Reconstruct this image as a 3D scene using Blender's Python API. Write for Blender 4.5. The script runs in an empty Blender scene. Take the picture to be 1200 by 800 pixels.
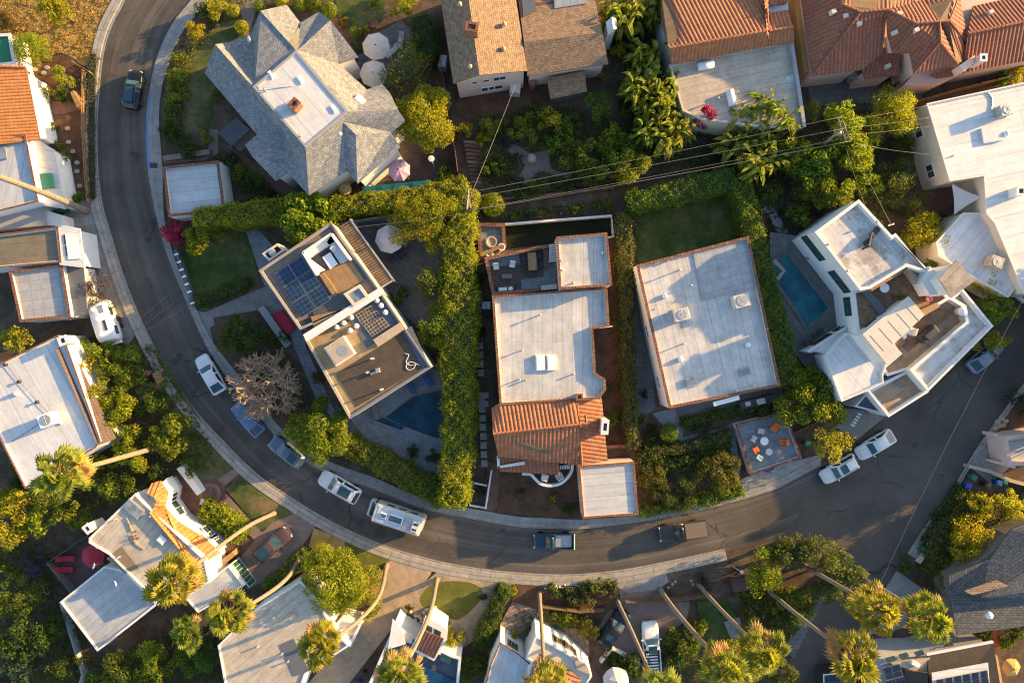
import bpy, bmesh, math, random
import numpy as np
from mathutils import Vector, Matrix
from mathutils.geometry import tessellate_polygon
random.seed(7); RNG = np.random.default_rng(7)
R = math.radians; PI = math.pi
C = bpy.context.scene.collection
SC = bpy.context.scene
CAMH = 80.0
def W(px, py, z=0.0):
    """survey point: plan position of a point seen at (px,py) on a sheet 0.1 m per unit, at height z"""
    k = 0.1 * (1 - z / CAMH)
    return Vector(((px - 600) * k, (400 - py) * k, z))
# ------------------------------------------------------------------ objects
ORG = {}; LOCAL = set()
def tag(o, label=None, cat=None, group=None, kind=None):
    if label: o['label'] = label
    if cat: o['category'] = cat
    if group: o['group'] = group
    if kind: o['kind'] = kind
    return o
def thing(name, label, cat, loc=(0, 0, 0), rot=None, group=None):
    o = bpy.data.objects.new(name, None); C.objects.link(o)
    o.empty_display_size = .3; o.location = loc
    ORG[o.name] = Vector(loc)
    if rot is not None:
        o.rotation_euler = (0, 0, rot); LOCAL.add(o.name)
    return tag(o, label, cat, group)
class MB:
    def __init__(s): s.v = []; s.f = []; s.uvd = None; s.sm = False
    def add(s, vs, fs):
        b = len(s.v); s.v += [tuple(v) for v in vs]; s.f += [[b + i for i in f] for f in fs]; return s
    def poly(s, pts): return s.add(pts, [list(range(len(pts)))])
    def prism(s, pts, z0, z1, bottom=False, top=True):
        n = len(pts); a = area2(pts)
        if a < 0: pts = pts[::-1]
        vs = [(p[0], p[1], z0) for p in pts] + [(p[0], p[1], z1) for p in pts]
        fs = [[i, (i + 1) % n, n + (i + 1) % n, n + i] for i in range(n)]
        if top: fs.append([n + i for i in range(n)])
        if bottom: fs.append([n - 1 - i for i in range(n)])
        return s.add(vs, fs)
    def slab(s, pts, th):
        """3d polygon given thickness downwards"""
        n = len(pts)
        if area2(pts) < 0: pts = pts[::-1]
        vs = [tuple(p) for p in pts] + [(p[0], p[1], p[2] - th) for p in pts]
        fs = [list(range(n)), [2 * n - 1 - i for i in range(n)]]
        fs += [[(i + 1) % n, i, n + i, n + (i + 1) % n] for i in range(n)]
        return s.add(vs, fs)
    def ring(s, outer, inner, z0, z1):
        n = len(outer)
        vs = [(p[0], p[1], z) for z in (z0, z1) for p in outer] + [(p[0], p[1], z) for z in (z0, z1) for p in inner]
        fs = []
        for i in range(n):
            j = (i + 1) % n
            fs += [[i, j, n + j, n + i], [n + i, n + j, 3 * n + j, 3 * n + i], [2 * n + j, 2 * n + i, 3 * n + i, 3 * n + j], [j, i, 2 * n + i, 2 * n + j]]
        return s.add(vs, fs)
    def box(s, c, sx, sy, sz, a=0.0, taper=1.0, bev=0.0):
        """base-centred box, a = turn in radians"""
        c = Vector(c); ca, sa = math.cos(a), math.sin(a)
        def P(x, y, z): return (c.x + x * ca - y * sa, c.y + x * sa + y * ca, c.z + z)
        hx, hy = sx / 2, sy / 2
        if bev <= 0:
            t = taper
            vs = [P(-hx, -hy, 0), P(hx, -hy, 0), P(hx, hy, 0), P(-hx, hy, 0), P(-hx * t, -hy * t, sz), P(hx * t, -hy * t, sz), P(hx * t, hy * t, sz), P(-hx * t, hy * t, sz)]
            return s.add(vs, [[3, 2, 1, 0], [4, 5, 6, 7], [0, 1, 5, 4], [1, 2, 6, 5], [2, 3, 7, 6], [3, 0, 4, 7]])
        b = bev; vs = []
        for z, i in ((0, b), (b, 0), (sz - b, 0), (sz, b)):
            for (x, y) in ((-hx + b, -hy), (hx - b, -hy), (hx, -hy + b), (hx, hy - b), (hx - b, hy), (-hx + b, hy), (-hx, hy - b), (-hx, -hy + b)):
                fx = (hx - i) / hx; fy = (hy - i) / hy
                vs.append(P(x * fx, y * fy, z))
        fs = [[7 - i for i in range(8)], [24 + i for i in range(8)]]
        for k in range(3):
            for i in range(8): fs.append([k * 8 + i, k * 8 + (i + 1) % 8, k * 8 + 8 + (i + 1) % 8, k * 8 + 8 + i])
        return s.add(vs, fs)
    def tube(s, path, rad, n=6, cap=True):
        path = [Vector(p) for p in path]
        if not hasattr(rad, '__len__'): rad = [rad] * len(path)
        vs = []; m = len(path)
        for i, p in enumerate(path):
            d = (path[min(i + 1, m - 1)] - path[max(i - 1, 0)])
            d = d.normalized() if d.length > 1e-9 else Vector((0, 0, 1))
            u = d.cross(Vector((0, 0, 1)) if abs(d.z) < .9 else Vector((1, 0, 0))).normalized(); w = d.cross(u)
            for k in range(n):
                a = 2 * PI * k / n
                vs.append(p + (u * math.cos(a) + w * math.sin(a)) * rad[i])
        fs = [[i * n + k, i * n + (k + 1) % n, (i + 1) * n + (k + 1) % n, (i + 1) * n + k] for i in range(m - 1) for k in range(n)]
        if cap: fs += [[n - 1 - k for k in range(n)], [(m - 1) * n + k for k in range(n)]]
        return s.add(vs, fs)
    def lathe(s, c, prof, n=16, a0=0.0, sx=1.0, sy=1.0):
        c = Vector(c); vs = []; m = len(prof)
        for r, z in prof:
            for k in range(n):
                a = a0 + 2 * PI * k / n
                vs.append((c.x + r * sx * math.cos(a), c.y + r * sy * math.sin(a), c.z + z))
        fs = [[i * n + k, i * n + (k + 1) % n, (i + 1) * n + (k + 1) % n, (i + 1) * n + k] for i in range(m - 1) for k in range(n)]
        if prof[0][0] > 1e-4: fs.append([n - 1 - k for k in range(n)])
        if prof[-1][0] > 1e-4: fs.append([(m - 1) * n + k for k in range(n)])
        return s.add(vs, fs)
    def build(s, name, mat, parent=None, smooth=False, uva=0.0):
        return build(name, s.v, s.f, mat, parent, smooth, uva)
def build(name, v, f, mat, parent=None, smooth=False, uva=0.0, uvs=None):
    off = Vector((0, 0, 0)); local = False
    if parent is not None:
        off = ORG.get(parent.name, Vector((0, 0, 0))); local = parent.name in LOCAL
    v = np.asarray(v, dtype=float).reshape(-1, 3)
    wv = v
    if parent is not None and not local: v = v - np.array(off)
    top = parent is None and len(v) > 0
    if top:
        base = np.array([(v[:, 0].min() + v[:, 0].max()) / 2, (v[:, 1].min() + v[:, 1].max()) / 2, v[:, 2].min()])
        v = v - base
    me = bpy.data.meshes.new(name)
    me.from_pydata(v.tolist(), [], f)
    if uvs is not None:
        ul = me.uv_layers.new(name='uv'); ul.data.foreach_set('uv', np.asarray(uvs, dtype=np.float32).ravel())
    elif uva is not None:
        me.update(); auto_uv(me, wv, uva)
    if smooth: me.polygons.foreach_set('use_smooth', [True] * len(me.polygons))
    if mat is not None: me.materials.append(mat)
    me.update()
    o = bpy.data.objects.new(name, me); C.objects.link(o)
    if top:
        o.location = base; ORG[o.name] = Vector(base)
    if parent is not None:
        o.parent = parent; ORG[o.name] = off
        if local: LOCAL.add(o.name)
    return o
def auto_uv(me, wv, ang):
    ul = me.uv_layers.new(name='uv')
    n = len(me.loops); li = np.zeros(n, dtype=np.int32); me.loops.foreach_get('vertex_index', li)
    co = wv[li]
    pn = np.zeros(len(me.polygons) * 3); me.polygons.foreach_get('normal', pn); pn = pn.reshape(-1, 3)
    lt = np.zeros(len(me.polygons), dtype=np.int32); me.polygons.foreach_get('loop_total', lt)
    nn = np.repeat(pn, lt, axis=0)
    t = np.stack([-nn[:, 1], nn[:, 0], np.zeros(n)], axis=1); ln = np.linalg.norm(t, axis=1)
    flat = ln < .06
    t[flat] = (math.cos(ang), math.sin(ang), 0); ln[flat] = 1
    t /= ln[:, None]
    bb = np.cross(nn, t)
    uv = np.stack([(co * t).sum(1), (co * bb).sum(1)], axis=1)
    ul.data.foreach_set('uv', uv.astype(np.float32).ravel())
def copy_tree(o, parent=None):
    c = o.copy(); C.objects.link(c)
    if parent is not None: c.parent = parent
    for ch in list(o.children): copy_tree(ch, c)
    return c
# ------------------------------------------------------------------ 2d helpers
def area2(p): return sum(p[i][0] * p[(i + 1) % len(p)][1] - p[(i + 1) % len(p)][0] * p[i][1] for i in range(len(p))) / 2
def inset(p, d):
    """offset a closed polygon inwards by d (outwards if negative), mitred"""
    p = [Vector((q[0], q[1])) for q in p]; sg = 1 if area2(p) > 0 else -1; n = len(p); out = []
    for i in range(n):
        a, b, c = p[i - 1], p[i], p[(i + 1) % n]
        e1 = (b - a).normalized(); e2 = (c - b).normalized()
        n1 = Vector((-e1.y, e1.x)) * sg; n2 = Vector((-e2.y, e2.x)) * sg
        m = n1 + n2; k = 1 + n1.dot(n2)
        m = m / k if k > .25 else n1
        out.append(b + m * d)
    return out
def spline(pts, n=8, closed=False):
    pts = [Vector(p) for p in pts]; m = len(pts); out = []
    rng = range(m) if closed else range(m - 1)
    for i in rng:
        p1, p2 = pts[i], pts[(i + 1) % m]
        p0 = pts[i - 1] if (i > 0 or closed) else p1 * 2 - p2
        p3 = pts[(i + 2) % m] if (i + 2 < m or closed) else p2 * 2 - p1
        for k in range(n):
            t = k / n
            out.append(.5 * ((2 * p1) + (p2 - p0) * t + (2 * p0 - 5 * p1 + 4 * p2 - p3) * t * t + (3 * p1 - p0 - 3 * p2 + p3) * t ** 3))
    if not closed: out.append(pts[-1])
    return out
def resample(pts, n):
    pts = [Vector(p) for p in pts]; L = [0]
    for a, b in zip(pts, pts[1:]): L.append(L[-1] + (b - a).length)
    out = []; j = 0
    for k in range(n):
        d = L[-1] * k / (n - 1)
        while j < len(L) - 2 and L[j + 1] < d: j += 1
        t = (d - L[j]) / max(L[j + 1] - L[j], 1e-9); out.append(pts[j].lerp(pts[j + 1], min(t, 1)))
    return out
def offs(pts, d):
    out = []; m = len(pts)
    for i in range(m):
        e = (Vector(pts[min(i + 1, m - 1)][:2]) - Vector(pts[max(i - 1, 0)][:2])).normalized()
        dd = d[i] if hasattr(d, '__len__') else d
        out.append(Vector((pts[i][0] - e.y * dd, pts[i][1] + e.x * dd)))
    return out
def in_poly(x, y, poly):
    c = np.zeros(len(x), dtype=bool); n = len(poly)
    for i in range(n):
        x1, y1 = poly[i][0], poly[i][1]; x2, y2 = poly[i - 1][0], poly[i - 1][1]
        if y1 == y2: continue
        k = ((y1 > y) != (y2 > y)) & (x < (x2 - x1) * (y - y1) / (y2 - y1) + x1)
        c ^= k
    return c
# ------------------------------------------------------------------ materials
def newmat(name):
    m = bpy.data.materials.new(name); m.use_nodes = True; nt = m.node_tree
    return m, nt, nt.nodes['Principled BSDF']
def nd(nt, t, **kw):
    n = nt.nodes.new(t)
    for k, v in kw.items():
        if k in n.inputs: n.inputs[k].default_value = v
        else: setattr(n, k, v)
    return n
def lk(nt, a, b): nt.links.new(a, b)
def col(c): return (c[0], c[1], c[2], 1)
def mixc(nt, fac, a, b, mode='MIX'):
    m = nt.nodes.new('ShaderNodeMix'); m.data_type = 'RGBA'; m.blend_type = mode
    for s, v in ((m.inputs[0], fac), (m.inputs[6], a), (m.inputs[7], b)):
        if hasattr(v, 'is_linked'): lk(nt, v, s)
        elif hasattr(v, '__len__'): s.default_value = col(v)
        else: s.default_value = v
    return m.outputs[2]
def ramp(nt, src, stops):
    r = nt.nodes.new('ShaderNodeValToRGB'); e = r.color_ramp.elements
    e[0].position, e[0].color = stops[0][0], col(stops[0][1]); e[1].position, e[1].color = stops[-1][0], col(stops[-1][1])
    for p, c in stops[1:-1]:
        x = e.new(p); x.color = col(c)
    lk(nt, src, r.inputs[0]); return r.outputs[0]
def noise(nt, scale, detail=4, src=None, rough=.6):
    n = nd(nt, 'ShaderNodeTexNoise', Scale=scale, Detail=detail, Roughness=rough)
    if src is not None: lk(nt, src, n.inputs['Vector'])
    return n.outputs['Fac']
def bump(nt, bs, h, strength, dist=.05):
    b = nd(nt, 'ShaderNodeBump', Strength=strength, Distance=dist); lk(nt, h, b.inputs['Height']); lk(nt, b.outputs[0], bs.inputs['Normal'])
def world_pos(nt): return nt.nodes.new('ShaderNodeNewGeometry').outputs['Position']
def uvn(nt): return nt.nodes.new('ShaderNodeTexCoord').outputs['UV']
def g3(v): return (v, v, v)
def M(name, c, rough=.8, var=.2, scale=1.5, bmp=0.0, bscale=20, metal=0, spec=None, dirt=0.0):
    """plain procedural surface: base colour broken up by two noises"""
    m, nt, bs = newmat(name); p = world_pos(nt)
    n1 = noise(nt, scale, 5, p); n2 = noise(nt, scale * 9, 3, p)
    f = nd(nt, 'ShaderNodeMath', operation='ADD'); lk(nt, n1, f.inputs[0]); lk(nt, n2, f.inputs[1])
    h = nd(nt, 'ShaderNodeMath', operation='MULTIPLY'); h.inputs[1].default_value = .5; lk(nt, f.outputs[0], h.inputs[0])
    lo = tuple(x * (1 - var * 1.6) for x in c); hi = tuple(min(x * (1 + var * 1.2), .95) for x in c)
    cc = ramp(nt, h.outputs[0], [(.3, lo), (.5, c), (.7, hi)])
    if dirt:
        d = noise(nt, .35, 5, p); dd = ramp(nt, d, [(.5, g3(0)), (.72, g3(1))])
        cc = mixc(nt, dd, cc, tuple(x * (1 - dirt) for x in c))
    lk(nt, cc, bs.inputs['Base Color']); bs.inputs['Roughness'].default_value = rough; bs.inputs['Metallic'].default_value = metal
    if spec is not None: bs.inputs['Specular IOR Level'].default_value = spec
    if bmp: bump(nt, bs, noise(nt, bscale, 3, p), bmp)
    return m
def M_brick(name, c1, c2, mortar, bw, rh, ms=.02, rough=.85, var=.35, off=.5, bmp=.3, stain=.0, nscale=1.2):
    """courses (shingles, pavers, planks, panels, seams) laid in metres on the part's own uv"""
    m, nt, bs = newmat(name); uv = uvn(nt)
    b = nd(nt, 'ShaderNodeTexBrick', Scale=1.0, offset=off); lk(nt, uv, b.inputs['Vector'])
    b.inputs['Color1'].default_value = col(c1); b.inputs['Color2'].default_value = col(c2); b.inputs['Mortar'].default_value = col(mortar)
    b.inputs['Mortar Size'].default_value = ms; b.inputs['Brick Width'].default_value = bw; b.inputs['Row Height'].default_value = rh
    b.inputs['Mortar Smooth'].default_value = .3
    p = world_pos(nt); n = noise(nt, nscale, 6, p, .7)
    v = ramp(nt, n, [(.25, g3(1 - var)), (.75, g3(1 + var * .6))])
    cc = mixc(nt, 1.0, b.outputs['Color'], v, 'MULTIPLY')
    if stain:
        d = noise(nt, .5, 6, p, .7); dd = ramp(nt, d, [(.5, g3(0)), (.75, g3(stain))])
        cc = mixc(nt, dd, cc, tuple(x * .35 for x in c1))
    lk(nt, cc, bs.inputs['Base Color']); bs.inputs['Roughness'].default_value = rough
    if bmp: bump(nt, bs, b.outputs['Fac'], -bmp, .03)
    return m
def M_membrane(name, c, seam=1.1, var=.12, stain=.35, stainc=None):
    """rolled roofing: sheets with lapped seams, ponding stains and patches"""
    m, nt, bs = newmat(name); uv = uvn(nt); p = world_pos(nt)
    b = nd(nt, 'ShaderNodeTexBrick', Scale=1.0, offset=.37); lk(nt, uv, b.inputs['Vector'])
    b.inputs['Color1'].default_value = col(tuple(x * 1.04 for x in c)); b.inputs['Color2'].default_value = col(tuple(x * .92 for x in c))
    b.inputs['Mortar'].default_value = col(tuple(x * .5 for x in c)); b.inputs['Mortar Size'].default_value = .028
    b.inputs['Brick Width'].default_value = 60.0; b.inputs['Row Height'].default_value = seam; b.inputs['Mortar Smooth'].default_value = .6
    n = noise(nt, .8, 7, p, .7); v = ramp(nt, n, [(.3, g3(1 - var * 2)), (.7, g3(1 + var))])
    cc = mixc(nt, 1.0, b.outputs['Color'], v, 'MULTIPLY')
    d = noise(nt, .28, 7, p, .72); dd = ramp(nt, d, [(.52, g3(0)), (.6, g3(stain * .6)), (.8, g3(stain))])
    cc = mixc(nt, dd, cc, stainc or tuple(x * y for x, y in zip(c, (.5, .46, .42))))
    mp = nd(nt, 'ShaderNodeMapping'); mp.inputs['Scale'].default_value = (.22, 2.6, 1); lk(nt, uv, mp.inputs[0])
    sk = noise(nt, 1.0, 6, mp.outputs[0], .7); cc = mixc(nt, 1.0, cc, ramp(nt, sk, [(.3, g3(.82)), (.7, g3(1.1))]), 'MULTIPLY')
    vo = nd(nt, 'ShaderNodeTexVoronoi', Scale=.9); lk(nt, p, vo.inputs['Vector']); sp = ramp(nt, vo.outputs['Distance'], [(.03, g3(.7)), (.09, g3(0))]); cc = mixc(nt, sp, cc, tuple(x * .45 for x in c))
    n3 = noise(nt, 14, 3, p); v3 = ramp(nt, n3, [(.3, g3(.86)), (.7, g3(1.08))])
    cc = mixc(nt, 1.0, cc, v3, 'MULTIPLY')
    lk(nt, cc, bs.inputs['Base Color']); bs.inputs['Roughness'].default_value = .75
    bump(nt, bs, b.outputs['Fac'], -.3, .02)
    return m
def M_leaf(name, dark, light, tr=.5, spread=1.0):
    m, nt, bs = newmat(name)
    g = nt.nodes.new('ShaderNodeNewGeometry')
    n = noise(nt, .8, 4, g.outputs['Position'])
    a = nd(nt, 'ShaderNodeMath', operation='MULTIPLY_ADD'); lk(nt, g.outputs['Random Per Island'], a.inputs[0]); a.inputs[1].default_value = .6; lk(nt, n, a.inputs[2])
    s = nd(nt, 'ShaderNodeMath', operation='SUBTRACT'); lk(nt, a.outputs[0], s.inputs[0]); s.inputs[1].default_value = .35
    cc = ramp(nt, s.outputs[0], [(.05, dark), (.55, tuple((x + y) / 2 for x, y in zip(dark, light))), (.95, light)])
    oi = nt.nodes.new('ShaderNodeObjectInfo'); cc = mixc(nt, 1.0, cc, ramp(nt, oi.outputs['Random'], [(0, (1.16, .99, .8)), (.5, (1, 1, .95)), (1, (.8, .95, 1.05))]), 'MULTIPLY')
    lk(nt, cc, bs.inputs['Base Color']); bs.inputs['Roughness'].default_value = .6; bs.inputs['Specular IOR Level'].default_value = .25
    t = nt.nodes.new('ShaderNodeBsdfTranslucent'); c2 = mixc(nt, 1.0, cc, (1.9, 1.9, .5), 'MULTIPLY'); lk(nt, c2, t.inputs[0])
    mx = nt.nodes.new('ShaderNodeMixShader'); mx.inputs[0].default_value = tr
    lk(nt, bs.outputs[0], mx.inputs[1]); lk(nt, t.outputs[0], mx.inputs[2]); lk(nt, mx.outputs[0], nt.nodes['Material Output'].inputs[0])
    return m
# ------------------------------------------------------------------ the materials of the place
def m_asphalt():
    m, nt, bs = newmat('asphalt'); uv = uvn(nt); p = world_pos(nt)
    sx = nt.nodes.new('ShaderNodeSeparateXYZ'); lk(nt, uv, sx.inputs[0])
    # long worn wheel tracks: noise stretched along the road (u = metres along, v = metres across)
    mp = nd(nt, 'ShaderNodeMapping'); mp.inputs['Scale'].default_value = (.018, .75, 1); lk(nt, uv, mp.inputs[0])
    t = noise(nt, 1.0, 4, mp.outputs[0], .6)
    mp2 = nd(nt, 'ShaderNodeMapping'); mp2.inputs['Scale'].default_value = (.05, 2.6, 1); lk(nt, uv, mp2.inputs[0])
    t2 = noise(nt, 1.0, 5, mp2.outputs[0], .65)
    base = ramp(nt, t, [(.32, (.06, .052, .046)), (.5, (.076, .066, .056)), (.64, (.108, .093, .077))])
    v2 = ramp(nt, t2, [(.3, g3(.86)), (.7, g3(1.16))]); cc = mixc(nt, 1.0, base, v2, 'MULTIPLY')
    n3 = noise(nt, .16, 5, p, .65); v3 = ramp(nt, n3, [(.3, g3(.7)), (.7, g3(1.42))]); cc = mixc(nt, 1.0, cc, v3, 'MULTIPLY')
    n4 = noise(nt, 9, 4, p, .7); v4 = ramp(nt, n4, [(.3, g3(.8)), (.7, g3(1.22))]); cc = mixc(nt, 1.0, cc, v4, 'MULTIPLY')
    # fine cracks and darker sealed patches
    wn = nd(nt, 'ShaderNodeTexNoise', Scale=.5, Detail=6); lk(nt, p, wn.inputs['Vector'])
    wp = mixc(nt, .9, p, wn.outputs['Color'], 'ADD')
    vo = nd(nt, 'ShaderNodeTexVoronoi', Scale=.17); vo.feature = 'DISTANCE_TO_EDGE'; lk(nt, wp, vo.inputs['Vector'])
    cr = ramp(nt, vo.outputs['Distance'], [(0, g3(1)), (.004, g3(.8)), (.012, g3(0))])
    gate = ramp(nt, noise(nt, .13, 2, p), [(.47, g3(0)), (.6, g3(.8))]); cg = mixc(nt, 1.0, cr, gate, 'MULTIPLY')
    cc = mixc(nt, cg, cc, (.018, .017, .017))
    pt = ramp(nt, noise(nt, .3, 2, p), [(.66, g3(0)), (.7, g3(.55))]); cc = mixc(nt, pt, cc, (.028, .027, .029))
    lk(nt, cc, bs.inputs['Base Color']); bs.inputs['Roughness'].default_value = .82; bs.inputs['Specular IOR Level'].default_value = .35
    bump(nt, bs, n4, .25, .02)
    return m
def m_ground(name, stops, scale=.5, fine=7, bmp=.4, specks=None):
    m, nt, bs = newmat(name); p = world_pos(nt)
    n = noise(nt, scale, 7, p, .7); cc = ramp(nt, n, stops)
    n2 = noise(nt, fine, 5, p, .75); v = ramp(nt, n2, [(.28, g3(.55)), (.72, g3(1.45))]); cc = mixc(nt, 1.0, cc, v, 'MULTIPLY')
    if specks:
        vo = nd(nt, 'ShaderNodeTexVoronoi', Scale=4.5); lk(nt, p, vo.inputs['Vector'])
        k = ramp(nt, vo.outputs['Distance'], [(.12, g3(1)), (.22, g3(0))])
        gate = ramp(nt, noise(nt, 1.1, 3, p), [(.5, g3(0)), (.6, g3(.8))]); cc = mixc(nt, mixc(nt, 1.0, k, gate, 'MULTIPLY'), cc, specks)
    lk(nt, cc, bs.inputs['Base Color']); bs.inputs['Roughness'].default_value = .95; bs.inputs['Specular IOR Level'].default_value = .15
    bump(nt, bs, n2, bmp, .08)
    return m
def m_glass(name, c=(.02, .035, .04), rough=.06):
    m, nt, bs = newmat(name); p = world_pos(nt)
    cc = ramp(nt, noise(nt, 1.3, 2, p), [(.3, c), (.7, tuple(x * 2.2 for x in c))])
    lk(nt, cc, bs.inputs['Base Color']); bs.inputs['Roughness'].default_value = rough; bs.inputs['Specular IOR Level'].default_value = .9
    return m
def m_paint(name, c, rough=.3, coat=.2, dirt=.1, metal=0.0):
    m, nt, bs = newmat(name); p = world_pos(nt)
    d = noise(nt, 1.8, 5, p, .7); cc = ramp(nt, d, [(.35, tuple(x * (1 - dirt * 1.8) for x in c)), (.7, c)])
    lk(nt, cc, bs.inputs['Base Color']); bs.inputs['Roughness'].default_value = rough; bs.inputs['Metallic'].default_value = metal
    bs.inputs['Coat Weight'].default_value = coat; bs.inputs['Specular IOR Level'].default_value = .35; bs.inputs['Coat Roughness'].default_value = .05
    return m
def m_water(name, c):
    m, nt, bs = newmat(name); p = world_pos(nt)
    cc = ramp(nt, noise(nt, .5, 3, p), [(.35, tuple(x * .6 for x in c)), (.65, tuple(x * 1.35 for x in c))])
    lk(nt, cc, bs.inputs['Base Color']); bs.inputs['Roughness'].default_value = .06; bs.inputs['IOR'].default_value = 1.33
    bump(nt, bs, noise(nt, 1.3, 4, p), .35, .06)
    return m
def m_tile(name, c1, c2, c3):
    """clay barrel tile: colour per course and per pan, weathering"""
    m, nt, bs = newmat(name); uv = uvn(nt); p = world_pos(nt)
    b = nd(nt, 'ShaderNodeTexBrick', Scale=1.0, offset=0.0); lk(nt, uv, b.inputs['Vector'])
    b.inputs['Color1'].default_value = col(c1); b.inputs['Color2'].default_value = col(c2); b.inputs['Mortar'].default_value = col(tuple(x * .35 for x in c1))
    b.inputs['Mortar Size'].default_value = .022; b.inputs['Brick Width'].default_value = .44; b.inputs['Row Height'].default_value = .42; b.inputs['Mortar Smooth'].default_value = .5
    n = noise(nt, 1.6, 5, p, .7); cc = mixc(nt, ramp(nt, n, [(.45, g3(0)), (.75, g3(.8))]), b.outputs['Color'], c3)
    n2 = noise(nt, 12, 3, p); cc = mixc(nt, 1.0, cc, ramp(nt, n2, [(.3, g3(.75)), (.7, g3(1.2))]), 'MULTIPLY')
    lk(nt, cc, bs.inputs['Base Color']); bs.inputs['Roughness'].default_value = .8
    return m
def m_trunk():
    m, nt, bs = newmat('palm trunk'); p = world_pos(nt)
    w = nd(nt, 'ShaderNodeTexWave', Scale=1.6, Distortion=1.5, Detail=3); w.bands_direction = 'Z'; lk(nt, p, w.inputs['Vector'])
    cc = ramp(nt, w.outputs['Fac'], [(.1, (.13, .1, .075)), (.5, (.25, .195, .145)), (.9, (.34, .27, .2))])
    cc = mixc(nt, 1.0, cc, ramp(nt, noise(nt, 5, 5, p, .7), [(.3, g3(.6)), (.7, g3(1.25))]), 'MULTIPLY')
    lk(nt, cc, bs.inputs['Base Color']); bs.inputs['Roughness'].default_value = .95; bump(nt, bs, w.outputs['Fac'], .5, .05); return m
ASPH = m_asphalt()
DIRT = m_ground('mulch soil', [(.3, (.05, .035, .025)), (.5, (.095, .066, .047)), (.7, (.16, .115, .08))], .45, 6, .5)
REDDIRT = m_ground('reddish soil', [(.3, (.06, .032, .02)), (.5, (.105, .058, .036)), (.7, (.15, .085, .055))], .5, 6, .5, specks=(.2, .14, .1))
DRYGR = m_ground('dry grass', [(.3, (.2, .12, .035)), (.5, (.36, .23, .07)), (.7, (.48, .33, .12))], .35, 9, .8)
LAWN = m_ground('lawn', [(.36, (.045, .06, .02)), (.46, (.075, .095, .03)), (.55, (.13, .115, .055)), (.64, (.19, .145, .08))], .3, 11, .8)
LAWNG = m_ground('green lawn', [(.36, (.035, .055, .016)), (.47, (.055, .085, .022)), (.55, (.09, .1, .035)), (.64, (.15, .12, .065))], .3, 11, .8)
LAWNY = m_ground('sunny lawn', [(.3, (.075, .085, .02)), (.55, (.12, .13, .03)), (.72, (.24, .19, .07))], .4, 10, .8)
TURF = m_ground('turf', [(.3, (.008, .012, .006)), (.7, (.014, .02, .009))], .5, 12, .3)
GRAVEL = m_ground('gravel', [(.3, (.2, .16, .12)), (.5, (.3, .245, .185)), (.7, (.4, .33, .25))], .6, 8, .8, specks=(.46, .4, .33))
CONC = M_brick('pavement', (.3, .285, .265), (.26, .248, .235), (.13, .12, .11), 1.6, 1.5, .02, .9, .3, 0.0, .2, .4)
KERB = M_brick('kerb', (.36, .335, .3), (.3, .28, .25), (.12, .11, .1), 2.4, 5.0, .03, .9, .35, 0.0, .2, .4)
DRIVE = M_brick('driveway', (.22, .205, .19), (.2, .188, .175), (.12, .11, .1), 3.2, 3.0, .02, .9, .3, 0.0, .2, .5)
TANDRIVE = M_brick('tan driveway', (.42, .31, .205), (.37, .275, .185), (.2, .15, .11), 3.4, 3.4, .02, .9, .3, 0.0, .2, .45)
PINKDRIVE = M_brick('dusty pink driveway', (.21, .155, .13), (.19, .142, .12), (.13, .095, .08), 2.6, 2.6, .02, .9, .28, 0.0, .2, .35)
BRICKP = M_brick('brick paving', (.19, .085, .06), (.14, .065, .05), (.09, .06, .05), .4, .2, .02, .85, .4, .5, .3, .3)
DKBRICK = M_brick('brown paving', (.12, .08, .065), (.09, .06, .05), (.05, .04, .035), .5, .25, .02, .85, .35, .5, .3, .3)
SLATE = M_brick('slate paving', (.14, .135, .13), (.1, .1, .1), (.06, .06, .06), .9, .6, .025, .6, .35, .5, .2, .2)
BLUEP = M_brick('blue grey paving', (.2, .22, .24), (.17, .19, .21), (.11, .12, .13), 1.1, .5, .02, .8, .35, .5, .2, .35)
FLAG = M_brick('flagstone', (.32, .24, .18), (.26, .19, .15), (.12, .09, .07), 1.1, .9, .06, .9, .3, .5, .3, .2)
STEPST = M('stepping stone', (.3, .29, .275), .85, .2)
DECK = M_brick('deck boards', (.15, .1, .068), (.11, .073, .05), (.03, .02, .016), 4.0, .16, .018, .7, .35, .5, .3, .2)
GOLDECK = M_brick('gold brown roof', (.36, .25, .125), (.33, .23, .12), (.25, .175, .09), 3.0, 2.0, .01, .75, .3, .5, .1, .4)
GRIDROOF = M_brick('brown ballast roof', (.085, .06, .04), (.07, .05, .035), (.05, .037, .028), 1.2, .34, .02, .8, .35, 0.0, .3, .35)
HERR = M_brick('herringbone deck tiles', (.3, .17, .09), (.17, .1, .056), (.045, .03, .024), .95, .26, .015, .7, .4, .5, .3, .25)
WHITEROOF = M_membrane('white membrane roof', (.55, .53, .505))
GREYROOF = M_membrane('grey membrane roof', (.4, .395, .39), 1.0, .14)
GREYROOF_B = M_membrane('plain grey membrane roof', (.5, .51, .52), 1.3, .08, .15)
BRIGHTROOF = M_membrane('bright white coated roof', (.66, .65, .635), 2.2, .06, .2)
TANROOF = M_membrane('tan cap sheet roof', (.5, .43, .34), .9, .14)
STAINROOF = M_membrane('stained white roof', (.58, .57, .55), 1.2, .12, 1.0, (.2, .14, .09))
BROWNSTAIN = M_membrane('brown stained roof', (.42, .29, .18), 1.2, .2, .8, (.1, .08, .06))
SQGRID = M_brick('grey roof pavers', (.36, .37, .38), (.33, .34, .35), (.23, .235, .24), 1.15, 1.1, .03, .8, .25, 0.0, .2, .25)
SHING = M_brick('blue grey shingles', (.27, .28, .295), (.17, .18, .2), (.1, .105, .11), .38, .24, .022, .9, .45, .5, .5, 0, 2.5)
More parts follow.
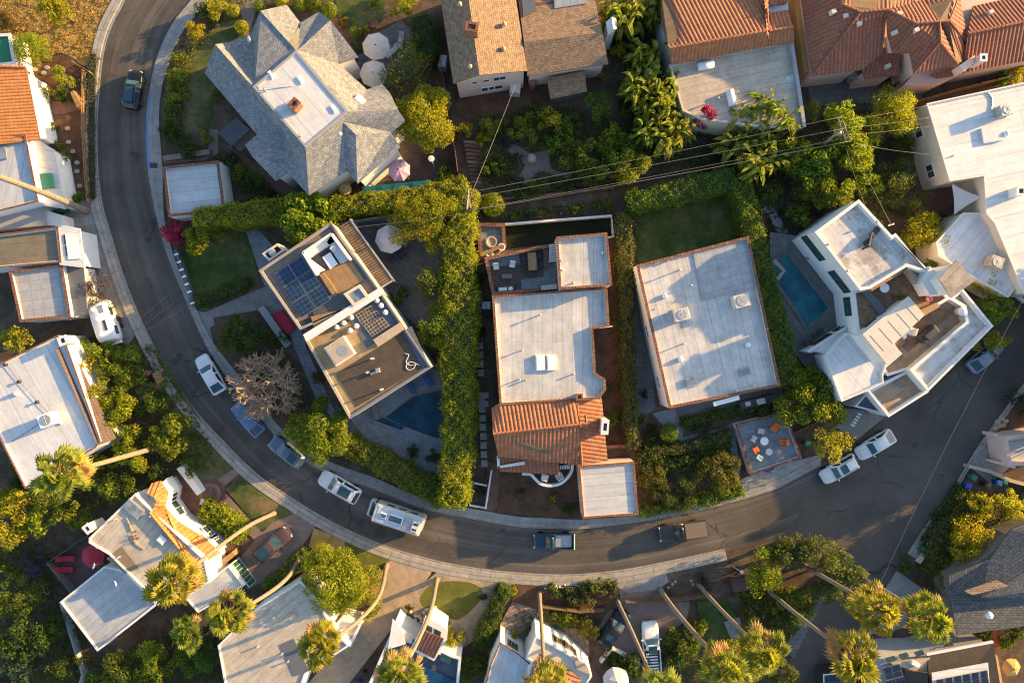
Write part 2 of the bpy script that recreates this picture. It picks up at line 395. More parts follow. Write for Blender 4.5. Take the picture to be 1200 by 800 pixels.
SHTAN = M_brick('tan shingles', (.36, .235, .14), (.24, .155, .095), (.085, .06, .045), .38, .24, .022, .9, .45, .5, .5, 0, 2.5)
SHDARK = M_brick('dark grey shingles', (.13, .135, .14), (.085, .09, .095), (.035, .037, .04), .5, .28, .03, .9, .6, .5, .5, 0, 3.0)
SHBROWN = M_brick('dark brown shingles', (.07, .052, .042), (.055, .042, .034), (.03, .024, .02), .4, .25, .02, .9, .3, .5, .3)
TILE = m_tile('clay barrel tile', (.38, .14, .06), (.3, .1, .045), (.4, .2, .1))
TILER = m_tile('red clay tile', (.32, .1, .05), (.24, .075, .04), (.26, .13, .085))
TILEO = m_tile('orange clay tile', (.52, .2, .055), (.44, .16, .045), (.55, .26, .09))
TERRA = M_brick('terracotta coping', (.3, .125, .07), (.22, .085, .05), (.07, .04, .03), .38, .41, .035, .85, .45, 0.0, .4, .25, 2.5)
WHITE = M('white stucco', (.66, .645, .625), .85, .07, .8, .15, 25, dirt=.12)
CREAM = M('cream stucco', (.6, .53, .43), .85, .08, .8, .15, 25, dirt=.12)
PINK = M('pink stucco', (.68, .47, .39), .85, .08, .8, .15, 25, dirt=.12)
GREYW = M('grey stucco', (.3, .3, .31), .85, .1, .8, .15, 25)
SLATEW = M('slate blue stucco', (.1, .11, .13), .85, .1)
BEIGE = M('beige plaster', (.42, .33, .24), .85, .14, 1.2, dirt=.15)
OCHRE = M('ochre stucco', (.5, .3, .12), .85, .1, .8)
BRICKCH = M_brick('brick chimney', (.36, .12, .05), (.28, .09, .04), (.2, .14, .1), .22, .08, .012, .85, .3, .5, .3)
DARK = M('dark metal', (.03, .03, .032), .5, .2)
CHAR = M('charcoal rubber', (.05, .05, .055), .8, .2)
GALV = M('galvanised metal', (.45, .45, .44), .45, .15, 3, metal=.6)
ACW = M('air conditioner cream', (.55, .52, .46), .55, .12, 2, dirt=.2)
WOOD = M_brick('weathered timber', (.2, .125, .07), (.15, .095, .055), (.05, .032, .02), 3.0, .14, .012, .8, .35, .5, .3, .2)
WOODL = M_brick('honey timber', (.36, .22, .1), (.3, .18, .08), (.12, .07, .03), 3.0, .14, .012, .7, .3, .5, .2)
WOODG = M_brick('grey timber', (.2, .17, .15), (.15, .13, .115), (.06, .05, .045), 3.0, .14, .012, .8, .3, .5, .3)
PLASW = M('white plastic', (.75, .75, .74), .4, .05)
CUSH = M('white cushion fabric', (.68, .66, .63), .9, .06)
RED = M('red fabric', (.4, .02, .045), .85, .15)
ORANGE = M('orange cushion', (.6, .13, .02), .75, .15)
CANV = M('cream canvas', (.52, .46, .41), .85, .06, 2)
CANVG = M('pale grey canvas', (.52, .51, .51), .85, .05, 2)
PINKC = M('lilac and pink canvas', (.55, .32, .42), .85, .12, 1)
TEAL = M('teal awning', (.02, .23, .23), .7, .15)
GREENT = M('green tarpaulin', (.01, .17, .07), .6, .2)
BINB = M('blue bin plastic', (.01, .06, .3), .4, .15)
BING = M('green bin plastic', (.02, .14, .07), .4, .15)
BINK = M('black bin plastic', (.018, .018, .02), .4, .15)
POOLW = m_water('pool water', (.008, .1, .135)); POOLN = m_water('navy pool water', (.008, .05, .085))
POOLD = m_water('deep pool water', (.01, .045, .075))
SOLAR = M_brick('solar cells', (.014, .036, .085), (.012, .03, .07), (.1, .115, .14), .52, .52, .02, .15, .15, 0.0, 0)
SOLARK = M_brick('black solar cells', (.012, .02, .045), (.01, .017, .038), (.1, .1, .12), .9, .9, .02, .15, .15, 0.0, 0)
GRIDP = M_brick('solar heating grid', (.05, .042, .04), (.045, .038, .036), (.33, .27, .2), .36, .36, .05, .4, .15, 0.0, .3)
GLASS = m_glass('window glass'); GLASSG = m_glass('green window glass', (.012, .04, .035)); CGLASS = m_glass('car glass', (.01, .03, .038)); SKYG = m_glass('skylight glass', (.12, .14, .16), .15)
TYRE = M('tyre rubber', (.02, .02, .02), .85, .2); RIMM = M('wheel rim', (.4, .4, .42), .35, .1, metal=.7)
HEADL = M('headlight', (.6, .62, .64), .2, .05); TAILL = M('taillight', (.3, .01, .015), .3, .1)
BARK = M('bark', (.12, .09, .065), .95, .3, 4, .5, 12); PALMT = m_trunk()
DEADTW = M('bare twigs', (.38, .255, .16), .9, .2, 3)
BLUEKERB = M('blue kerb paint', (.06, .22, .5), .7, .25); WHITEPAINT = M('white road paint', (.5, .5, .48), .8, .25)
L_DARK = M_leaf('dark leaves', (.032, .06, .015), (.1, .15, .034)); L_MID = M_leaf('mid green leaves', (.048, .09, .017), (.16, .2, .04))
L_YEL = M_leaf('yellow green leaves', (.11, .135, .016), (.44, .42, .04)); L_BRI = M_leaf('bright leaves', (.06, .115, .016), (.26, .3, .038))
L_HEDGE = M_leaf('hedge leaves', (.07, .12, .012), (.42, .42, .036)); L_OLIVE = M_leaf('olive leaves', (.055, .065, .024), (.16, .19, .06))
L_BLUE = M_leaf('sage leaves', (.035, .055, .042), (.11, .14, .1)); L_GOLD = M_leaf('golden leaves', (.16, .155, .012), (.45, .4, .035))
L_BROWN = M_leaf('brown leaves', (.07, .05, .02), (.22, .16, .06)); L_BOUG = M_leaf('bougainvillea bracts', (.22, .008, .06), (.5, .03, .14), .25)
L_PURP = M_leaf('purple flowers', (.05, .04, .075), (.17, .13, .22)); L_WHITE = M_leaf('white flowers', (.35, .35, .3), (.6, .6, .55), .2)
L_PALM = M_leaf('palm fronds', (.09, .13, .018), (.42, .4, .06), .45); L_PDEAD = M_leaf('dry palm fronds', (.24, .15, .06), (.5, .35, .16), .3)
L_BAN = M_leaf('banana leaves', (.06, .1, .015), (.33, .33, .06), .4); HEDGE_CORE = M('hedge shade core', (.05, .045, .025), .95, .3)  # last one: dark fill colour standing for shade inside a hedge
# ------------------------------------------------------------------ vegetation
def quads(pos, nrm, ln, wd):
    """one small bent-free leaf face per row"""
    n = len(pos); r = RNG.normal(size=(n, 3)); t = np.cross(nrm, r); t /= np.linalg.norm(t, axis=1)[:, None] + 1e-9
    b = np.cross(nrm, t); ln = np.broadcast_to(np.asarray(ln, float), (n,))[:, None]; wd = np.broadcast_to(np.asarray(wd, float), (n,))[:, None]
    v = np.empty((n, 4, 3)); v[:, 0] = pos - t * ln; v[:, 1] = pos - b * wd + t * ln * .1; v[:, 2] = pos + t * ln; v[:, 3] = pos + b * wd + t * ln * .1
    return v.reshape(-1, 3)
def sph(n): d = RNG.normal(size=(n, 3)); return d / np.linalg.norm(d, axis=1)[:, None]
def leaves(name, v, mat, parent=None):
    n = len(v) // 4; f = np.arange(n * 4).reshape(n, 4).tolist()
    return build(name, v, f, mat, parent, False, None)
def crown(cx, cy, cz, rx, ry, rz, leaf=.16, dens=26, ncl=None, tight=.0, low=-.35):
    """leaf clumps spread through an uneven ellipsoid; returns leaf faces"""
    if leaf > .11: dens *= 1.75; leaf *= .74
    q = random.uniform(.8, 1.3); leaf *= q; dens /= q ** 1.6
    Rm = (rx * ry * rz) ** (1 / 3)
    ncl = ncl or int(max(7, min(46, 9 + Rm * Rm * 2.4)))
    d = sph(ncl * 4); d = d[d[:, 2] > low][:ncl]; ncl = len(d)
    lop = 1 + .22 * np.sin(np.arctan2(d[:, 1], d[:, 0]) * 3 + RNG.uniform(0, 6)) * (1 - tight)
    rad = RNG.uniform(.5 + .22 * tight, .86, ncl) * lop
    cc = d * rad[:, None] * np.array([rx, ry, rz]); cc[0] = 0
    cr = Rm * RNG.uniform(.24, .42, ncl) * (1 + .25 * tight) * (1.25 if ncl < 12 else 1)
    P = []; N = []
    for c, q in zip(cc, cr):
        k = int(4 * PI * q * q * dens * .62) + 6
        e = sph(k); e[:, 2] *= .85
        P.append(c + e * q * RNG.uniform(.6, 1.08, k)[:, None]); N.append(e + RNG.normal(size=(k, 3)) * .55)
    P = np.concatenate(P); N = np.concatenate(N); N /= np.linalg.norm(N, axis=1)[:, None]
    P = P + np.array([cx, cy, cz])
    s = RNG.uniform(.55, 1.35, len(P)) * leaf
    return quads(P, N, s, s * .62)
def trunk_mb(x, y, h, r, spread, n=4):
    mb = MB(); lean = random.uniform(-.2, .2)
    mb.tube([(x, y, -.1), (x + lean * .4, y, h * .5), (x + lean, y, h)], [r * 1.25, r, r * .75], 8)
    for i in range(n):
        a = 2 * PI * i / n + random.random(); q = spread * random.uniform(.45, .7)
        mb.tube([(x + lean * .6, y, h * .7), (x + q * .5 * math.cos(a), y + q * .5 * math.sin(a), h * 1.15), (x + q * math.cos(a), y + q * math.sin(a), h * 1.5)], [r * .5, r * .35, r * .15], 5)
    return mb
def tree(kind, px, py, r, h, label, mat, name='tree', leaf=.17, dens=24, group=None, ry=None, tight=0., cat='tree', rz=None, ncl=None, extra=None):
    zc = h * .62; w = W(px, py, zc); k = .1 * (1 - zc / CAMH); rm = r * k; rym = (ry or r) * k; rzm = rz or h * .38
    t = thing(name, label, cat, (w.x, w.y, 0), None, group)
    trunk_mb(w.x, w.y, h * .45, .07 + .03 * rm, rm).build('trunk', BARK, t, True)
    leaves('crown', crown(w.x, w.y, zc, rm, rym, rzm, leaf, dens, ncl, tight), mat, t)
    if extra:
        m2, amount, l2 = extra
        v = crown(w.x, w.y, zc + .25, rm, rym, rzm, l2, amount, ncl, tight, 0); leaves('blossom', v, m2, t)
    return t
def shrub(px, py, r, h, label, mat, name='shrub', leaf=.11, dens=46, group=None, ry=None, tight=.4, cat='shrub', extra=None):
    w = W(px, py, h * .5); k = .1; rm = r * k; rym = (ry or r) * k
    t = thing(name, label, cat, (w.x, w.y, 0), None, group)
    mb = MB(); mb.tube([(w.x, w.y, -.05), (w.x, w.y, h * .5)], [.06, .03], 5)
    for i in range(4):
        a = i * 1.6 + random.random(); mb.tube([(w.x, w.y, .1), (w.x + rm * .5 * math.cos(a), w.y + rym * .5 * math.sin(a), h * .55)], [.04, .015], 4)
    mb.build('stem', BARK, t)
    leaves('foliage', crown(w.x, w.y, h * .5, rm, rym, h * .52, leaf, dens, None, tight), mat, t)
    if extra: leaves('blossom', crown(w.x, w.y, h * .58, rm, rym, h * .52, extra[2], extra[1], None, tight, 0), extra[0], t)
    return t
def topiary(px, py, r, label, mat, h=None, group=None):
    """clipped ball"""
    h = h or r * .18; w = W(px, py, h * .5); rm = r * .1
    t = thing('clipped_shrub', label, 'shrub', (w.x, w.y, 0), None, group)
    MB().tube([(w.x, w.y, 0), (w.x, w.y, h * .6)], .06, 5).build('stem', BARK, t)
    n = int(4 * PI * rm * rm * 130); e = sph(n); p = e * np.array([rm, rm, h * .52]) * RNG.uniform(.86, 1.02, n)[:, None] + np.array([w.x, w.y, h * .5])
    nn = e + RNG.normal(size=(n, 3)) * .3; nn /= np.linalg.norm(nn, axis=1)[:, None]
    leaves('foliage', quads(p, nn, .085, .06), mat, t)
    return t
def hedge(pts, wd, h, label, mat, leaf=.1, dens=85, rough=.36, z0=0., name='hedge', group=None):
    """clipped hedge along a line; pts traced along the top"""
    path = [Vector(W(x, y, h)[:2]) for x, y in pts]; path = resample(spline(path, 6), max(6, int(sum((a - b).length for a, b in zip(path, path[1:])) / .35)))
    w2 = np.interp(np.linspace(0, 1, len(path)), np.linspace(0, 1, len(wd)), wd) * .05 * (1 - h / CAMH) if hasattr(wd, '__len__') else np.full(len(path), wd * .05 * (1 - h / CAMH))
    w2 = w2 * (1 + .06 * np.sin(np.arange(len(path)) * .9 + random.random() * 6))
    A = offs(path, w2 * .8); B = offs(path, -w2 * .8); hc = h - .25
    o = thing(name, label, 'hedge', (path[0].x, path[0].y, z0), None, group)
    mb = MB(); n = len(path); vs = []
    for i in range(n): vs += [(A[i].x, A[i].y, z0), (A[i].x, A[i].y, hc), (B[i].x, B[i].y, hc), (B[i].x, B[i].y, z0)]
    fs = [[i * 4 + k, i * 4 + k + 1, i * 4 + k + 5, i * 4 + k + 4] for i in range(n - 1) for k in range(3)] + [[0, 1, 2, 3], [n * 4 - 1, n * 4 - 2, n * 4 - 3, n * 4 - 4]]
    mb.add(vs, fs).build('dark_core', HEDGE_CORE, o)  # solid block that darkens the hedge interior, no modelled stems
    P = []; N = []; pa = np.array([(p.x, p.y) for p in path]); seg = np.linalg.norm(np.diff(pa, axis=0), axis=1); cum = np.concatenate([[0], np.cumsum(seg)]); L = cum[-1]
    tang = np.gradient(pa, axis=0); tang /= np.linalg.norm(tang, axis=1)[:, None]; nor = np.stack([-tang[:, 1], tang[:, 0]], 1)
    wm = float(np.mean(w2))
    def at(s, a):
        x = np.interp(s, cum, pa[:, 0]); y = np.interp(s, cum, pa[:, 1]); nx = np.interp(s, cum, nor[:, 0]); ny = np.interp(s, cum, nor[:, 1]); ww = np.interp(s, cum, w2)
        return x + nx * a * ww, y + ny * a * ww, nx, ny
    k = int(L * wm * 2 * dens * 1.5); s = RNG.uniform(0, L, k); a = RNG.uniform(-1, 1, k); x, y, nx, ny = at(s, a)
    ph = RNG.uniform(0, 6, 6)
    hz = h + rough * (np.sin(x * 2.1 + ph[0]) * np.sin(y * 1.7 + ph[1]) * .5 + np.sin(x * 5.1 + ph[2]) * np.sin(y * 4.7 + ph[3]) * .4) + RNG.normal(size=k) * rough * .35 - .25 * np.abs(a) ** 4
    P.append(np.stack([x, y, hz], 1)); N.append(np.stack([nx * a * .5, ny * a * .5, np.ones(k)], 1))
    for sd in (-1, 1):
        k = int(L * h * dens * 1.1); s = RNG.uniform(0, L, k); x, y, nx, ny = at(s, np.full(k, float(sd)))
        j = RNG.normal(size=k) * rough * .5 - .05 + rough * .4 * np.sin(s * 1.7 + sd); P.append(np.stack([x + nx * sd * j, y + ny * sd * j, RNG.uniform(z0, h, k)], 1)); N.append(np.stack([nx * sd, ny * sd, np.full(k, .25)], 1))
    for e, i in ((0, -1), (L, 1)):
        k = int(wm * 2 * h * dens * 1.2) + 4; x, y, nx, ny = at(np.full(k, e), RNG.uniform(-1, 1, k)); tx, ty = (tang[0] if i < 0 else tang[-1]) * i
        j = RNG.normal(size=k) * rough * .5; P.append(np.stack([x + tx * j, y + ty * j, RNG.uniform(z0, h, k)], 1)); N.append(np.stack([np.full(k, tx), np.full(k, ty), np.full(k, .25)], 1))
    P = np.concatenate(P); N = np.concatenate(N) + RNG.normal(size=(len(P), 3)) * .55; N /= np.linalg.norm(N, axis=1)[:, None]
    sz = RNG.uniform(.7, 1.3, len(P)) * leaf
    leaves('foliage', quads(P, N, sz, sz * .62), mat, o)
    return o
def cover(name, label, poly, h, mat, dens=30, leaf=.13, z0=.0, cat='ground cover', lump=1.0, holes=()):
    """low planting nobody could count: a lumpy carpet of leaves over a plot"""
    p = [W(x, y, 0) for x, y in poly]; xs = [q.x for q in p]; ys = [q.y for q in p]
    A = (max(xs) - min(xs)) * (max(ys) - min(ys)); n = int(A * dens)
    x = RNG.uniform(min(xs), max(xs), n); y = RNG.uniform(min(ys), max(ys), n); k = in_poly(x, y, p)
    for hl in holes: k &= ~in_poly(x, y, [W(a, b) for a, b in hl])
    x, y = x[k], y[k]
    ph = RNG.uniform(0, 6, 8)
    f = .5 + .3 * np.sin(x * 1.3 * lump + ph[0]) * np.sin(y * 1.5 * lump + ph[1]) + .25 * np.sin(x * 2.9 * lump + ph[2] + y) * np.sin(y * 2.6 * lump + ph[3]) + .2 * np.sin((x + y) * 4.3 + ph[4]) * np.sin((x - y) * 3.9 + ph[5])
    keep = f > RNG.uniform(-.05, .42, len(x)); x, y, f = x[keep], y[keep], f[keep]
    z = z0 + np.clip(f, .02, 1.2) * h * RNG.uniform(.35, 1, len(x))
    N = RNG.normal(size=(len(x), 3)) * .6 + np.array([0, 0, .9]); N /= np.linalg.norm(N, axis=1)[:, None]
    s = RNG.uniform(.7, 1.3, len(x)) * leaf
    o = leaves(name, quads(np.stack([x, y, z], 1), N, s, s * .6), mat)
    return tag(o, label, cat, None, 'stuff')
def palm_meshes(seed):
    """fan palm head: living fans, dry fans underneath"""
    rg = random.Random(seed); live = MB(); dead = MB()
    def frond(mb, az, el, pl, fr, droop, nl=11):
        d = Vector((math.cos(az) * math.cos(el), math.sin(az) * math.cos(el), math.sin(el)))
        side = Vector((-math.sin(az), math.cos(az), 0)); up = side.cross(d) * -1
        if up.z < 0: up = -up
        tip = d * pl + Vector((0, 0, -droop * .4)); mb.tube([(0, 0, 0), d * pl * .55, tip], [.045, .03, .022], 3, False)
        tw = rg.uniform(-.5, .5)
        s2 = side * math.cos(tw) + up * math.sin(tw); u2 = up * math.cos(tw) - side * math.sin(tw)
        for i in range(nl):
            a = (i / (nl - 1) - .5) * 2.5; L = fr * (1 - .28 * abs(a) / 1.25) * rg.uniform(.9, 1.08)
            dr = (d * math.cos(a) + s2 * math.sin(a)); wv = (s2 * math.cos(a) - d * math.sin(a)) * fr * .125
            m = tip + dr * L * .55 + u2 * .1 - Vector((0, 0, droop * .15)); e = tip + dr * L - Vector((0, 0, droop * (.35 + .4 * rg.random())))
            b = u2 * fr * .05
            mb.add([tip, m - wv + b, m, m + wv + b, e], [[0, 2, 1], [0, 3, 2], [1, 2, 4], [2, 3, 4]])
    for i in range(38):
        el = rg.choice((1.25, .95, .7, .45, .2, 0, -.2)) + rg.uniform(-.15, .15)
        frond(live, rg.uniform(0, 2 * PI), el, rg.uniform(.8, 1.6), rg.uniform(.8, 1.3), .35 + .3 * max(0, .6 - el))
    for i in range(28):
        frond(dead, rg.uniform(0, 2 * PI), rg.uniform(-1.2, .15), rg.uniform(.6, 1.5), rg.uniform(.7, 1.15), .7, 8)
    for i in range(5):   # old flower stalks
        a = rg.uniform(0, 2 * PI); q = rg.uniform(1.4, 2.1)
        dead.tube([(0, 0, .2), (q * .5 * math.cos(a), q * .5 * math.sin(a), .9), (q * math.cos(a), q * math.sin(a), .2)], [.03, .025, .012], 3, False)
    def me(mb, nm, m):
        x = bpy.data.meshes.new(nm); x.from_pydata(mb.v, [], mb.f); x.materials.append(m); x.update(); return x
    return me(live, 'palm fronds', L_PALM), me(dead, 'dry palm fronds', L_PDEAD)
PALMS = [palm_meshes(s) for s in (3, 11, 23)]
def palm(bx, by, cx, cy, z, label, sc=1.0, bow=(0, 0), variant=0, r0=.24, group='tall fan palms'):
    b = W(bx, by, 0); c = W(cx, cy, z); t = thing('fan_palm', label, 'palm tree', b, None, group)
    pts = spline([b + Vector((0, 0, -.2)), b.lerp(c, .35) + Vector((bow[0], bow[1], 0)), b.lerp(c, .7) + Vector((bow[0] * .8, bow[1] * .8, 0)), c], 7)
    n = len(pts); rad = [r0 * (1.5 if i == 0 else 1.18 if i == 1 else 1 - .3 * i / n) for i in range(n)]
    MB().tube(pts, rad, 10).build('trunk', PALMT, t, True)
    a = random.uniform(0, 6); lv, dd = PALMS[variant % 3]
    for nm, me, up in (('crown', lv, .0), ('dry_fronds', dd, -.35)):
        o = bpy.data.objects.new(nm, me); C.objects.link(o); o.parent = t; o.location = c - b + Vector((0, 0, up)); o.rotation_euler = (random.uniform(-.12, .12), random.uniform(-.12, .12), a); o.scale = (sc,) * 3
    return t
def banana_mesh(seed):
    rg = random.Random(seed); mb = MB()
    for i in range(17):
        az = rg.uniform(0, 2 * PI); h = rg.uniform(1.1, 2.9); out = rg.uniform(.3, 1.0); bx, by = rg.uniform(-.35, .35), rg.uniform(-.35, .35)
        d = Vector((math.cos(az), math.sin(az), 0)); s = Vector((-math.sin(az), math.cos(az), 0)); p0 = Vector((bx, by, 0)); p1 = p0 + d * out * .5 + Vector((0, 0, h))
        mb.tube([p0, p1], [.06, .035], 4, False)
        L = rg.uniform(1.0, 1.7); w = rg.uniform(.14, .25); pts = []
        for k in range(6):
            t = k / 5; pts.append((p1 + d * L * t * .8 + Vector((0, 0, .45 * L * t - .75 * L * t * t)), w * math.sin(PI * min(1, .12 + t * .88)) ** .7))
        for (a, wa), (b, wb) in zip(pts, pts[1:]):
            fo = Vector((0, 0, .10)); mb.add([a, a + s * wa + fo, b + s * wb + fo, b, a - s * wa + fo, b - s * wb + fo], [[0, 1, 2, 3], [4, 0, 3, 5]])
    x = bpy.data.meshes.new('giant leaf plant'); x.from_pydata(mb.v, [], mb.f); x.materials.append(L_BAN); x.update(); return x
BAN = [banana_mesh(s) for s in (1, 2, 5, 9)]
def banana(px, py, z, sc, label, group):
    w = W(px, py, z); o = bpy.data.objects.new('giant_leaf_plant', BAN[random.randrange(4)]); C.objects.link(o); o.location = (w.x, w.y, 0); o.rotation_euler = (0, 0, random.uniform(0, 6)); o.scale = (sc, sc, sc * random.uniform(1.5, 2.0))
    return tag(o, label, 'plant', group)
def bare_tree(px, py, r, h, label):
    w = W(px, py, h * .6); t = thing('bare_tree', label, 'tree', (w.x, w.y, 0)); rg = random.Random(4)
    tr = MB(); tr.tube([(w.x, w.y, -.1), (w.x, w.y, h * .3)], [.2, .15], 8)
    mb = MB(); Rm = r * .1 * (1 - h * .6 / CAMH)
    def grow(p, d, L, rad, lev):
        e = p + d * L; m = p.lerp(e, .5) + Vector((rg.uniform(-1, 1), rg.uniform(-1, 1), rg.uniform(-1, 1))) * L * .09
        mb.tube([p, m, e], [rad, rad * .85, rad * .65], 4 if lev > 1 else 6, False)
        if lev >= 5: return
        for i in range(3 if lev < 4 else 2):
            q = (d + Vector((rg.gauss(0, .62), rg.gauss(0, .62), rg.gauss(.02, .4)))).normalized()
            grow(e, q, L * rg.uniform(.62, .85), rad * .8, lev + 1)
    for i in range(19):
        a = 2 * PI * i / 19 + rg.uniform(-.2, .2); grow(Vector((w.x, w.y, h * .3)), Vector((math.cos(a), math.sin(a), rg.uniform(.3, .9))).normalized(), Rm * .36, .1, 1)
    tr.build('trunk', BARK, t, True); mb.build('branches', DEADTW, t)
    return t
# ------------------------------------------------------------------ buildings
def pw(poly, z): return [W(x, y, z) for x, y in poly]
def clip_half(pts, ax, d, keep_ge):
    out = []; n = len(pts)
    for i in range(n):
        a, b = pts[i], pts[(i + 1) % n]; da = a.dot(ax) - d; db = b.dot(ax) - d
        if not keep_ge: da, db = -da, -db
        if da >= 0: out.append(a)
        if (da > 0 > db) or (da < 0 < db): out.append(a.lerp(b, da / (da - db)))
    return out
def convex_parts(pts):
    tri = tessellate_polygon([pts]); return [[pts[i] for i in t] for t in tri]
def tile_faces(mb, pts, period=.44, amp=.085):
    """barrel tile: the roof plane cut into strips down the slope and raised to half rounds"""
    pts = [Vector(p) for p in pts]; n = Vector((0, 0, 0))
    for i in range(len(pts)): n += (pts[i] - pts[0]).cross(pts[(i + 1) % len(pts)] - pts[0])
    n.normalize()
    if n.z < 0: n = -n; pts = pts[::-1]
    t = Vector((-n.y, n.x, 0))
    if t.length < .02: t = Vector((1, 0, 0))
    t.normalize(); q = period / 4; prof = (0, .72, 1, .72)
    turn = 0; m = len(pts); convex = all((pts[(i + 1) % m] - pts[i]).cross(pts[(i + 2) % m] - pts[(i + 1) % m]).dot(n) > -1e-6 for i in range(m))
    for part in ([pts] if convex else convex_parts(pts)):
        us = [p.dot(t) for p in part]; k0 = math.floor(min(us) / q); k1 = math.ceil(max(us) / q)
        for k in range(k0, k1):
            c = clip_half(clip_half(part, t, k * q, True), t, (k + 1) * q, False)
            if len(c) < 3: continue
            out = []
            for p in c:
                f = (p.dot(t) - k * q) / q; h = prof[k % 4] * (1 - f) + prof[(k + 1) % 4] * f; out.append(p + n * amp * h)
            if n.dot((out[1] - out[0]).cross(out[2] - out[0])) < 0: out = out[::-1]
            mb.poly(out)
            if mb.uvd is None: mb.uvd = []
            mb.uvd += [(p.dot(t), p.dot(n.cross(t))) for p in out]
    return mb
def P3(l): return [W(*p) for p in l]
def tile_roof(parent, faces, mat, ridges=(), th=.1, name='roof', period=.44):
    mb = MB()
    for f in faces:
        p = P3(f); tile_faces(mb, p, period)
    o = build(name, mb.v, mb.f, mat, parent, False, None, mb.uvd)
    under = MB()
    for f in faces: under.slab([p - Vector((0, 0, .03)) for p in P3(f)], th)
    under.build('roof_deck', WOOD, o)
    if ridges:
        for a, b in ridges:
            rb = MB(); a, b = W(*a), W(*b); L = (b - a).length; n = max(2, int(L / .45)); 
            for i in range(n): rb.tube([a.lerp(b, i / n) + Vector((0, 0, .1)), a.lerp(b, (i + 1.08) / n) + Vector((0, 0, .1))], [.15, .12], 7)
            rb.build('ridge_tiles', mat, o)
    return o
def plain_roof(parent, faces, mat, th=.16, name='roof', uva=0.):
    mb = MB()
    for f in faces:
        p = P3(f)
        if len(p) > 4:
            for tpart in convex_parts(p): mb.slab(tpart, th)
        else: mb.slab(p, th)
    return mb.build(name, mat, parent, False, uva)
def ang(a, b): d = W(*b) - W(*a); return math.atan2(d.y, d.x)
def house(name, label, cat, poly, h, roof, wall=WHITE, cope=None, par=.35, uva=None, t=.22, cw=.14, ins=0., root=None, group=None, z0=-.1):
    """flat-roofed block: poly is its parapet line seen at height h"""
    O = [Vector(p[:2]) for p in pw(poly, h)]
    if area2(O) < 0: O = O[::-1]
    if ins: O = inset(O, ins)
    if root is None: root = thing(name, label, cat, (sum(p.x for p in O) / len(O), sum(p.y for p in O) / len(O), 0), None, group)
    I = inset(O, t); w = MB()
    n = len(O)
    if par > 0.02:
        w.ring(O, I, z0, h); w.build('wall', wall, root)
        r = MB(); r.prism(inset(O, t - .004), h - par - .15, h - par)
    else:
        w.prism(O, z0, h - .04); w.build('wall', wall, root)
        r = MB(); r.prism(inset(O, -.25), h - .04, h + .12, True)
    if uva is None: d = O[1] - O[0]; uva = math.atan2(d.y, d.x)
    r.build('roof', roof, root, False, uva)
    if cope is not None: MB().ring(inset(O, -.05), inset(O, t + cw - .1), h + .003, h + .09).build('coping', cope, root)
    return root, O
def winp(root, O, px, py, zc, w, h, mat=GLASS, frame=WHITE, n=2):
    """window in the wall of outline O nearest the plan point seen at (px,py)"""
    p = Vector(W(px, py, zc)[:2]); best = None
    for i in range(len(O)):
        a, b = Vector(O[i][:2]), Vector(O[(i + 1) % len(O)][:2]); e = b - a; t = min(.95, max(.05, (p - a).dot(e) / e.length_squared)); d = (a + e * t - p).length
        if best is None or d < best[0]: best = (d, a, b, t)
    return win(root, best[1], best[2], best[3], zc, w, h, mat, frame, n)
def win(root, a, b, t, zc, w, h, mat=GLASS, frame=WHITE, n=2):
    """window in the wall from a to b (plan points, outside on the right hand)"""
    a, b = Vector(a[:2]), Vector(b[:2]); e = (b - a).normalized(); o = Vector((e.y, -e.x)); c = a.lerp(b, t); an = math.atan2(e.y, e.x)
    f = MB()
    def bar(u0, u1, z0, z1, d0, d1): 
        q = [c + e * u0 + o * d0, c + e * u1 + o * d0, c + e * u1 + o * d1, c + e * u0 + o * d1]; return q, z0, z1
    fw = .09
    for (u0, u1, z0, z1) in ((-w / 2, w / 2, zc - h / 2 - fw, zc - h / 2), (-w / 2, w / 2, zc + h / 2, zc + h / 2 + fw), (-w / 2 - fw, -w / 2, zc - h / 2 - fw, zc + h / 2 + fw), (w / 2, w / 2 + fw, zc - h / 2 - fw, zc + h / 2 + fw)):
        q, z0, z1 = bar(u0, u1, z0, z1, .01, .1); f.prism(q, z0, z1, True)
    for i in range(1, n):
        u = -w / 2 + w * i / n; q, z0, z1 = bar(u - .03, u + .03, zc - h / 2, zc + h / 2, .01, .07); f.prism(q, z0, z1)
    fo = f.build('window', frame, root)
    g = MB(); q, z0, z1 = bar(-w / 2, w / 2, zc - h / 2, zc + h / 2, .005, .03); g.prism(q, z0, z1); g.build('pane', mat, fo)
    return fo
def ac(root, px, py, z, a=0., s=1.0, mat=ACW):
    c = W(px, py, z); b = MB().box((c.x, c.y, z + .12), 1.15 * s, .95 * s, .8 * s, a, 1, .04)
    b.box((c.x - .4 * s, c.y, z), .12, .9 * s, .125, a); b.box((c.x + .4 * s, c.y, z), .12, .9 * s, .125, a)
    o = b.build('air_conditioner', mat, root)
    f = MB(); f.lathe((c.x, c.y, z + .121 + .8 * s), [(.36 * s, .0), (.36 * s, .03), (.1 * s, .035), (0, .04)], 16)
    f.build('fan_grille', DARK, o); 
    g = MB()
    for i in range(4):
        q = a + i * PI / 4; g.tube([(c.x - .36 * s * math.cos(q), c.y - .36 * s * math.sin(q), z + .175 + .8 * s), (c.x + .36 * s * math.cos(q), c.y + .36 * s * math.sin(q), z + .175 + .8 * s)], .014, 4)
    g.lathe((c.x, c.y, z + .13 + .8 * s), [(.34 * s, 0), (.39 * s, 0), (.39 * s, .04), (.34 * s, .04)], 16)
    g.build('fan_guard', GALV, o)
    return o
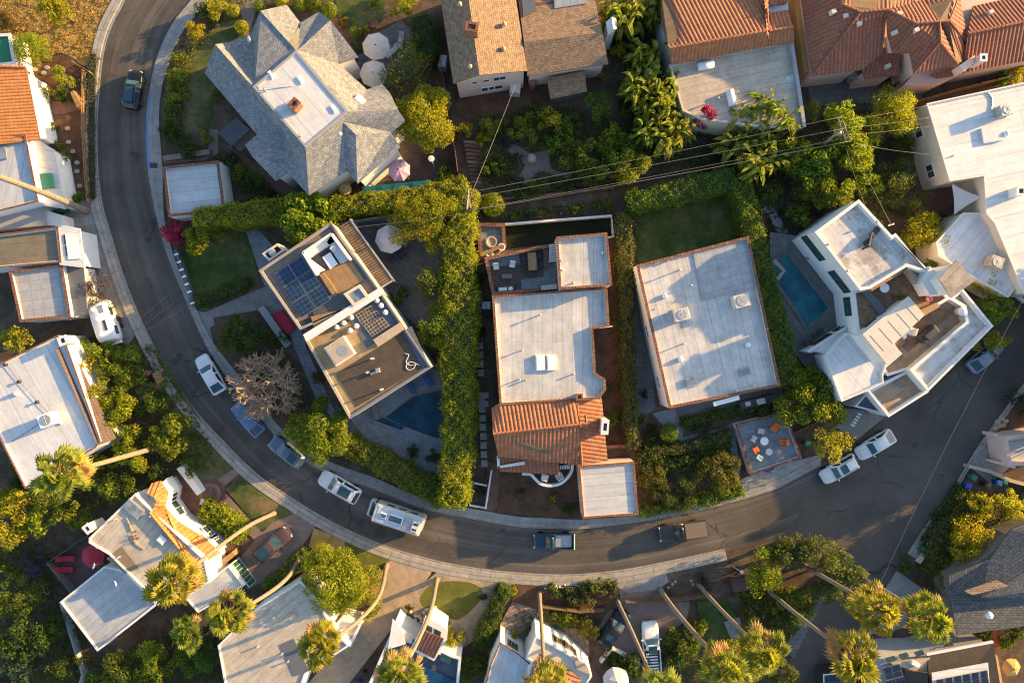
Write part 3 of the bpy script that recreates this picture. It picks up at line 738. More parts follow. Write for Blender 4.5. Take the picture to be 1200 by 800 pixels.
def vent(root, px, py, z, h=.6, r=.07, mat=GALV):
    c = W(px, py, z); MB().lathe((c.x, c.y, z - .02), [(r * 1.8, 0), (r, .06), (r, h * .8), (r * 1.7, h * .82), (r * 1.4, h), (0, h * 1.06)], 9).build('roof_vent', mat, root)
def domevent(root, px, py, z, r=.28, mat=PLASW):
    c = W(px, py, z); MB().lathe((c.x, c.y, z - .02), [(r, 0), (r, .22), (r * .9, .34), (r * .5, .44), (0, .47)], 12).build('roof_vent', mat, root, True)
def skylight(root, px, py, z, w, d, a=0., h=.28, mat=SKYG, frame=GALV):
    c = W(px, py, z); o = MB().box((c.x, c.y, z - .02), w, d, h, a).build('skylight', frame, root)
    MB().box((c.x, c.y, z + h - .018), w - .16, d - .16, .03, a, .96).build('pane', mat, o); return o
def dish(root, px, py, z, a=0.):
    c = W(px, py, z); o = MB().tube([(c.x, c.y, z - .1), (c.x, c.y, z + .7)], .035, 6).build('satellite_dish', GALV, root)
    m = MB(); m.lathe((0, 0, 0), [(0, 0), (.2, .03), (.36, .12), (.38, .14)], 14); rot = Matrix.Rotation(a, 3, 'Z') @ Matrix.Rotation(R(50), 3, 'Y')
    m.v = [tuple(rot @ Vector(v) + Vector((c.x, c.y, z + .75))) for v in m.v]; m.build('reflector', PLASW, o, True)
def panel(root, quad, z, mat, nx=2, ny=3, name='solar_panel', up=.12, tilt=0.0, gap=.03, frame=GALV):
    """quad (4 plan points at height z) split into panels, each a part with its frame"""
    q = pw(quad, z + up)
    for i in range(nx):
        for j in range(ny):
            def B(u, v): return q[0].lerp(q[1], u).lerp(q[3].lerp(q[2], u), v)
            g = gap / 2 / max((q[1] - q[0]).length / nx, .1); g2 = gap / 2 / max((q[3] - q[0]).length / ny, .1)
            c = [B(i / nx + g, j / ny + g2), B((i + 1) / nx - g, j / ny + g2), B((i + 1) / nx - g, (j + 1) / ny - g2), B(i / nx + g, (j + 1) / ny - g2)]
            o = MB().slab(c, .06).build(name, frame, root)
            cen = sum(c, Vector((0, 0, 0))) / 4; d = c[1] - c[0]
            MB().slab([cen + (p - cen) * .975 + Vector((0, 0, .006)) for p in c], .004).build('cells', mat, o, False, math.atan2(d.y, d.x))
def chimney(root, px, py, z0, z1, w, d, a=0., mat=BRICKCH, cap=TERRA):
    c = W(px, py, z1); o = MB().box((c.x, c.y, z0), w, d, z1 - z0, a).build('chimney', mat, root)
    MB().ring([Vector((c.x + x * math.cos(a) - y * math.sin(a), c.y + x * math.sin(a) + y * math.cos(a))) for x, y in ((-w / 2 - .06, -d / 2 - .06), (w / 2 + .06, -d / 2 - .06), (w / 2 + .06, d / 2 + .06), (-w / 2 - .06, d / 2 + .06))],
              [Vector((c.x + x * math.cos(a) - y * math.sin(a), c.y + x * math.sin(a) + y * math.cos(a))) for x, y in ((-w * .28, -d * .28), (w * .28, -d * .28), (w * .28, d * .28), (-w * .28, d * .28))], z1 + .003, z1 + .13).build('chimney_cap', cap, o)
    MB().box((c.x, c.y, z1 + .002), w * .5, d * .5, .03, a).build('flue', DARK, o)
    return o
def part_poly(root, name, poly, z, th, mat, uva=0.):
    p = pw(poly, z)
    mb = MB(); mb.prism(p, z - th, z); return mb.build(name, mat, root, False, uva)
def freewall(name, label, pts, h, mat, th=.2, cat='wall', cope=None, z0=-.05, group=None, closed=False):
    path = [Vector(W(x, y, h)[:2]) for x, y in pts]
    A = offs(path, th / 2); B = offs(path, -th / 2)
    mb = MB(); mb.prism(A + B[::-1], z0, h)
    o = mb.build(name, mat); tag(o, label, cat, group)
    if cope is not None: MB().prism(offs(path, th / 2 + .05) + offs(path, -th / 2 - .05)[::-1], h + .003, h + .07).build('coping', cope, o)
    return o
def fence(label, pts, h, mat, step=1.8, solid=True, group=None):
    path = [Vector(W(x, y, h)[:2]) for x, y in pts]; L = sum((a - b).length for a, b in zip(path, path[1:])); rs = resample(path, max(2, int(L / step) + 1))
    o = thing('fence', label, 'fence', (rs[0].x, rs[0].y, 0), None, group)
    for p in rs: MB().box((p.x, p.y, -.05), .1, .1, h + .12, 0).build('post', mat, o)
    b = MB(); A = offs(path, .025); B = offs(path, -.025)
    if solid: b.prism(A + B[::-1], .05, h - .02)
    else:
        for z in (.35, h * .6, h - .1): b.prism(A + B[::-1], z, z + .1, True)
    b.build('boards', mat, o); return o
# ------------------------------------------------------------------ vehicles
def carframe(px, py, deg, label, cat, name='parked_car'):
    w = W(px, py, 0); return thing(name, label, cat, (w.x, w.y, ROADZ), R(-deg))
ROADZ = .02
def loft(st, zpts=None):
    """body shell from stations (x, half width, z bottom, z shoulder, z top)"""
    mb = MB(); vs = []; n = 0
    for x, w, zb, zs, zt in st:
        ring = [(x, -w * .9, zb), (x, -w, zb + (zs - zb) * .35), (x, -w * .985, zs - .06), (x, -w * .93, zs), (x, -w * .6, zt - .01), (x, 0, zt), (x, w * .6, zt - .01), (x, w * .93, zs), (x, w * .985, zs - .06), (x, w, zb + (zs - zb) * .35), (x, w * .9, zb)]
        n = len(ring); vs += ring
    m = len(st); fs = [[i * n + k, (i + 1) * n + k, (i + 1) * n + (k + 1) % n, i * n + (k + 1) % n] for i in range(m - 1) for k in range(n)]
    fs += [list(range(n)), [m * n - 1 - k for k in range(n)]]
    return mb.add(vs, fs)
def frustum(base, top, zb, zt, mid=.5):
    """rounded glasshouse between a base rectangle and a roof rectangle: (x0,x1,halfwidth)"""
    def ring(x0, x1, w, z, r):
        return [(x0 + r, -w, z), (x1 - r, -w, z), (x1, -w + r * 1.6, z), (x1, w - r * 1.6, z), (x1 - r, w, z), (x0 + r, w, z), (x0, w - r * 1.6, z), (x0, -w + r * 1.6, z)]
    mb = MB(); b = ring(*base, zb, .1); t = ring(*top, zt - .06, .12); t2 = ring(top[0] + .12, top[1] - .12, top[2] - .1, zt, .12)
    n = 8; fs = [[r * n + k, r * n + (k + 1) % n, (r + 1) * n + (k + 1) % n, (r + 1) * n + k] for r in range(2) for k in range(n)] + [[16 + k for k in range(n)]]
    mb.add(b + t + t2, fs); return mb
def pane(parent, quad, name, shrink=.92, out=.012, mat=None):
    q = [Vector(p) for p in quad]; c = sum(q, Vector((0, 0, 0))) / 4; n = (q[1] - q[0]).cross(q[2] - q[0]).normalized()
    if n.dot(c - Vector((0, 0, .8))) < 0: n = -n
    p = [c + (v - c) * shrink + n * out for v in q]
    mb = MB(); mb.add(p + [v - n * (out + .02) for v in p], [[0, 1, 2, 3], [0, 4, 5, 1], [1, 5, 6, 2], [2, 6, 7, 3], [3, 7, 4, 0]])
    return mb.build(name, mat or CGLASS, parent)
def wheels(t, L, Wd, r=.33, xf=None, xr=None, spec=None):
    for x in (L * .31 if xf is None else xf, -L * .3 if xr is None else xr):
        for s in (-1, 1):
            y = s * (Wd / 2 - .09); m = MB(); m.lathe((0, 0, 0), [(r * .6, -.11), (r * .96, -.11), (r, -.07), (r, .07), (r * .96, .11), (r * .6, .11)], 16)
            m.v = [(v[0] + x, y + v[2], r + v[1]) for v in m.v]; o = m.build('wheel', TYRE, t, True)
            d = MB(); d.lathe((0, 0, 0), [(0, -.1), (r * .62, -.1), (r * .62, .1), (0, .1)], 12); d.v = [(v[0] + x, y + s * .01 + v[2], r + v[1]) for v in d.v]; d.build('rim', RIMM, o)
def car(px, py, deg, L, Wd, Ht, paint, label, kind='sedan', sunroof=None, rails=False, roofmat=None, cat='car', name='parked_car'):
    t = carframe(px, py, deg, label, cat, name); h = L / 2; w = Wd / 2
    tall = Ht > 1.55; hz = .98 if tall else .86; bz = 1.05 if tall else .92
    if kind == 'sedan': rear, rt = -h * .92, -h * .42; tz = .97
    else: rear, rt = -h * .965, -h * .8; tz = bz
    if kind in ('sedan', 'suv'):
        st = [(-h, w * .72, .38, .72, .74), (-h * .985, w * .84, .3, tz - .1, tz - .07), (-h * .93, w * .95, .25, tz - .03, tz), (-h * .7, w, .22, bz - .02, bz), (-h * .2, w, .2, bz - .02, bz + .01), (h * .25, w, .2, bz - .03, bz), (h * .5, w * .985, .22, hz - .02, hz + .03), (h * .78, w * .94, .25, hz - .1, hz - .04), (h * .92, w * .85, .28, hz - .22, hz - .16), (h * .985, w * .68, .32, hz - .34, hz - .3), (h, w * .55, .38, .55, .56)]
        body = loft(st).build('body', paint, t, True)
        fb, ft = h * .42, h * .08 + (.1 if tall else 0)
        base, top = (rear, fb, w * .93), (rt, ft, w * .76)
        cab = frustum(base, top, bz - .02, Ht).build('cabin', roofmat or paint, t, True)
        zb, zt = bz + .02, Ht - .09
        pane(t, [(fb - .0, -w * .8, zb), (fb, w * .8, zb), (ft, w * .64, zt), (ft, -w * .64, zt)], 'windscreen', .95)
        pane(t, [(rear, w * .78, zb), (rear, -w * .78, zb), (rt, -w * .62, zt), (rt, w * .62, zt)], 'rear_window', .92)
        for s in (-1, 1):
            x0, x1, u0, u1 = rear + .22, fb - .25, rt + .1, ft - .06; mid = -.05 * L
            for (a, b, c, d) in ((mid + .06, x1, u1, mid + .06), (x0, mid - .06, mid - .06, u0)):
                pane(t, [(a, s * w * .93, zb), (b, s * w * .93, zb), (c, s * w * .76, zt), (d, s * w * .76, zt)], 'side_window', .93, .014)
            MB().box((fb - .18, s * (w + .06), bz - .02), .12, .2, .14, 0, .8, .03).build('wing_mirror', paint, t)
            MB().box((h * .9, s * w * .66, hz - .34), .24, .34, .14, s * .35, .8, .03).build('headlight', HEADL, t)
            MB().box((-h * .965, s * w * .72, tz - .26), .1, .32, .16, -s * .2, .9, .02).build('taillight', TAILL, t)
        if sunroof: 
            u0, u1 = sunroof; o = MB().box((rt + (ft - rt) * (u0 + u1) / 2, 0, Ht - .006), (ft - rt) * (u1 - u0), w * 1.08, .02, 0, .97).build('sunroof', CGLASS, t)
        if rails:
            for s in (-1, 1): MB().tube([(rt + .2, s * w * .64, Ht - .02), (rt + .3, s * w * .64, Ht + .05), (ft - .3, s * w * .64, Ht + .05), (ft - .2, s * w * .64, Ht - .02)], .025, 5).build('roof_rail', DARK, t)
        MB().box((h * .985, 0, .3), .06, w * 1.0, .16, 0, .9).build('grille', DARK, t)
        wheels(t, L, Wd, .34 if tall else .32)
        return t
    # pickup
    bed = kind == 'pickup'; hz = 1.05; bz = 1.12
    st = [(-h, w * .9, .45, .9, .92), (-h * .98, w * .95, .4, bz - .42, bz - .4), (-h * .05, w, .4, bz - .42, bz - .4), (-h * .04, w, .38, bz - .02, bz), (h * .3, w, .38, bz - .02, bz), (h * .42, w * .99, .38, hz - .02, hz + .05), (h * .8, w * .97, .4, hz - .08, hz), (h * .93, w * .9, .42, hz - .16, hz - .12), (h, w * .74, .45, .72, .75)]
    body = loft(st).build('body', paint, t, True)
    b = MB()
    for s in (-1, 1): b.box((-h * .52, s * (w - .06), bz - .45), h * .94, .11, .43)
    b.box((-h * .97, 0, bz - .45), .09, Wd - .2, .4); b.box((-h * .06, 0, bz - .45), .06, Wd - .2, .44)
    b.build('bed_wall', paint, t)
    base, top = (-h * .03, h * .38, w * .92), (h * .02, h * .2, w * .76)
    frustum(base, top, bz - .02, Ht).build('cabin', roofmat or paint, t, True); zb, zt = bz + .02, Ht - .09
    pane(t, [(base[1], -w * .8, zb), (base[1], w * .8, zb), (top[1], w * .64, zt), (top[1], -w * .64, zt)], 'windscreen', .95)
    pane(t, [(base[0], w * .78, zb), (base[0], -w * .78, zb), (top[0], -w * .62, zt), (top[0], w * .62, zt)], 'rear_window', .9)
    for s in (-1, 1):
        pane(t, [(base[0] + .15, s * w * .92, zb), (base[1] - .2, s * w * .92, zb), (top[1] - .03, s * w * .76, zt), (top[0] + .1, s * w * .76, zt)], 'side_window', .92, .014)
        MB().box((base[1] - .1, s * (w + .07), bz), .14, .22, .18, 0, .8, .03).build('wing_mirror', paint, t)
        MB().box((h * .95, s * w * .72, hz - .3), .12, .28, .16, 0, .9, .03).build('headlight', HEADL, t)
        MB().box((-h * .995, s * w * .86, .75), .05, .14, .24).build('taillight', TAILL, t)
    MB().box((h * .98, 0, .42), .1, w * 1.7, .18, 0, .95, .03).build('bumper', GALV, t)
    wheels(t, L, Wd, .37)
    return t
# ------------------------------------------------------------------ furniture and small things
def umbrella(px, py, r, z, label, mat, n=8, group=None, z0=0., scallop=0.):
    w = W(px, py, z); rm = r * .1 * (1 - z / CAMH); t = thing('parasol', label, 'parasol', (w.x, w.y, z0), None, group); a0 = random.uniform(0, 1)
    c = MB(); vs = [(w.x, w.y, z + .35)]; 
    for i in range(2 * n):
        a = a0 + PI * i / n; q = rm * (1 if i % 2 == 0 else .935 - scallop); vs.append((w.x + q * math.cos(a) * .55, w.y + q * math.sin(a) * .55, z + .35 - .3 * .55 - (.02 if i % 2 else 0)))
    for i in range(2 * n):
        a = a0 + PI * i / n; q = rm * (1 if i % 2 == 0 else .935 - scallop); vs.append((w.x + q * math.cos(a), w.y + q * math.sin(a), z - .12 - (.05 if i % 2 else 0)))
    m = 2 * n; fs = [[0, 1 + i, 1 + (i + 1) % m] for i in range(m)] + [[1 + i, 1 + m + i, 1 + m + (i + 1) % m, 1 + (i + 1) % m] for i in range(m)]
    c.add(vs, fs); co = c.build('canopy', mat, t)
    MB().lathe((w.x, w.y, z + .33), [(.09, 0), (.07, .06), (.03, .14), (0, .17)], 8).build('finial', DARK, t)
    MB().tube([(w.x, w.y, z0), (w.x, w.y, z + .3)], .03, 7).build('pole', GALV, t)
    rb = MB()
    for i in range(n):
        a = a0 + 2 * PI * i / n; rb.tube([(w.x, w.y, z + .31), (w.x + rm * .55 * math.cos(a), w.y + rm * .55 * math.sin(a), z + .16), (w.x + rm * .98 * math.cos(a), w.y + rm * .98 * math.sin(a), z - .14)], .015, 4, False)
    rb.build('ribs', GALV, t)
    MB().lathe((w.x, w.y, z0), [(.3, 0), (.28, .07), (.05, .1)], 12).build('base', DARK, t)
    return t
def chair(px, py, z, deg, label, seat, frame=DARK, s=1.0, group=None, cat='chair'):
    """deg: way the sitter faces, clockwise from right in plan"""
    w = W(px, py, z); t = thing('garden_chair', label, cat, w, R(-deg), group)
    MB().box((0, 0, .36 * s), .58 * s, .58 * s, .12 * s, 0, .97, .03).build('seat', seat, t)
    m = MB(); m.box((-.29 * s, 0, .44 * s), .1 * s, .58 * s, .42 * s, 0, 1, .03); m.build('backrest', seat, t)
    f = MB()
    for sx in (-1, 1):
        for sy in (-1, 1): f.box((sx * .26 * s, sy * .28 * s, 0), .05, .05, .38 * s)
    for sy in (-1, 1): f.box((0, sy * .32 * s, .55 * s), .56 * s, .07, .05)
    f.build('frame', frame, t); return t
def table(px, py, z, deg, lx, ly, h, label, top, leg=DARK, round_=False, cat='table', group=None):
    w = W(px, py, z); t = thing('garden_table', label, cat, w, R(-deg), group)
    if round_: MB().lathe((0, 0, h - .05), [(lx / 2 * .97, 0), (lx / 2, .01), (lx / 2, .05), (0, .05)], 20).build('tabletop', top, t); MB().lathe((0, 0, 0), [(lx * .25, 0), (.05, .06), (.04, h - .06), (lx * .2, h - .045)], 10).build('pedestal', leg, t)
    else:
        MB().box((0, 0, h - .06), lx, ly, .06, 0, 1, .01).build('tabletop', top, t)
        for sx in (-1, 1):
            for sy in (-1, 1): MB().box((sx * (lx / 2 - .08), sy * (ly / 2 - .08), 0), .07, .07, h - .055).build('leg', leg, t)
    return t
def lounger(px, py, z, deg, label, mat, frame=DARK, group=None):
    w = W(px, py, z); t = thing('sun_lounger', label, 'sun lounger', w, R(-deg), group)
    MB().box((.25, 0, .3), 1.4, .62, .1, 0, 1, .03).build('mattress', mat, t)
    m = MB(); m.add([(-.45, -.31, .3), (-1.0, -.31, .72), (-1.0, .31, .72), (-.45, .31, .3), (-.45, -.31, .4), (-.97, -.31, .82), (-.97, .31, .82), (-.45, .31, .4)], [[3, 2, 1, 0], [4, 5, 6, 7], [0, 1, 5, 4], [1, 2, 6, 5], [2, 3, 7, 6], [3, 0, 4, 7]]); m.build('backrest', mat, t)
    for sx in (-.7, .8):
        for sy in (-.28, .28): MB().box((sx, sy, 0), .05, .05, .3).build('leg', frame, t)
    return t
def bin_(px, py, deg, label, mat, lid=None, z=0., group=None):
    w = W(px, py, z); t = thing('wheelie_bin', label, 'bin', w, R(-deg), group)
    MB().box((0, 0, .05), .5, .48, .92, 0, 1.18, .03).build('body', mat, t)
    l = MB(); l.box((.0, 0, .973), .68, .64, .05, 0, 1, .015); l.box((.02, 0, 1.02), .5, .46, .05, 0, .8); l.build('lid', lid or mat, t)
    for s in (-1, 1):
        m = MB(); m.lathe((0, 0, 0), [(0, -.03), (.12, -.03), (.12, .03), (0, .03)], 12); m.v = [(v[0] - .26, s * .24 + v[2], .12 + v[1]) for v in m.v]; m.build('wheel', TYRE, t)
    MB().tube([(-.36, -.22, .95), (-.42, -.22, .98), (-.42, .22, .98), (-.36, .22, .95)], .018, 5).build('handle', mat, t)
    return t
def pot(px, py, z, r, h, label, mat=TERRA, plant=None):
    w = W(px, py, z); t = thing('plant_pot', label, 'plant pot', w)
    MB().lathe(w, [(r * .7, 0), (r, h * .85), (r * 1.08, h * .86), (r * 1.08, h), (r * .85, h), (r * .8, h * .88), (0, h * .88)], 14).build('pot', mat, t)
    if plant is not None: leaves('plant', crown(w.x, w.y, z + h + r * .7, r * 1.1, r * 1.1, r * 1.0, .1, 70, 8), plant, t)
    return t
def cable(name, label, p0, p1, sag=.5, r=.02, mat=None, group=None, n=24):
    a, b = W(*p0), W(*p1); pts = [a.lerp(b, i / n) - Vector((0, 0, sag * 4 * (i / n) * (1 - i / n))) for i in range(n + 1)]
    o = MB().tube(pts, r, 5).build(name, mat or CABLE, None, True); return tag(o, label, 'cable', group)
CABLE = M('weathered cable', (.22, .19, .16), .7, .1)
# ------------------------------------------------------------------ ground sheets
LZ = [.03]
def sheet(name, poly, mat, z=None, smooth=0, uva=0., kind='structure', label=None, closed=True):
    if z is None: LZ[0] += .0012; z = LZ[0]
    pts = [W(x, y, 0) for x, y in poly]
    if smooth: pts = [Vector((p[0], p[1], 0)) for p in spline(pts, smooth, True)]
    mb = MB(); v = [(p.x, p.y, z) for p in pts]
    if area2(v) < 0: v = v[::-1]
    mb.poly(v); o = mb.build(name, mat, None, False, uva); tag(o, label, None, None, kind); return o
def ribbon(name, A, B, z, mat, thick=0., label=None, kind='structure', n=120, sm=8):
    A = resample(spline([W(*p) for p in A], sm), n); B = resample(spline([W(*p) for p in B], sm), n); v = []; f = []; uv = []
    L = 0; us = []
    for i in range(n):
        if i: L += ((A[i] + B[i]) / 2 - (A[i - 1] + B[i - 1]) / 2).length
        us.append(L); v += [(A[i].x, A[i].y, z), (B[i].x, B[i].y, z)]
    for i in range(n - 1):
        f.append([2 * i, 2 * i + 2, 2 * i + 3, 2 * i + 1]); wa, wb = (A[i] - B[i]).length, (A[i + 1] - B[i + 1]).length
        uv += [(us[i], wa / 2), (us[i + 1], wb / 2), (us[i + 1], -wb / 2), (us[i], -wa / 2)]
    if thick:
        k = len(v); v += [(x, y, q - thick) for x, y, q in v]
        for i in range(n - 1):
            f += [[2 * i + 2, 2 * i, k + 2 * i, k + 2 * i + 2], [2 * i + 1, 2 * i + 3, k + 2 * i + 3, k + 2 * i + 1]]; uv += [(us[i + 1], 0), (us[i], 0), (us[i], .12), (us[i + 1], .12)] * 2
    o = build(name, v, f, mat, None, False, None, uv); return tag(o, label, None, None, kind)
# ------------------------------------------------------------------ sky, sun, camera
SUN_EL, SUN_AZ = R(12.0), R(21.0)      # azimuth from +x towards +y
def light():
    w = bpy.data.worlds.new('World'); SC.world = w; w.use_nodes = True; nt = w.node_tree
    sk = nt.nodes.new('ShaderNodeTexSky'); sk.sky_type = 'NISHITA'; sk.sun_disc = False
    sk.sun_elevation = SUN_EL; sk.sun_rotation = R(90) - SUN_AZ; sk.air_density = 1.0; sk.dust_density = 1.3; sk.ozone_density = 1.6
    bg = nt.nodes['Background']; bg.inputs[1].default_value = .132; lk(nt, sk.outputs[0], bg.inputs[0])
    l = bpy.data.lights.new('sun', 'SUN'); l.energy = 5.0; l.angle = R(.53); l.color = (1.0, .62, .22)
    o = bpy.data.objects.new('sun', l); C.objects.link(o)
    d = Vector((math.cos(SUN_EL) * math.cos(SUN_AZ), math.cos(SUN_EL) * math.sin(SUN_AZ), math.sin(SUN_EL)))
    o.rotation_euler = d.to_track_quat('Z', 'Y').to_euler(); o.location = d * 150
    c = bpy.data.cameras.new('camera'); c.sensor_width = 36; c.lens = 24; c.clip_end = 2000; c.clip_start = 1
    co = bpy.data.objects.new('camera', c); C.objects.link(co); co.location = (0, 0, CAMH); SC.camera = co
    v = SC.view_settings; v.view_transform = 'Standard'; v.look = 'None'; v.exposure = EXPO; v.gamma = 1; v.use_curve_mapping = False
    SC.cycles.max_bounces = 6; SC.cycles.pixel_filter_type = 'BLACKMAN_HARRIS'; SC.cycles.filter_width = 1.15; SC.cycles.use_denoising = True
EXPO = 1.68
light()
# ------------------------------------------------------------------ ground and road
g = MB(); g.add([(-260, -260, 0), (260, -260, 0), (260, 260, 0), (-260, 260, 0)], [[0, 1, 2, 3]]); tag(g.build('ground', DIRT), None, None, None, 'structure')
OUT = [(150, -30), (143, 0), (128, 30), (119, 60), (114, 100), (111, 150), (112, 200), (117, 240), (127, 275), (138, 312), (154, 356), (174, 400), (200, 447), (226, 482), (255, 514), (300, 558), (350, 592), (380, 610), (408, 624), (450, 642), (505, 658), (550, 667), (600, 673), (662, 676), (725, 671), (780, 661), (850, 646), (925, 629)]
INN = [(245, -30), (225, 0), (203, 28), (186, 64), (176, 104), (172, 142), (174, 200), (184, 255), (197, 300), (219, 354), (241, 403), (262, 436), (285, 466), (310, 496), (345, 532), (390, 557), (434, 571), (470, 586), (505, 598), (540, 605), (600, 616), (640, 618.5), (682, 619), (742, 612), (800, 602), (850, 590), (911, 571), (962, 543)]
ribbon('road', OUT, INN, .020, ASPH, n=200)
sheet('road', [(923, 629), (961, 543.5), (1005, 516), (1042, 488), (1087, 458), (1130, 426), (1168, 380), (1205, 330), (1260, 270), (1330, 330), (1200, 445), (1155, 507), (1132, 542), (1107, 585), (1085, 612), (1062, 647), (1040, 682), (1020, 706), (1000, 742), (982, 790), (975, 860), (900, 860), (926, 775), (936, 740), (962, 692), (975, 660), (950, 632)], ASPH, .024, uva=None)
def between(A, B, t): return A + (B - A) * t
OK2 = [tuple(p) for p in offs([Vector(p) for p in OUT], 10)]
O1 = [tuple(p) for p in offs([Vector(p) for p in OUT], 1.5)]
ribbon('kerb', OK2[:-1], OUT[:-1], .13, KERB, .14, n=200)
# gutter apron, a lighter concrete strip laid in the asphalt along the kerb
ribbon('gutter', OUT[:-1], [tuple(p) for p in offs([Vector(p) for p in OUT], -3.5)][:-1], .026, KERB, n=200)
# inner pavement, its width changing along the street
wI = [17, 16, 15, 14.5, 14, 15, 17, 9, 7, 7, 9, 12, 12, 11, 12, 14, 13, 12, 12, 12, 12, 12, 11, 9, 9, 9, 9, 8]
II = [tuple(p) for p in offs([Vector(p) for p in INN], [-w for w in wI])]
ribbon('pavement', INN, II, .13, CONC, .14, n=200)
ribbon('kerb', INN, [tuple(p) for p in offs([Vector(p) for p in INN], -2)], .134, KERB, .14, n=200)
ribbon('kerb_paint', [(175.5, 112), (172.2, 142), (172.6, 170), (174.2, 200)], [(177.5, 112), (174.2, 142), (174.6, 170), (176.2, 200)], .14, BLUEKERB, n=16)
ribbon('kerb', [(1205, 441), (1156, 508), (1133, 543), (1108, 586), (1086, 613), (1063, 648)], [(1211, 443), (1161, 511), (1137, 546), (1112, 589), (1092, 617), (1069, 652)], .13, KERB, .14, n=40)
ribbon('pavement', [(1113, 588), (1092, 617), (1069, 652)], [(1119, 594), (1100, 622), (1076, 655)], .128, CONC, .1, n=20)
# pale dashes painted on the road in place of glinting overhead cables
m = MB()
for (a, b, n) in (((163, 374), (198, 345), 11), ((166, 383), (206, 353), 13), ((170, 388), (216, 361), 15)):
    for i in range(n):
        p = W(a[0] + (b[0] - a[0]) * i / n, a[1] + (b[1] - a[1]) * i / n); q = ang(a, b); d = Vector((math.cos(q), math.sin(q), 0)) * .07; s = Vector((-d.y, d.x, 0)) * .6
        m.add([p - d - s + Vector((0, 0, .03)), p + d - s + Vector((0, 0, .03)), p + d + s + Vector((0, 0, .03)), p - d + s + Vector((0, 0, .03))], [[0, 1, 2, 3]])
tag(m.build('cable_glints', M('cable glint dots', (.22, .22, .215))), None, None, None, 'structure')
tag(MB().box(W(180, 194, .128), .9, .6, .02, R(-5)).build('drain_grate', DARK), 'dark square grate in the pavement beside the grey garage', 'grate')
tag(sheet('pavement_patch', [(106.5, 312), (116, 311), (117, 322), (108, 323.5)], SLATEW, .2))
# plots -------------------------------------------------------------------------------------------
sheet('dry_grass', [(-40, -40), (140, -40), (132, 0), (117, 30), (108, 62), (100, 78), (82, 66), (60, 62), (30, 70), (0, 44), (-40, 40)], DRYGR, smooth=4)
sheet('garden_soil', [(28, 72), (82, 66), (106, 84), (102, 150), (104, 235), (60, 235), (72, 200), (46, 160)], REDDIRT)
sheet('driveway', [(75, 262), (112, 244), (121, 275), (131, 312), (147, 356), (160, 390), (150, 405), (110, 380), (98, 340), (90, 300)], DRIVE, uva=R(15))
sheet('forecourt', [(74, 236), (106, 232), (113, 246), (112, 262), (76, 268)], CONC)
sheet('lawn', [(222, 45), (268, 22), (290, 40), (262, 60), (250, 110), (244, 152), (214, 155), (216, 110)], LAWN, smooth=5)
sheet('flower_bed', [(212, 40), (236, 10), (300, 2), (306, 12), (262, 26), (226, 60), (214, 108), (212, 180), (190, 182), (194, 110)], DIRT, smooth=3)
sheet('garden_path', [(276, 6), (300, 0), (300, 14), (292, 40), (286, 44), (284, 20)], PINKDRIVE)
sheet('garden_path', [(246, 152), (256, 152), (256, 180), (240, 188), (192, 192), (192, 184), (244, 176)], PINKDRIVE)
sheet('lawn', [(392, -6), (452, -6), (450, 22), (420, 34), (396, 20)], LAWNG)
sheet('garden_path', [(383, 22), (400, 32), (430, 58), (420, 70), (398, 48)], BRICKP)
sheet('patio', [(432, 46), (470, 24), (492, 44), (492, 86), (440, 110), (418, 76)], SLATE)
sheet('patio', [(424, 200), (470, 160), (478, 150), (520, 196), (522, 226), (400, 236), (380, 226)], DKBRICK, uva=R(20))
sheet('garden_path', [(266, 178), (278, 170), (300, 196), (352, 228), (340, 234), (290, 206)], BRICKP)
sheet('lawn', [(209, 272), (290, 262), (303, 330), (240, 362), (226, 356)], LAWNG, smooth=0)
sheet('driveway', [(226, 362), (240, 366), (310, 336), (328, 352), (330, 372), (268, 372), (246, 384), (252, 408), (244, 408)], DRIVE, uva=R(-25))
sheet('side_path', [(288, 270), (302, 268), (330, 300), (360, 410), (392, 480), (412, 494), (400, 500), (372, 470), (330, 372), (308, 330)], BLUEP)
sheet('patio', [(400, 250), (470, 240), (522, 250), (522, 400), (486, 380), (440, 340), (398, 262)], SLATE, uva=R(-35))
sheet('pool_deck', [(410, 490), (505, 430), (524, 440), (522, 548), (500, 560), (440, 530)], BLUEP, uva=R(33))
sheet('side_path', [(392, 470), (412, 494), (444, 532), (470, 548), (430, 548), (400, 520)], SLATE)
sheet('verge', [(250, 372), (310, 362), (330, 400), (352, 450), (400, 520), (440, 545), (430, 562), (390, 546), (350, 522), (300, 470), (262, 424)], DIRT)
sheet('garden_soil', [(548, 262), (580, 258), (580, 530), (590, 560), (582, 604), (520, 600), (530, 520)], DIRT)
sheet('side_yard', [(714, 262), (735, 258), (742, 528), (714, 524), (704, 470), (712, 380)], REDDIRT)
sheet('garden_soil', [(580, 548), (690, 548), (684, 606), (580, 602)], REDDIRT)
sheet('brick_path', [(572, 540), (586, 545), (582, 596), (567, 596)], BRICKP, uva=R(85))
sheet('turf_strip', [(592, 262), (718, 252), (720, 277), (590, 292)], TURF)
sheet('lawn', [(742, 236), (860, 216), (876, 282), (748, 316)], LAWNG)
sheet('side_path', [(741, 312), (757, 312), (768, 480), (748, 492), (744, 440)], SLATE)
sheet('garden_soil', [(744, 488), (900, 462), (940, 490), (940, 556), (876, 578), (748, 604)], DIRT)
sheet('garden_path', [(764, 484), (790, 478), (800, 500), (800, 512), (844, 502), (866, 492), (872, 502), (862, 512), (868, 560), (858, 560), (856, 514), (800, 520), (790, 512)], BLUEP)
sheet('terrace', [(786, 474), (914, 444), (918, 470), (800, 490)], SLATE, uva=R(14))
sheet('garden_soil', [(560, 128), (742, 150), (760, 200), (720, 236), (560, 250), (548, 180)], DIRT)
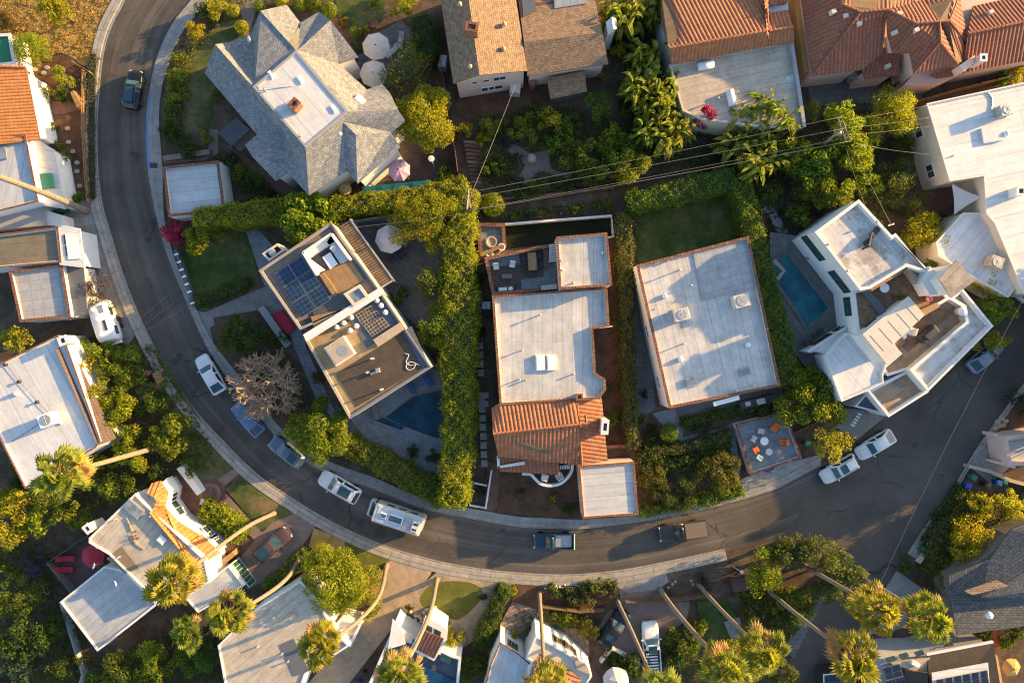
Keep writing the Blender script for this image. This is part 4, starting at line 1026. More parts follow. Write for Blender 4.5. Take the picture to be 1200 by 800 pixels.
sheet('dirt_path', [(536, 108), (640, 96), (680, 90), (700, 96), (670, 116), (560, 136), (534, 130)], REDDIRT)
sheet('garden_path', [(600, 168), (622, 180), (642, 176), (646, 198), (668, 204), (664, 214), (634, 200), (612, 220), (596, 220), (616, 194), (596, 178)], PINKDRIVE, smooth=3)
sheet('garden_soil', [(700, 20), (760, 20), (790, 150), (760, 200), (720, 150), (716, 90)], DIRT)
sheet('garden_soil', [(870, 130), (960, 100), (1090, 120), (1100, 240), (1040, 260), (920, 280), (880, 210)], DIRT)
sheet('courtyard', [(944, 88), (990, 84), (1030, 104), (1080, 102), (1080, 118), (1000, 130), (950, 122)], SLATE)
sheet('patio', [(1070, 196), (1160, 180), (1160, 256), (1112, 258), (1076, 240)], BRICKP)
sheet('garden_path', [(893, 240), (902, 236), (926, 276), (916, 282)], STEPST)
sheet('patio', [(902, 272), (900, 330), (920, 400), (950, 440), (1008, 380), (990, 330), (934, 276)], SLATE, uva=R(-55))
sheet('pavement', [(866, 562), (905, 546), (962, 532), (962, 545), (911, 572), (870, 585)], CONC)
sheet('driveway', [(990, 478), (1010, 480), (1042, 484), (1004, 515), (978, 500)], DRIVE)
sheet('driveway', [(1132, 543), (1156, 510), (1178, 512), (1182, 548), (1160, 566), (1134, 545)], CONC, uva=R(35))
sheet('garden_soil', [(1158, 508), (1210, 440), (1260, 440), (1260, 510), (1180, 512)], DIRT)
sheet('driveway', [(1040, 684), (1050, 668), (1082, 690), (1070, 702), (1060, 735), (1002, 746), (1018, 712)], CONC, uva=R(20))
sheet('garden_soil', [(1064, 654), (1120, 594), (1260, 560), (1260, 640), (1112, 700), (1080, 692)], DIRT)
sheet('brick_path', [(1010, 756), (1064, 744), (1086, 742), (1084, 750), (1016, 764)], BRICKP)
# south side
sheet('verge', [(175, 410), (186, 410), (240, 500), (270, 545), (250, 570), (200, 520)], LAWN)
sheet('garden_soil', [(-40, 540), (120, 520), (230, 560), (250, 600), (160, 640), (60, 800), (-40, 860)], DIRT)
sheet('lawn', [(216, 560), (250, 530), (276, 545), (240, 578)], LAWN)
sheet('terrace', [(196, 564), (212, 546), (254, 600), (232, 596), (222, 612), (200, 590)], BRICKP, uva=R(40))
sheet('garden_path', [(232, 576), (248, 566), (278, 546), (284, 552), (260, 572), (310, 626), (300, 634), (256, 588), (240, 592)], PINKDRIVE)
sheet('lawn', [(264, 572), (292, 554), (349, 600), (318, 614), (306, 622)], LAWN)
sheet('driveway', [(349, 600), (370, 616), (348, 650), (312, 680), (290, 690), (276, 660), (306, 624), (320, 612)], PINKDRIVE, uva=R(40))
sheet('verge', [(368, 618), (406, 632), (452, 648), (460, 664), (440, 700), (420, 690), (390, 660), (362, 640)], DRYGR)
sheet('lawn', [(404, 634), (452, 648), (458, 655), (440, 678), (424, 668), (406, 652)], LAWNY)
sheet('driveway', [(458, 652), (508, 666), (488, 700), (478, 716), (462, 732), (400, 812), (350, 812), (400, 756), (424, 730), (440, 706), (446, 690)], TANDRIVE, uva=R(-55))
sheet('gravel_bed', [(488, 690), (514, 668), (604, 680), (590, 700), (570, 740), (540, 760), (500, 730), (478, 716)], GRAVEL)
sheet('lawn', [(492, 700), (506, 684), (530, 680), (554, 683), (566, 692), (560, 706), (538, 725), (518, 720), (498, 712)], LAWNY, smooth=5)
sheet('patio', [(600, 705), (628, 700), (660, 735), (690, 735), (690, 770), (640, 800), (590, 810), (570, 760)], FLAG, uva=R(25))
sheet('planting_bed', [(604, 684), (725, 680), (724, 706), (690, 712), (636, 716), (600, 704)], REDDIRT)
sheet('driveway', [(724, 682), (778, 668), (775, 706), (808, 704), (805, 725), (780, 745), (772, 784), (700, 754), (695, 745), (712, 716), (728, 710)], PINKDRIVE, uva=R(-10))
sheet('pavement', [(716, 682), (780, 670), (808, 663), (800, 670), (770, 690), (736, 694)], CONC, uva=R(10))
sheet('verge', [(780, 670), (860, 650), (926, 634), (930, 646), (880, 690), (830, 700), (790, 704)], DIRT)
sheet('lawn', [(816, 704), (850, 700), (862, 722), (858, 752), (824, 752)], LAWNG)
sheet('patio', [(848, 728), (866, 722), (872, 744), (856, 748)], CONC)
sheet('garden_path', [(936, 722), (962, 690), (970, 692), (930, 770), (918, 762)], SLATE)
TAUPE = M('taupe trim', (.3, .24, .19), .7, .15)
def walls(root, poly, h, mat, z0=-.1, ins=.3, name='wall'):
    """storey walls under a pitched roof; poly is the eaves line seen at height h"""
    O = [Vector(p[:2]) for p in pw(poly, h)]
    if area2(O) < 0: O = O[::-1]
    O = inset(O, ins); MB().prism(O, z0, h - .12).build(name, mat, root); return O
def at(poly): # middle of a traced outline on the ground
    w = [W(x, y) for x, y in poly]; return sum(w, Vector((0, 0, 0))) / len(w)
def gable(root, pts, mat):
    """wall panel from traced 3d points"""
    p = P3(pts); MB().poly(p).build('gable_wall', mat, root)
# ================= grey shingle house with the flat deck (upper left)
h = thing('shingle_house', 'large many-gabled house with blue grey shingle roof around a flat white deck', 'house', at([(240, 86), (305, 13), (469, 172), (362, 229)]))
A1 = (298, 102, 8.9); A2 = (347, 61, 8.9); A3 = (406, 131, 8.9); A4 = (358, 171, 8.9); e = 6.1
r1 = (252, 52, 8.2); r2 = (291, 96, 8.8)
plain_roof(h, [
    [r1, (240, 86, e), (301, 158, e), (332, 154, 7.6), A1, r2], [A1, (332, 154, 7.6), (337, 202, e), (362, 229, e), A4],
    [(332, 154, 7.6), (301, 158, e), (287, 170, 5.9), (296, 184, 7.5)], [(332, 154, 7.6), (296, 184, 7.5), (323, 212, 5.9), (337, 202, e)],
    [A4, (362, 229, e), (406, 200, e), (402, 143, 8.5), A3],
    [(402, 143, 8.5), (406, 200, e), (419, 215, 5.9), (417, 158, 8.0)], [(417, 158, 8.0), (419, 215, 5.9), (469, 172, 5.9), (458, 155, e), (402, 143, 8.5)],
    [A3, (402, 143, 8.5), (458, 155, e), (475, 142, 6.5), (466, 128, 7.6), (417, 131, 8.5)],
    [(417, 131, 8.5), (466, 128, 7.6), (457, 109, e), (448, 99, 5.9), (430, 105, e)],
    [A2, A3, (417, 131, 8.5), (430, 105, e), (397, 75, e)],
    [(349, 59, 8.7), (387, 24, 8.1), (420, 67, 5.9), (397, 75, e), A2], [(349, 59, 8.7), (374, 14, e), (387, 24, 8.1)], [(349, 59, 8.7), (352, 27, 6.7), (374, 14, e)],
    [(305, 13, 8.2), (336, 6, 6.0), (352, 27, 6.5), (338, 50, 7.9), (346, 58, 8.7)],
    [(305, 13, 8.2), (346, 58, 8.7), A1, (293, 42, e)], [(293, 42, e), A1, r2, (268, 50, 6.2)], [r1, r2, (268, 50, 6.2)], [A1, (346, 58, 8.7), A2]], SHING, .14)
WALLP = [(241, 86), (301, 158), (288, 170), (323, 211), (337, 202), (361, 227), (406, 200), (419, 214), (468, 172), (458, 155), (474, 142), (457, 109), (448, 100), (430, 105), (398, 76), (419, 67), (387, 25), (374, 16), (352, 29), (336, 8), (306, 14), (294, 42), (268, 50), (253, 53)]
walls(h, WALLP, 5.9, WHITE, ins=.35)
d = MB(); d.prism(pw([A1[:2], A2[:2], A3[:2], A4[:2]], 8.9), 8.6, 8.92); d.build('roof_deck', BRIGHTROOF, h, False, R(-50))
cb = MB(); q = [Vector(p[:2]) for p in pw([A1[:2], A2[:2], A3[:2], A4[:2]], 9.0)]; q = q if area2(q) > 0 else q[::-1]; cb.ring(inset(q, -.12), inset(q, .12), 8.93, 9.02); cb.build('deck_edge', GREYW, h)
chimney(h, 345, 122, 8.8, 10.0, 1.0, .8, R(50))
part_poly(h, 'hatch', [(330, 126), (340, 117), (346, 124), (336, 133)], 9.25, .34, GREYROOF_B)
for x, y in ((352, 94), (391, 128), (318, 88)): skylight(h, x, y, 8.92, .9, .4, R(-55), .12, PLASW, PLASW)
for x, y in ((312, 107), (353, 160)): vent(h, x, y, 8.9, .7)
for x, y in ((315, 68), (306, 74), (372, 172), (399, 157)): domevent(h, x, y, 7.7, .3)
dish(h, 296, 50, 7.1, R(200)); skylight(h, 422, 117, 7.5, 1.1, .8, R(-40), .2, PLASW, PLASW)
part_poly(h, 'attic_vent', [(301, 100), (340, 96), (342, 101), (304, 106)], 9.0, .1, BRIGHTROOF)
# slatted carport roof on its west side
t = thing('pergola', 'small dark grey panelled pergola roof beside the grey shingle house', 'pergola', W(268, 158))
P = pw([(255, 156), (277, 138), (293, 152), (271, 171)], 2.6)
MB().slab(P, .08).build('roof_panel', M_brick('bronze panels', (.085, .08, .09), (.07, .066, .076), (.03, .03, .03), 3.0, .62, .02, .35, .25, 0.0, .2), t, False, ang((255, 156, 0), (277, 138, 0)))
for p in P: MB().box((p.x, p.y, 0), .12, .12, 2.53).build('post', DARK, t)
MB().slab(pw([(274, 172), (294, 153), (301, 160), (281, 178)], 2.3), .06).build('lattice_panel', DKBRICK, t)
# grey garage beside the street
h, O = house('garage', 'single garage with grey rolled roof and red coping beside the upper pavement', 'garage', [(191, 196), (256, 189), (264, 247), (198, 254)], 3.0, GREYROOF_B, WHITE, TERRA, .25)
win(h, O[0], O[1], .5, 1.2, 1.5, 1.2, DARK)
MB().slab(pw([(257, 190), (261, 189.5), (271, 245), (266, 246)], .9), .1).build('side_ledge', GREYW, h)
# ================= modern house with the roof lounge
h, O = house('modern_house', 'modern stepped house with solar panels and a white sofa lounge on its roof', 'house', [(304, 317), (388, 261), (447, 344), (352, 386)], 7.0, M_membrane('brown grey membrane', (.2, .16, .13), 1.2, .15), GREYW, TAUPE, .3, uva=R(34), cw=-.06)
_, O2 = house('', '', '', [(357, 396), (446, 343), (505, 430), (410, 490)], 6.2, GOLDECK, GREYW, TAUPE, .3, root=h, uva=R(33), z0=-.12, cw=-.06)
panel(h, [(321, 320), (353.5, 299), (388, 351), (353, 373)], 6.75, SOLAR, 2, 3, up=.28)
part_poly(h, 'roof_beam', [(355, 392), (443, 338), (447, 345), (359, 400)], 7.3, .5, WHITE)
part_poly(h, 'brown_roof_slab', [(394, 438), (482, 383), (499, 428), (419, 476)], 5.98, .08, GRIDROOF, R(33))
part_poly(h, 'gutter_walk', [(472, 388), (482, 382), (503, 428), (496, 432)], 6.0, .08, SLATEW)
part_poly(h, 'roof_walk', [(406, 374), (446, 348), (468, 380), (430, 408), (420, 390), (424, 386)], 5.96, .06, SLATEW)
panel(h, [(415, 369), (435, 357), (458, 381), (437, 397)], 5.98, GRIDP, 2, 2, 'solar_heater', .1)
part_poly(h, 'roof_hatch', [(437, 398), (468, 378), (473, 386), (443, 406)], 6.5, .5, BEIGE, R(33))
skylight(h, *(400, 411), 5.95, 2.5, 2.3, R(33), .75, BEIGE, WHITE)
c = W(401, 411, 6.75); MB().lathe((c.x, c.y, 6.69), [(.55, 0), (.62, 0), (.62, .03), (.55, .03)], 20).build('dome_ring', GALV, h)
for x, y in ((412, 372), (418, 382), (447, 358), (452, 366), (442, 352), (395, 383), (411, 387), (403, 378)): domevent(h, x, y, 5.95, .3)
for x, y in ((432, 436), (448, 456), (437, 420)): vent(h, x, y, 5.98, 1.1, .09)
mb = MB(); q = W(438, 437, 6); mb.box((q.x, q.y, 5.98), .7, .3, .3, .4); mb.box((q.x + .5, q.y + .3, 5.98), .4, .5, .5, .2); mb.build('roof_fan', GALV, h)
rp = [W(x, y, 6.05) for x, y in [(475, 414), (479, 416), (476, 424), (481, 428), (487, 427), (484, 432), (478, 433), (476, 428), (482, 424), (492, 428)]]; MB().tube(spline(rp, 5), .035, 5).build('coiled_hose', PLASW, h)
part_poly(h, 'wood_deck', [(377, 320), (410, 303), (427, 328), (394, 345)], 6.83, .12, WOODL, R(-57))
part_poly(h, 'bench', [(374, 322), (379, 319), (394, 341), (389, 345)], 7.15, .4, WOODL, R(-57))
part_poly(h, 'roof_boards', [(365, 360), (392, 342), (412, 356), (408, 374), (372, 384)], 6.84, .14, M_brick('grey boards', (.1, .095, .1), (.08, .077, .08), (.03, .03, .03), 4, .2, .02, .6, .3), R(33))
part_poly(h, 'stair_opening', [(350, 378), (368, 369), (374, 378), (357, 390)], 6.82, .1, DARK)
part_poly(h, 'deck_edge', [(364, 371), (403, 362), (404, 366), (368, 384)], 7.0, .3, WOODL, R(20))
sk = MB(); q = [Vector(p[:2]) for p in pw([(402, 344), (421, 333), (433, 349), (414, 359)], 7.5)]; q = q if area2(q) > 0 else q[::-1]; sk.ring(q, inset(q, .3), 6.8, 7.4); so = sk.build('skylight', CREAM, h); MB().prism(inset(q, .29), 7.2, 7.25).build('pane', SKYG, so)
# lounge seat round a fire table on that roof
t = thing('roof_sofa', 'white L-shaped sofa on the roof lounge of the modern house', 'sofa', W(380, 296, 6.8))
part_poly(t, 'seat', [(356, 297), (388, 276), (392, 283), (362, 303)], 7.3, .45, CUSH); part_poly(t, 'seat', [(388, 276), (408, 303), (401, 308), (383, 283.5)], 7.3, .45, CANVG); part_poly(t, 'seat', [(356, 297), (363, 303), (381, 316), (371, 321)], 7.3, .45, CUSH)
for a, b in (((355, 296), (388, 274)), ((388, 274), (410, 304)), ((355, 296), (371, 322))):
    MB().prism(offs([Vector(W(*a, 7.7)[:2]), Vector(W(*b, 7.7)[:2])], .12) + offs([Vector(W(*a, 7.7)[:2]), Vector(W(*b, 7.7)[:2])], -.12)[::-1], 6.8, 7.75).build('backrest', WHITE, t)
part_poly(h, 'rug', [(374, 299), (388, 290), (405, 308), (390, 320)], 6.8, .05, CHAR)
table(388, 306, 6.86, 57, 1.5, 1.0, .45, 'white fire table in front of the roof sofa', PLASW, PLASW)
lounger(397, 299, 6.86, 57, 'pale oval daybed between the roof sofa and fire table', CANVG, PLASW)
t = thing('chimney_stack', 'cream box chimney with white cowl standing at the north west wall of the modern house', 'chimney', W(320, 300))
q = [Vector(p[:2]) for p in pw([(307, 297), (325, 285), (334, 293), (315, 306)], 6.0)]; q = q if area2(q) > 0 else q[::-1]; m = MB(); m.ring(q, inset(q, .22), 0, 6.0); m.build('shaft', CREAM, t); MB().prism(inset(q, .21), 5.2, 5.5).build('flue_bed', DARK, t); c = W(319, 296, 6); MB().lathe((c.x, c.y, 5.5), [(.3, 0), (.3, .4), (.42, .42), (.35, .6), (0, .62)], 14).build('cowl', GALV, t)
t = thing('pergola', 'long brown slatted pergola on the east side of the modern house', 'pergola', W(425, 300))
P = pw([(398, 265), (411, 257), (460, 328), (444, 338)], 4.0); MB().slab(P, .14).build('slats', M_brick('brown slats', (.19, .13, .085), (.14, .095, .065), (.03, .02, .015), 9, .3, .05, .7, .35, .5, .6), t, False, ang((398, 265, 0), (411, 257, 0)) + PI / 2 * 0)
for a, b in (((410, 256.5), (461, 328)), ((461, 328), (444, 338.5))): MB().prism(offs([Vector(W(*a, 4)[:2]), Vector(W(*b, 4)[:2])], .09) + offs([Vector(W(*a, 4)[:2]), Vector(W(*b, 4)[:2])], -.09)[::-1], 3.84, 4.08).build('beam', GALV, t)
for p in P: MB().box((p.x, p.y, 0), .15, .15, 3.85).build('post', GALV, t)
h_ = thing('car_awning', 'grey framed deck with a red sofa cover beside the modern house', 'awning', W(328, 376))
part_poly(h_, 'frame', [(302, 362), (309, 358), (340, 402), (334, 408)], .8, .8, GREYW)
tag(part_poly(None, 'red_bench', [(319, 369), (330, 362), (346, 385), (336, 392)], .5, .45, RED), 'red cushioned bench beside the modern house side wall', 'bench')
# ================= Spanish house in the middle
h, O = house('spanish_house', 'long pale flat-roofed Spanish house with red clay tile front and roof terrace', 'house', [(577, 347), (711, 337), (714, 382), (694.5, 385), (698, 437), (709, 444), (710, 456), (702, 467), (586, 474)], 5.6, WHITEROOF, CREAM, TERRA, .35, uva=R(90), cw=.08)
_, O2 = house('', '', '', [(652, 278), (711, 273), (717, 334), (656, 339)], 6.6, WHITEROOF, CREAM, TERRA, .35, root=h, uva=R(90), cw=.08, z0=-.12)
_, O3 = house('', '', '', [(568, 302), (651, 285), (655, 338), (577, 346)], 4.2, BLUEP, CREAM, TERRA, .9, root=h, uva=R(4), cw=.2, z0=-.13)
e, rg = 4.2, 5.9
tile_roof(h, [[(576, 478, 5.2), (585, 472, 5.5), (668, 466, 5.5), (676, 466, 5.3), (678, 497, rg), (578, 508, rg)], [(578, 508, rg), (678, 497, rg), (681, 545, e), (584, 534, e)],
              [(676, 467, 5.2), (705, 466, 4.4), (712, 540, 4.3), (682, 545, 4.6)]], TILE, [((578, 508, rg), (688, 496, rg + .05)), ((676, 467, 5.3), (682, 545, 4.8)), ((686, 486, 5.4), (688, 510, 5.4))])
walls(h, [(578, 480), (704, 468), (711, 539), (682, 544), (586, 534)], 4.1, CREAM, ins=.3)
tile_roof(h, [[(583, 532, 3.6), (634, 528, 3.6), (655, 544, 3.0), (656, 556, 2.9), (586, 552, 2.9)]], TILER, name='porch_roof')
chimney(h, 709, 500, 3, 6.2, .7, 1.5, R(-5), WHITE, WHITE)
MB().prism(pw([(583, 546), (615, 540), (615, 544), (584, 548)], 3.4), 2.9, 3.5).build('parapet', WHITE, h); MB().prism(pw([(582, 534), (585, 534), (586, 548), (583, 548)], 3.4), 2.9, 3.5).build('parapet', WHITE, h)
for x in (633, 646): skylight(h, x, 424.5, 5.1, 1.0, 1.7, R(3), .45, PLASW, PLASW)
for x, y, q in ((609, 444, .9), (616, 445, .6), (633, 369, .9), (612, 410, .8), (672, 438, .6), (703, 458, .3)): vent(h, x, y, 5.1, q)
for x, y, q in ((657, 306, .5), (658, 317, .5), (671, 332, .7), (705, 297, .5)): vent(h, x, y, 6.1, q, .1)
domevent(h, 657, 316, 6.1); chimney(h, 679, 465, 5, 6.1, .6, .6, 0, CREAM, TERRA)
mb = MB(); mb.tube(spline([W(x, y, 5.12) for x, y in ((683, 355), (684, 366), (687, 377))], 4), .09, 4); mb.build('roof_patch', CHAR, h)
for x, y in ((596, 512), (609, 519), (636, 520)): winp(h, O, x, y, 2.2, 1.1, 1.2)
for x, y in ((716, 400), (700, 420)): winp(h, O, x, y, 3.2, 1.2, 1.2)
part_poly(h, 'terrace_rug', [(575, 313), (610, 310), (611, 338), (577, 341)], 3.34, .03, DKBRICK); part_poly(h, 'terrace_rug', [(608, 293), (635, 290), (637, 324), (611, 327)], 3.345, .03, DKBRICK)
def stripes(root, quad, z, n=9, mat=WHITE):
    q = pw(quad, z); mb = MB()
    for i in range(n):
        a, b = i / n, (i + .55) / n; mb.slab([q[0].lerp(q[1], a), q[0].lerp(q[1], b), q[3].lerp(q[2], b), q[3].lerp(q[2], a)], .07)
    return mb.build('trellis', mat, root)
stripes(h, [(643.5, 287), (643.5, 308), (651.5, 307), (651, 286)], 4.6, 9); stripes(h, [(634, 334.5), (653, 332.5), (653.5, 338.5), (635, 340)], 4.6, 8)
part_poly(h, 'planter', [(636, 288), (643, 287), (644, 312), (640, 312), (638, 316)], 3.9, .6, BRICKP)
# roof terrace furniture
Zt = 3.36
table(623.5, 307, Zt, 87, 2.0, .95, .75, 'long honey wood dining table on the roof terrace', WOODL, DARK)
for i, (x, y, d) in enumerate(((615.5, 302, 0), (616, 312, 0), (631, 301, 180), (631.5, 311, 180), (623, 296, 90), (624, 320, 270))):
    chair(x, y, Zt, d, ('black dining chair at the north end of the terrace table' if i == 4 else 'black dining chair at the south end of the terrace table' if i == 5 else 'black dining chair at one long side of the terrace table'), CHAR, DARK, .85, 'dining chairs round the terrace table')
chair(581.5, 313, Zt, 80, 'white cushioned terrace armchair left of its twin', CUSH, DARK, 1.1); chair(600.5, 310.5, Zt, 100, 'white cushioned terrace armchair nearer the dining table', CUSH, DARK, 1.1)
table(594, 324, Zt, -5, 1.1, .5, .4, 'small low table in the middle of the terrace rug', WOODG, DARK)
t = thing('garden_sofa', 'dark terrace sofa with white cushions along the tiled parapet', 'sofa', W(593, 338, Zt), R(5))
MB().box((0, 0, 0), 2.0, .8, .4, 0, 1, .05).build('seat', CHAR, t); MB().box((0, -.38, .3), 2.0, .2, .45, 0, 1, .05).build('backrest', CHAR, t)
for x in (-.6, -.15, .5): MB().box((x, -.1, .4), .5, .4, .14, .3 * x, .9, .04).build('cushion', CUSH, t)
# small fire-pit terrace at its corner
h2, _ = house('garden_terrace', 'small tiled terrace with pale paving and round fire bowl north of the Spanish house', 'terrace', [(559, 262), (591, 262), (593, 288), (578, 302), (562, 302)], .9, BLUEP, CREAM, TERRA, .3, cw=.25)
t = thing('fire_bowl', 'round tan fire bowl on the small tiled terrace', 'fire bowl', W(576, 284, .5)); MB().lathe(W(576, 284, .5), [(.45, 0), (.65, .3), (.68, .42), (.5, .42), (.42, .3), (0, .28)], 18).build('bowl', BEIGE, t); 
for i, (x, y) in enumerate(((574, 298), (588, 290))):
    t = thing('planter', 'pale round planter on the terrace step, ' + ('the lower of two' if i == 0 else 'the upper of two'), 'planter', W(x, y, .9)); MB().lathe(W(x, y, .9), [(.3, 0), (.42, .4), (.46, .42), (.3, .42), (.26, .35), (0, .35)], 14).build('pot', WHITE, t); leaves('plant', crown(*W(x, y, 1.45), .25, .25, .2, .07, 60, 6), L_DARK, t)
tag(part_poly(None, 'timber_lintel', [(562, 297), (588, 286), (590, 289), (564, 301)], 1.5, .12, WOODL), 'honey timber bench rail along the terrace steps', 'bench')
# curved balcony
t = thing('curved_balcony', 'white curved balcony wall with two lounge chairs in front of the Spanish house', 'balcony', W(648, 556))
arc = [(612, 555), (622, 556), (626, 560), (634, 567), (645, 569), (656, 567), (665, 560), (670, 552), (671, 545)]
pth = [Vector(p[:2]) for p in spline([W(x, y, 2.6) for x, y in arc], 5)]; MB().prism(offs(pth, .14) + offs(pth, -.14)[::-1], 0, 2.6).build('wall', WHITE, t)
part_poly(t, 'floor', [(624, 548), (670, 545), (664, 559), (655, 566), (645, 568), (635, 566)], 1.7, .2, DKBRICK)
stripes(t, [(652, 545.5), (668, 544.5), (668.5, 549), (652.5, 550)], 2.6, 8)
chair(638, 558, 1.72, -75, 'white deep lounge chair with striped cushion on the curved balcony', CUSH, WHITE, 1.15); chair(655, 556.5, 1.72, 240, 'plain grey lounge chair on the curved balcony', CANVG, WHITE, 1.2)
table(646, 557, 1.72, 0, .5, .5, .45, 'little dark round table between the balcony chairs', DARK, DARK, True)
# its street garage
h, O = house('garage', 'flat pale grey garage with red coping at the street before the Spanish house', 'garage', [(678, 546), (743, 541), (748, 602), (683, 607)], 3.2, GREYROOF_B, PINK, TERRA, .12, cw=.05)
win(h, O[0], O[1], .5, 1.25, 4.0, 2.1, WOODG, PINK, 1)
freewall('garden_wall', 'low red brick wall closing the side yard east of the Spanish house', [(709, 524), (742, 522)], 1.2, BRICKP, .3, cope=TERRA)
# long dark retaining strip with pale rim
freewall('retaining_wall', 'pale rim of the dark turf strip north of the Spanish house', [(592, 262.5), (717, 252.5), (719, 277), (711, 278)], .9, WHITE, .22)
ac(thing('side_condenser', 'air conditioner on the side path west of the Spanish house', 'air conditioner', W(570, 358)), 570, 358, 0.05, 0, .9, GALV)
# ================= flat white house right of centre
h, O = house('white_house', 'square pale flat-roofed house with red coping and two rooftop air conditioners', 'house', [(746, 311), (877, 277), (914, 452), (784, 478)], 4.6, WHITEROOF, WHITE, TERRA, .3, uva=R(104))
part_poly(h, 'raised_roof', [(812, 296), (874, 280.5), (886, 336), (823, 352)], 4.42, .1, SQGRID, R(14))
ac(h, 796, 369, 4.3, R(14), 1.4); ac(h, 865, 353, 4.3, R(14), 1.5)
c = W(784, 371, 4.3); MB().box((c.x, c.y, 4.3), .8, .9, .5, R(14)).build('duct', GALV, h)
for x, y in ((809, 447), (873, 435)): skylight(h, x, y, 4.3, 1.1, .9, R(14), .25)
for x, y in ((779, 347), (797, 421), (876, 404)): domevent(h, x, y, 4.3)
for x, y, q in ((795, 317, .9), (808, 335, .9), (782, 306, .4), (800, 403, .9), (880, 451, .9), (767, 362, .4), (862, 457, .6)): vent(h, x, y, 4.3, q)
c = W(770, 307, 4.3); MB().box((c.x, c.y, 4.3), .7, .4, .3, .4).build('roof_vent', GALV, h)
for x, y in ((746, 324), (759, 388), (771, 448)): winp(h, O, x, y, 2.4, 1.3, 1.0)
part_poly(h, 'canopy', [(836, 471), (866, 463), (867, 468), (837, 476)], 4.3, .2, PLASW)
for x, y, z in ((817, 290, 2.5), (862, 279, 2.5)): part_poly(h, 'awning', [(x - 8, y + 5), (x + 16, y - 2), (x + 17, y + 3), (x - 7, y + 9)], z, .15, WOODG)
t = thing('barbecue', 'long dark outdoor kitchen counter with grill against the pale house front', 'barbecue', W(885, 470)); q = ang((0, 0), (40, -9)); c = W(885, 470); MB().box((c.x, c.y, 0), 4.2, .9, .95, q).build('counter', CHAR, t); MB().box((c.x + .3, c.y + .1, .95), 1.0, .7, .3, q, .9, .05).build('grill', GALV, t); MB().box((c.x - 1.2, c.y - .2, .95), .6, .5, .1, q).build('sink', GALV, t)
# ================= front deck with orange chairs
h2, _ = house('front_deck', 'raised blue grey patio with red brick rim and orange chairs beside the street', 'deck', [(862, 497), (920, 482), (939, 536), (880, 556)], 1.3, BLUEP, WHITE, TERRA, .25, cw=.08, uva=R(14))
z = 1.0
t = chair(905.5, 500, z, 130, 'wide orange cushioned armchair near the upper edge of the patio', ORANGE, DARK, 1.5); chair(915, 517, z, 180, 'orange tub chair in a dark round shell, right side of the patio', ORANGE, CHAR, 1.3); chair(884, 526, z, -30, 'orange armchair at the lower left corner of the patio', ORANGE, DARK, 1.15)
for x, y, d, l in ((890, 504.5, 100, 'small white patio chair near the upper left edge'), (882, 513.5, 30, 'small white patio chair with a tan seat beside the left rim'), (888.5, 535, -60, 'pale mint patio chair at the lower edge')): chair(x, y, z, d, l, CANVG if 'mint' not in l else M('mint fabric', (.42, .6, .56), .8, .1), WHITE, .95)
table(894, 516, z, 0, .95, .95, .5, 'larger pale round table in the middle of the patio', PLASW, GALV, True); table(899.5, 528.5, z, 0, .8, .8, .5, 'smaller pale round table with rings on the patio', CANVG, GALV, True)
# ================= white modern house on the corner (right)
h, OA = house('corner_house', 'tall white modern house with stepped parapets, roof deck and pool on the street corner', 'house', [(955, 272), (1006, 234.5), (1045, 277), (1049, 274), (1088, 320), (1062, 312), (1019, 338), (1008, 340)], 7.6, STAINROOF, WHITE, WHITE, .45, uva=R(-50), t=.3, cw=.05)
_, OB = house('', '', '', [(999, 341), (1019, 338), (1062, 312), (1088, 321), (1112, 350), (1079, 369), (1064, 351), (1037, 373), (1005, 391)], 6.0, HERR, WHITE, WHITE, .25, uva=R(-12), root=h, z0=-.12)
_, OC = house('', '', '', [(1037, 373), (1064, 351), (1079, 369), (1044, 402), (1052, 414), (1040, 424), (1014, 392)], 7.8, CREAM, WHITE, WHITE, 0.0, root=h, z0=-.13, uva=R(38))
for i in range(5):   # ribs of that plaster roof
    a = (1020 + i * 10.5, 393 - i * 8.6); b = (a[0] + 16, a[1] + 18); 
    if i < 5: p0, p1 = W(*a, 7.93), W(*b, 7.93); MB().tube([p0, p1], .02, 5).build('roof_rib', BEIGE, h)
_, OD = house('', '', '', [(1044, 403), (1079, 369), (1106, 344), (1128, 360), (1132, 376), (1066, 432), (1040, 440), (1033, 431), (1053, 414)], 4.4, BROWNSTAIN, WHITE, WHITE, .25, root=h, uva=R(38), z0=-.14)
part_poly(h, 'timber_deck', [(1052, 398), (1100, 358), (1112, 372), (1064, 412)], 4.27, .1, HERR, R(38))
_, OE = house('', '', '', [(1112, 350), (1127, 338), (1163, 382), (1087, 458), (1066, 433), (1132, 377), (1129, 360)], 5.2, STAINROOF, WHITE, WHITE, .5, root=h, uva=R(38), t=.35, cw=-.05, z0=-.15)
_, OF = house('', '', '', [(1017, 458), (1064, 433.5), (1087, 459), (1041, 488)], 4.2, BROWNSTAIN, WHITE, WHITE, .45, root=h, uva=R(38), t=.3, cw=.0, z0=-.16)
_, OG = house('', '', '', [(992, 390), (1014, 393), (1039, 425), (1034, 440), (1035, 448), (1017, 457), (986, 470), (974, 437), (968, 416)], 4.6, BRIGHTROOF, WHITE, WHITE, .18, root=h, uva=R(-50), t=.2, cw=0, z0=-.17)
_, OH = house('', '', '', [(946, 412), (1010, 372), (1014, 391), (991, 391), (969, 414)], 4.0, BRIGHTROOF, WHITE, WHITE, .15, root=h, z0=-.18, t=.15, cw=0)
_, OI = house('', '', '', [(1002, 476), (1017, 459), (1040, 487), (1030, 483)], 3.0, SLATEW, WHITE, WHITE, .3, root=h, z0=-.19, t=.15, cw=0)
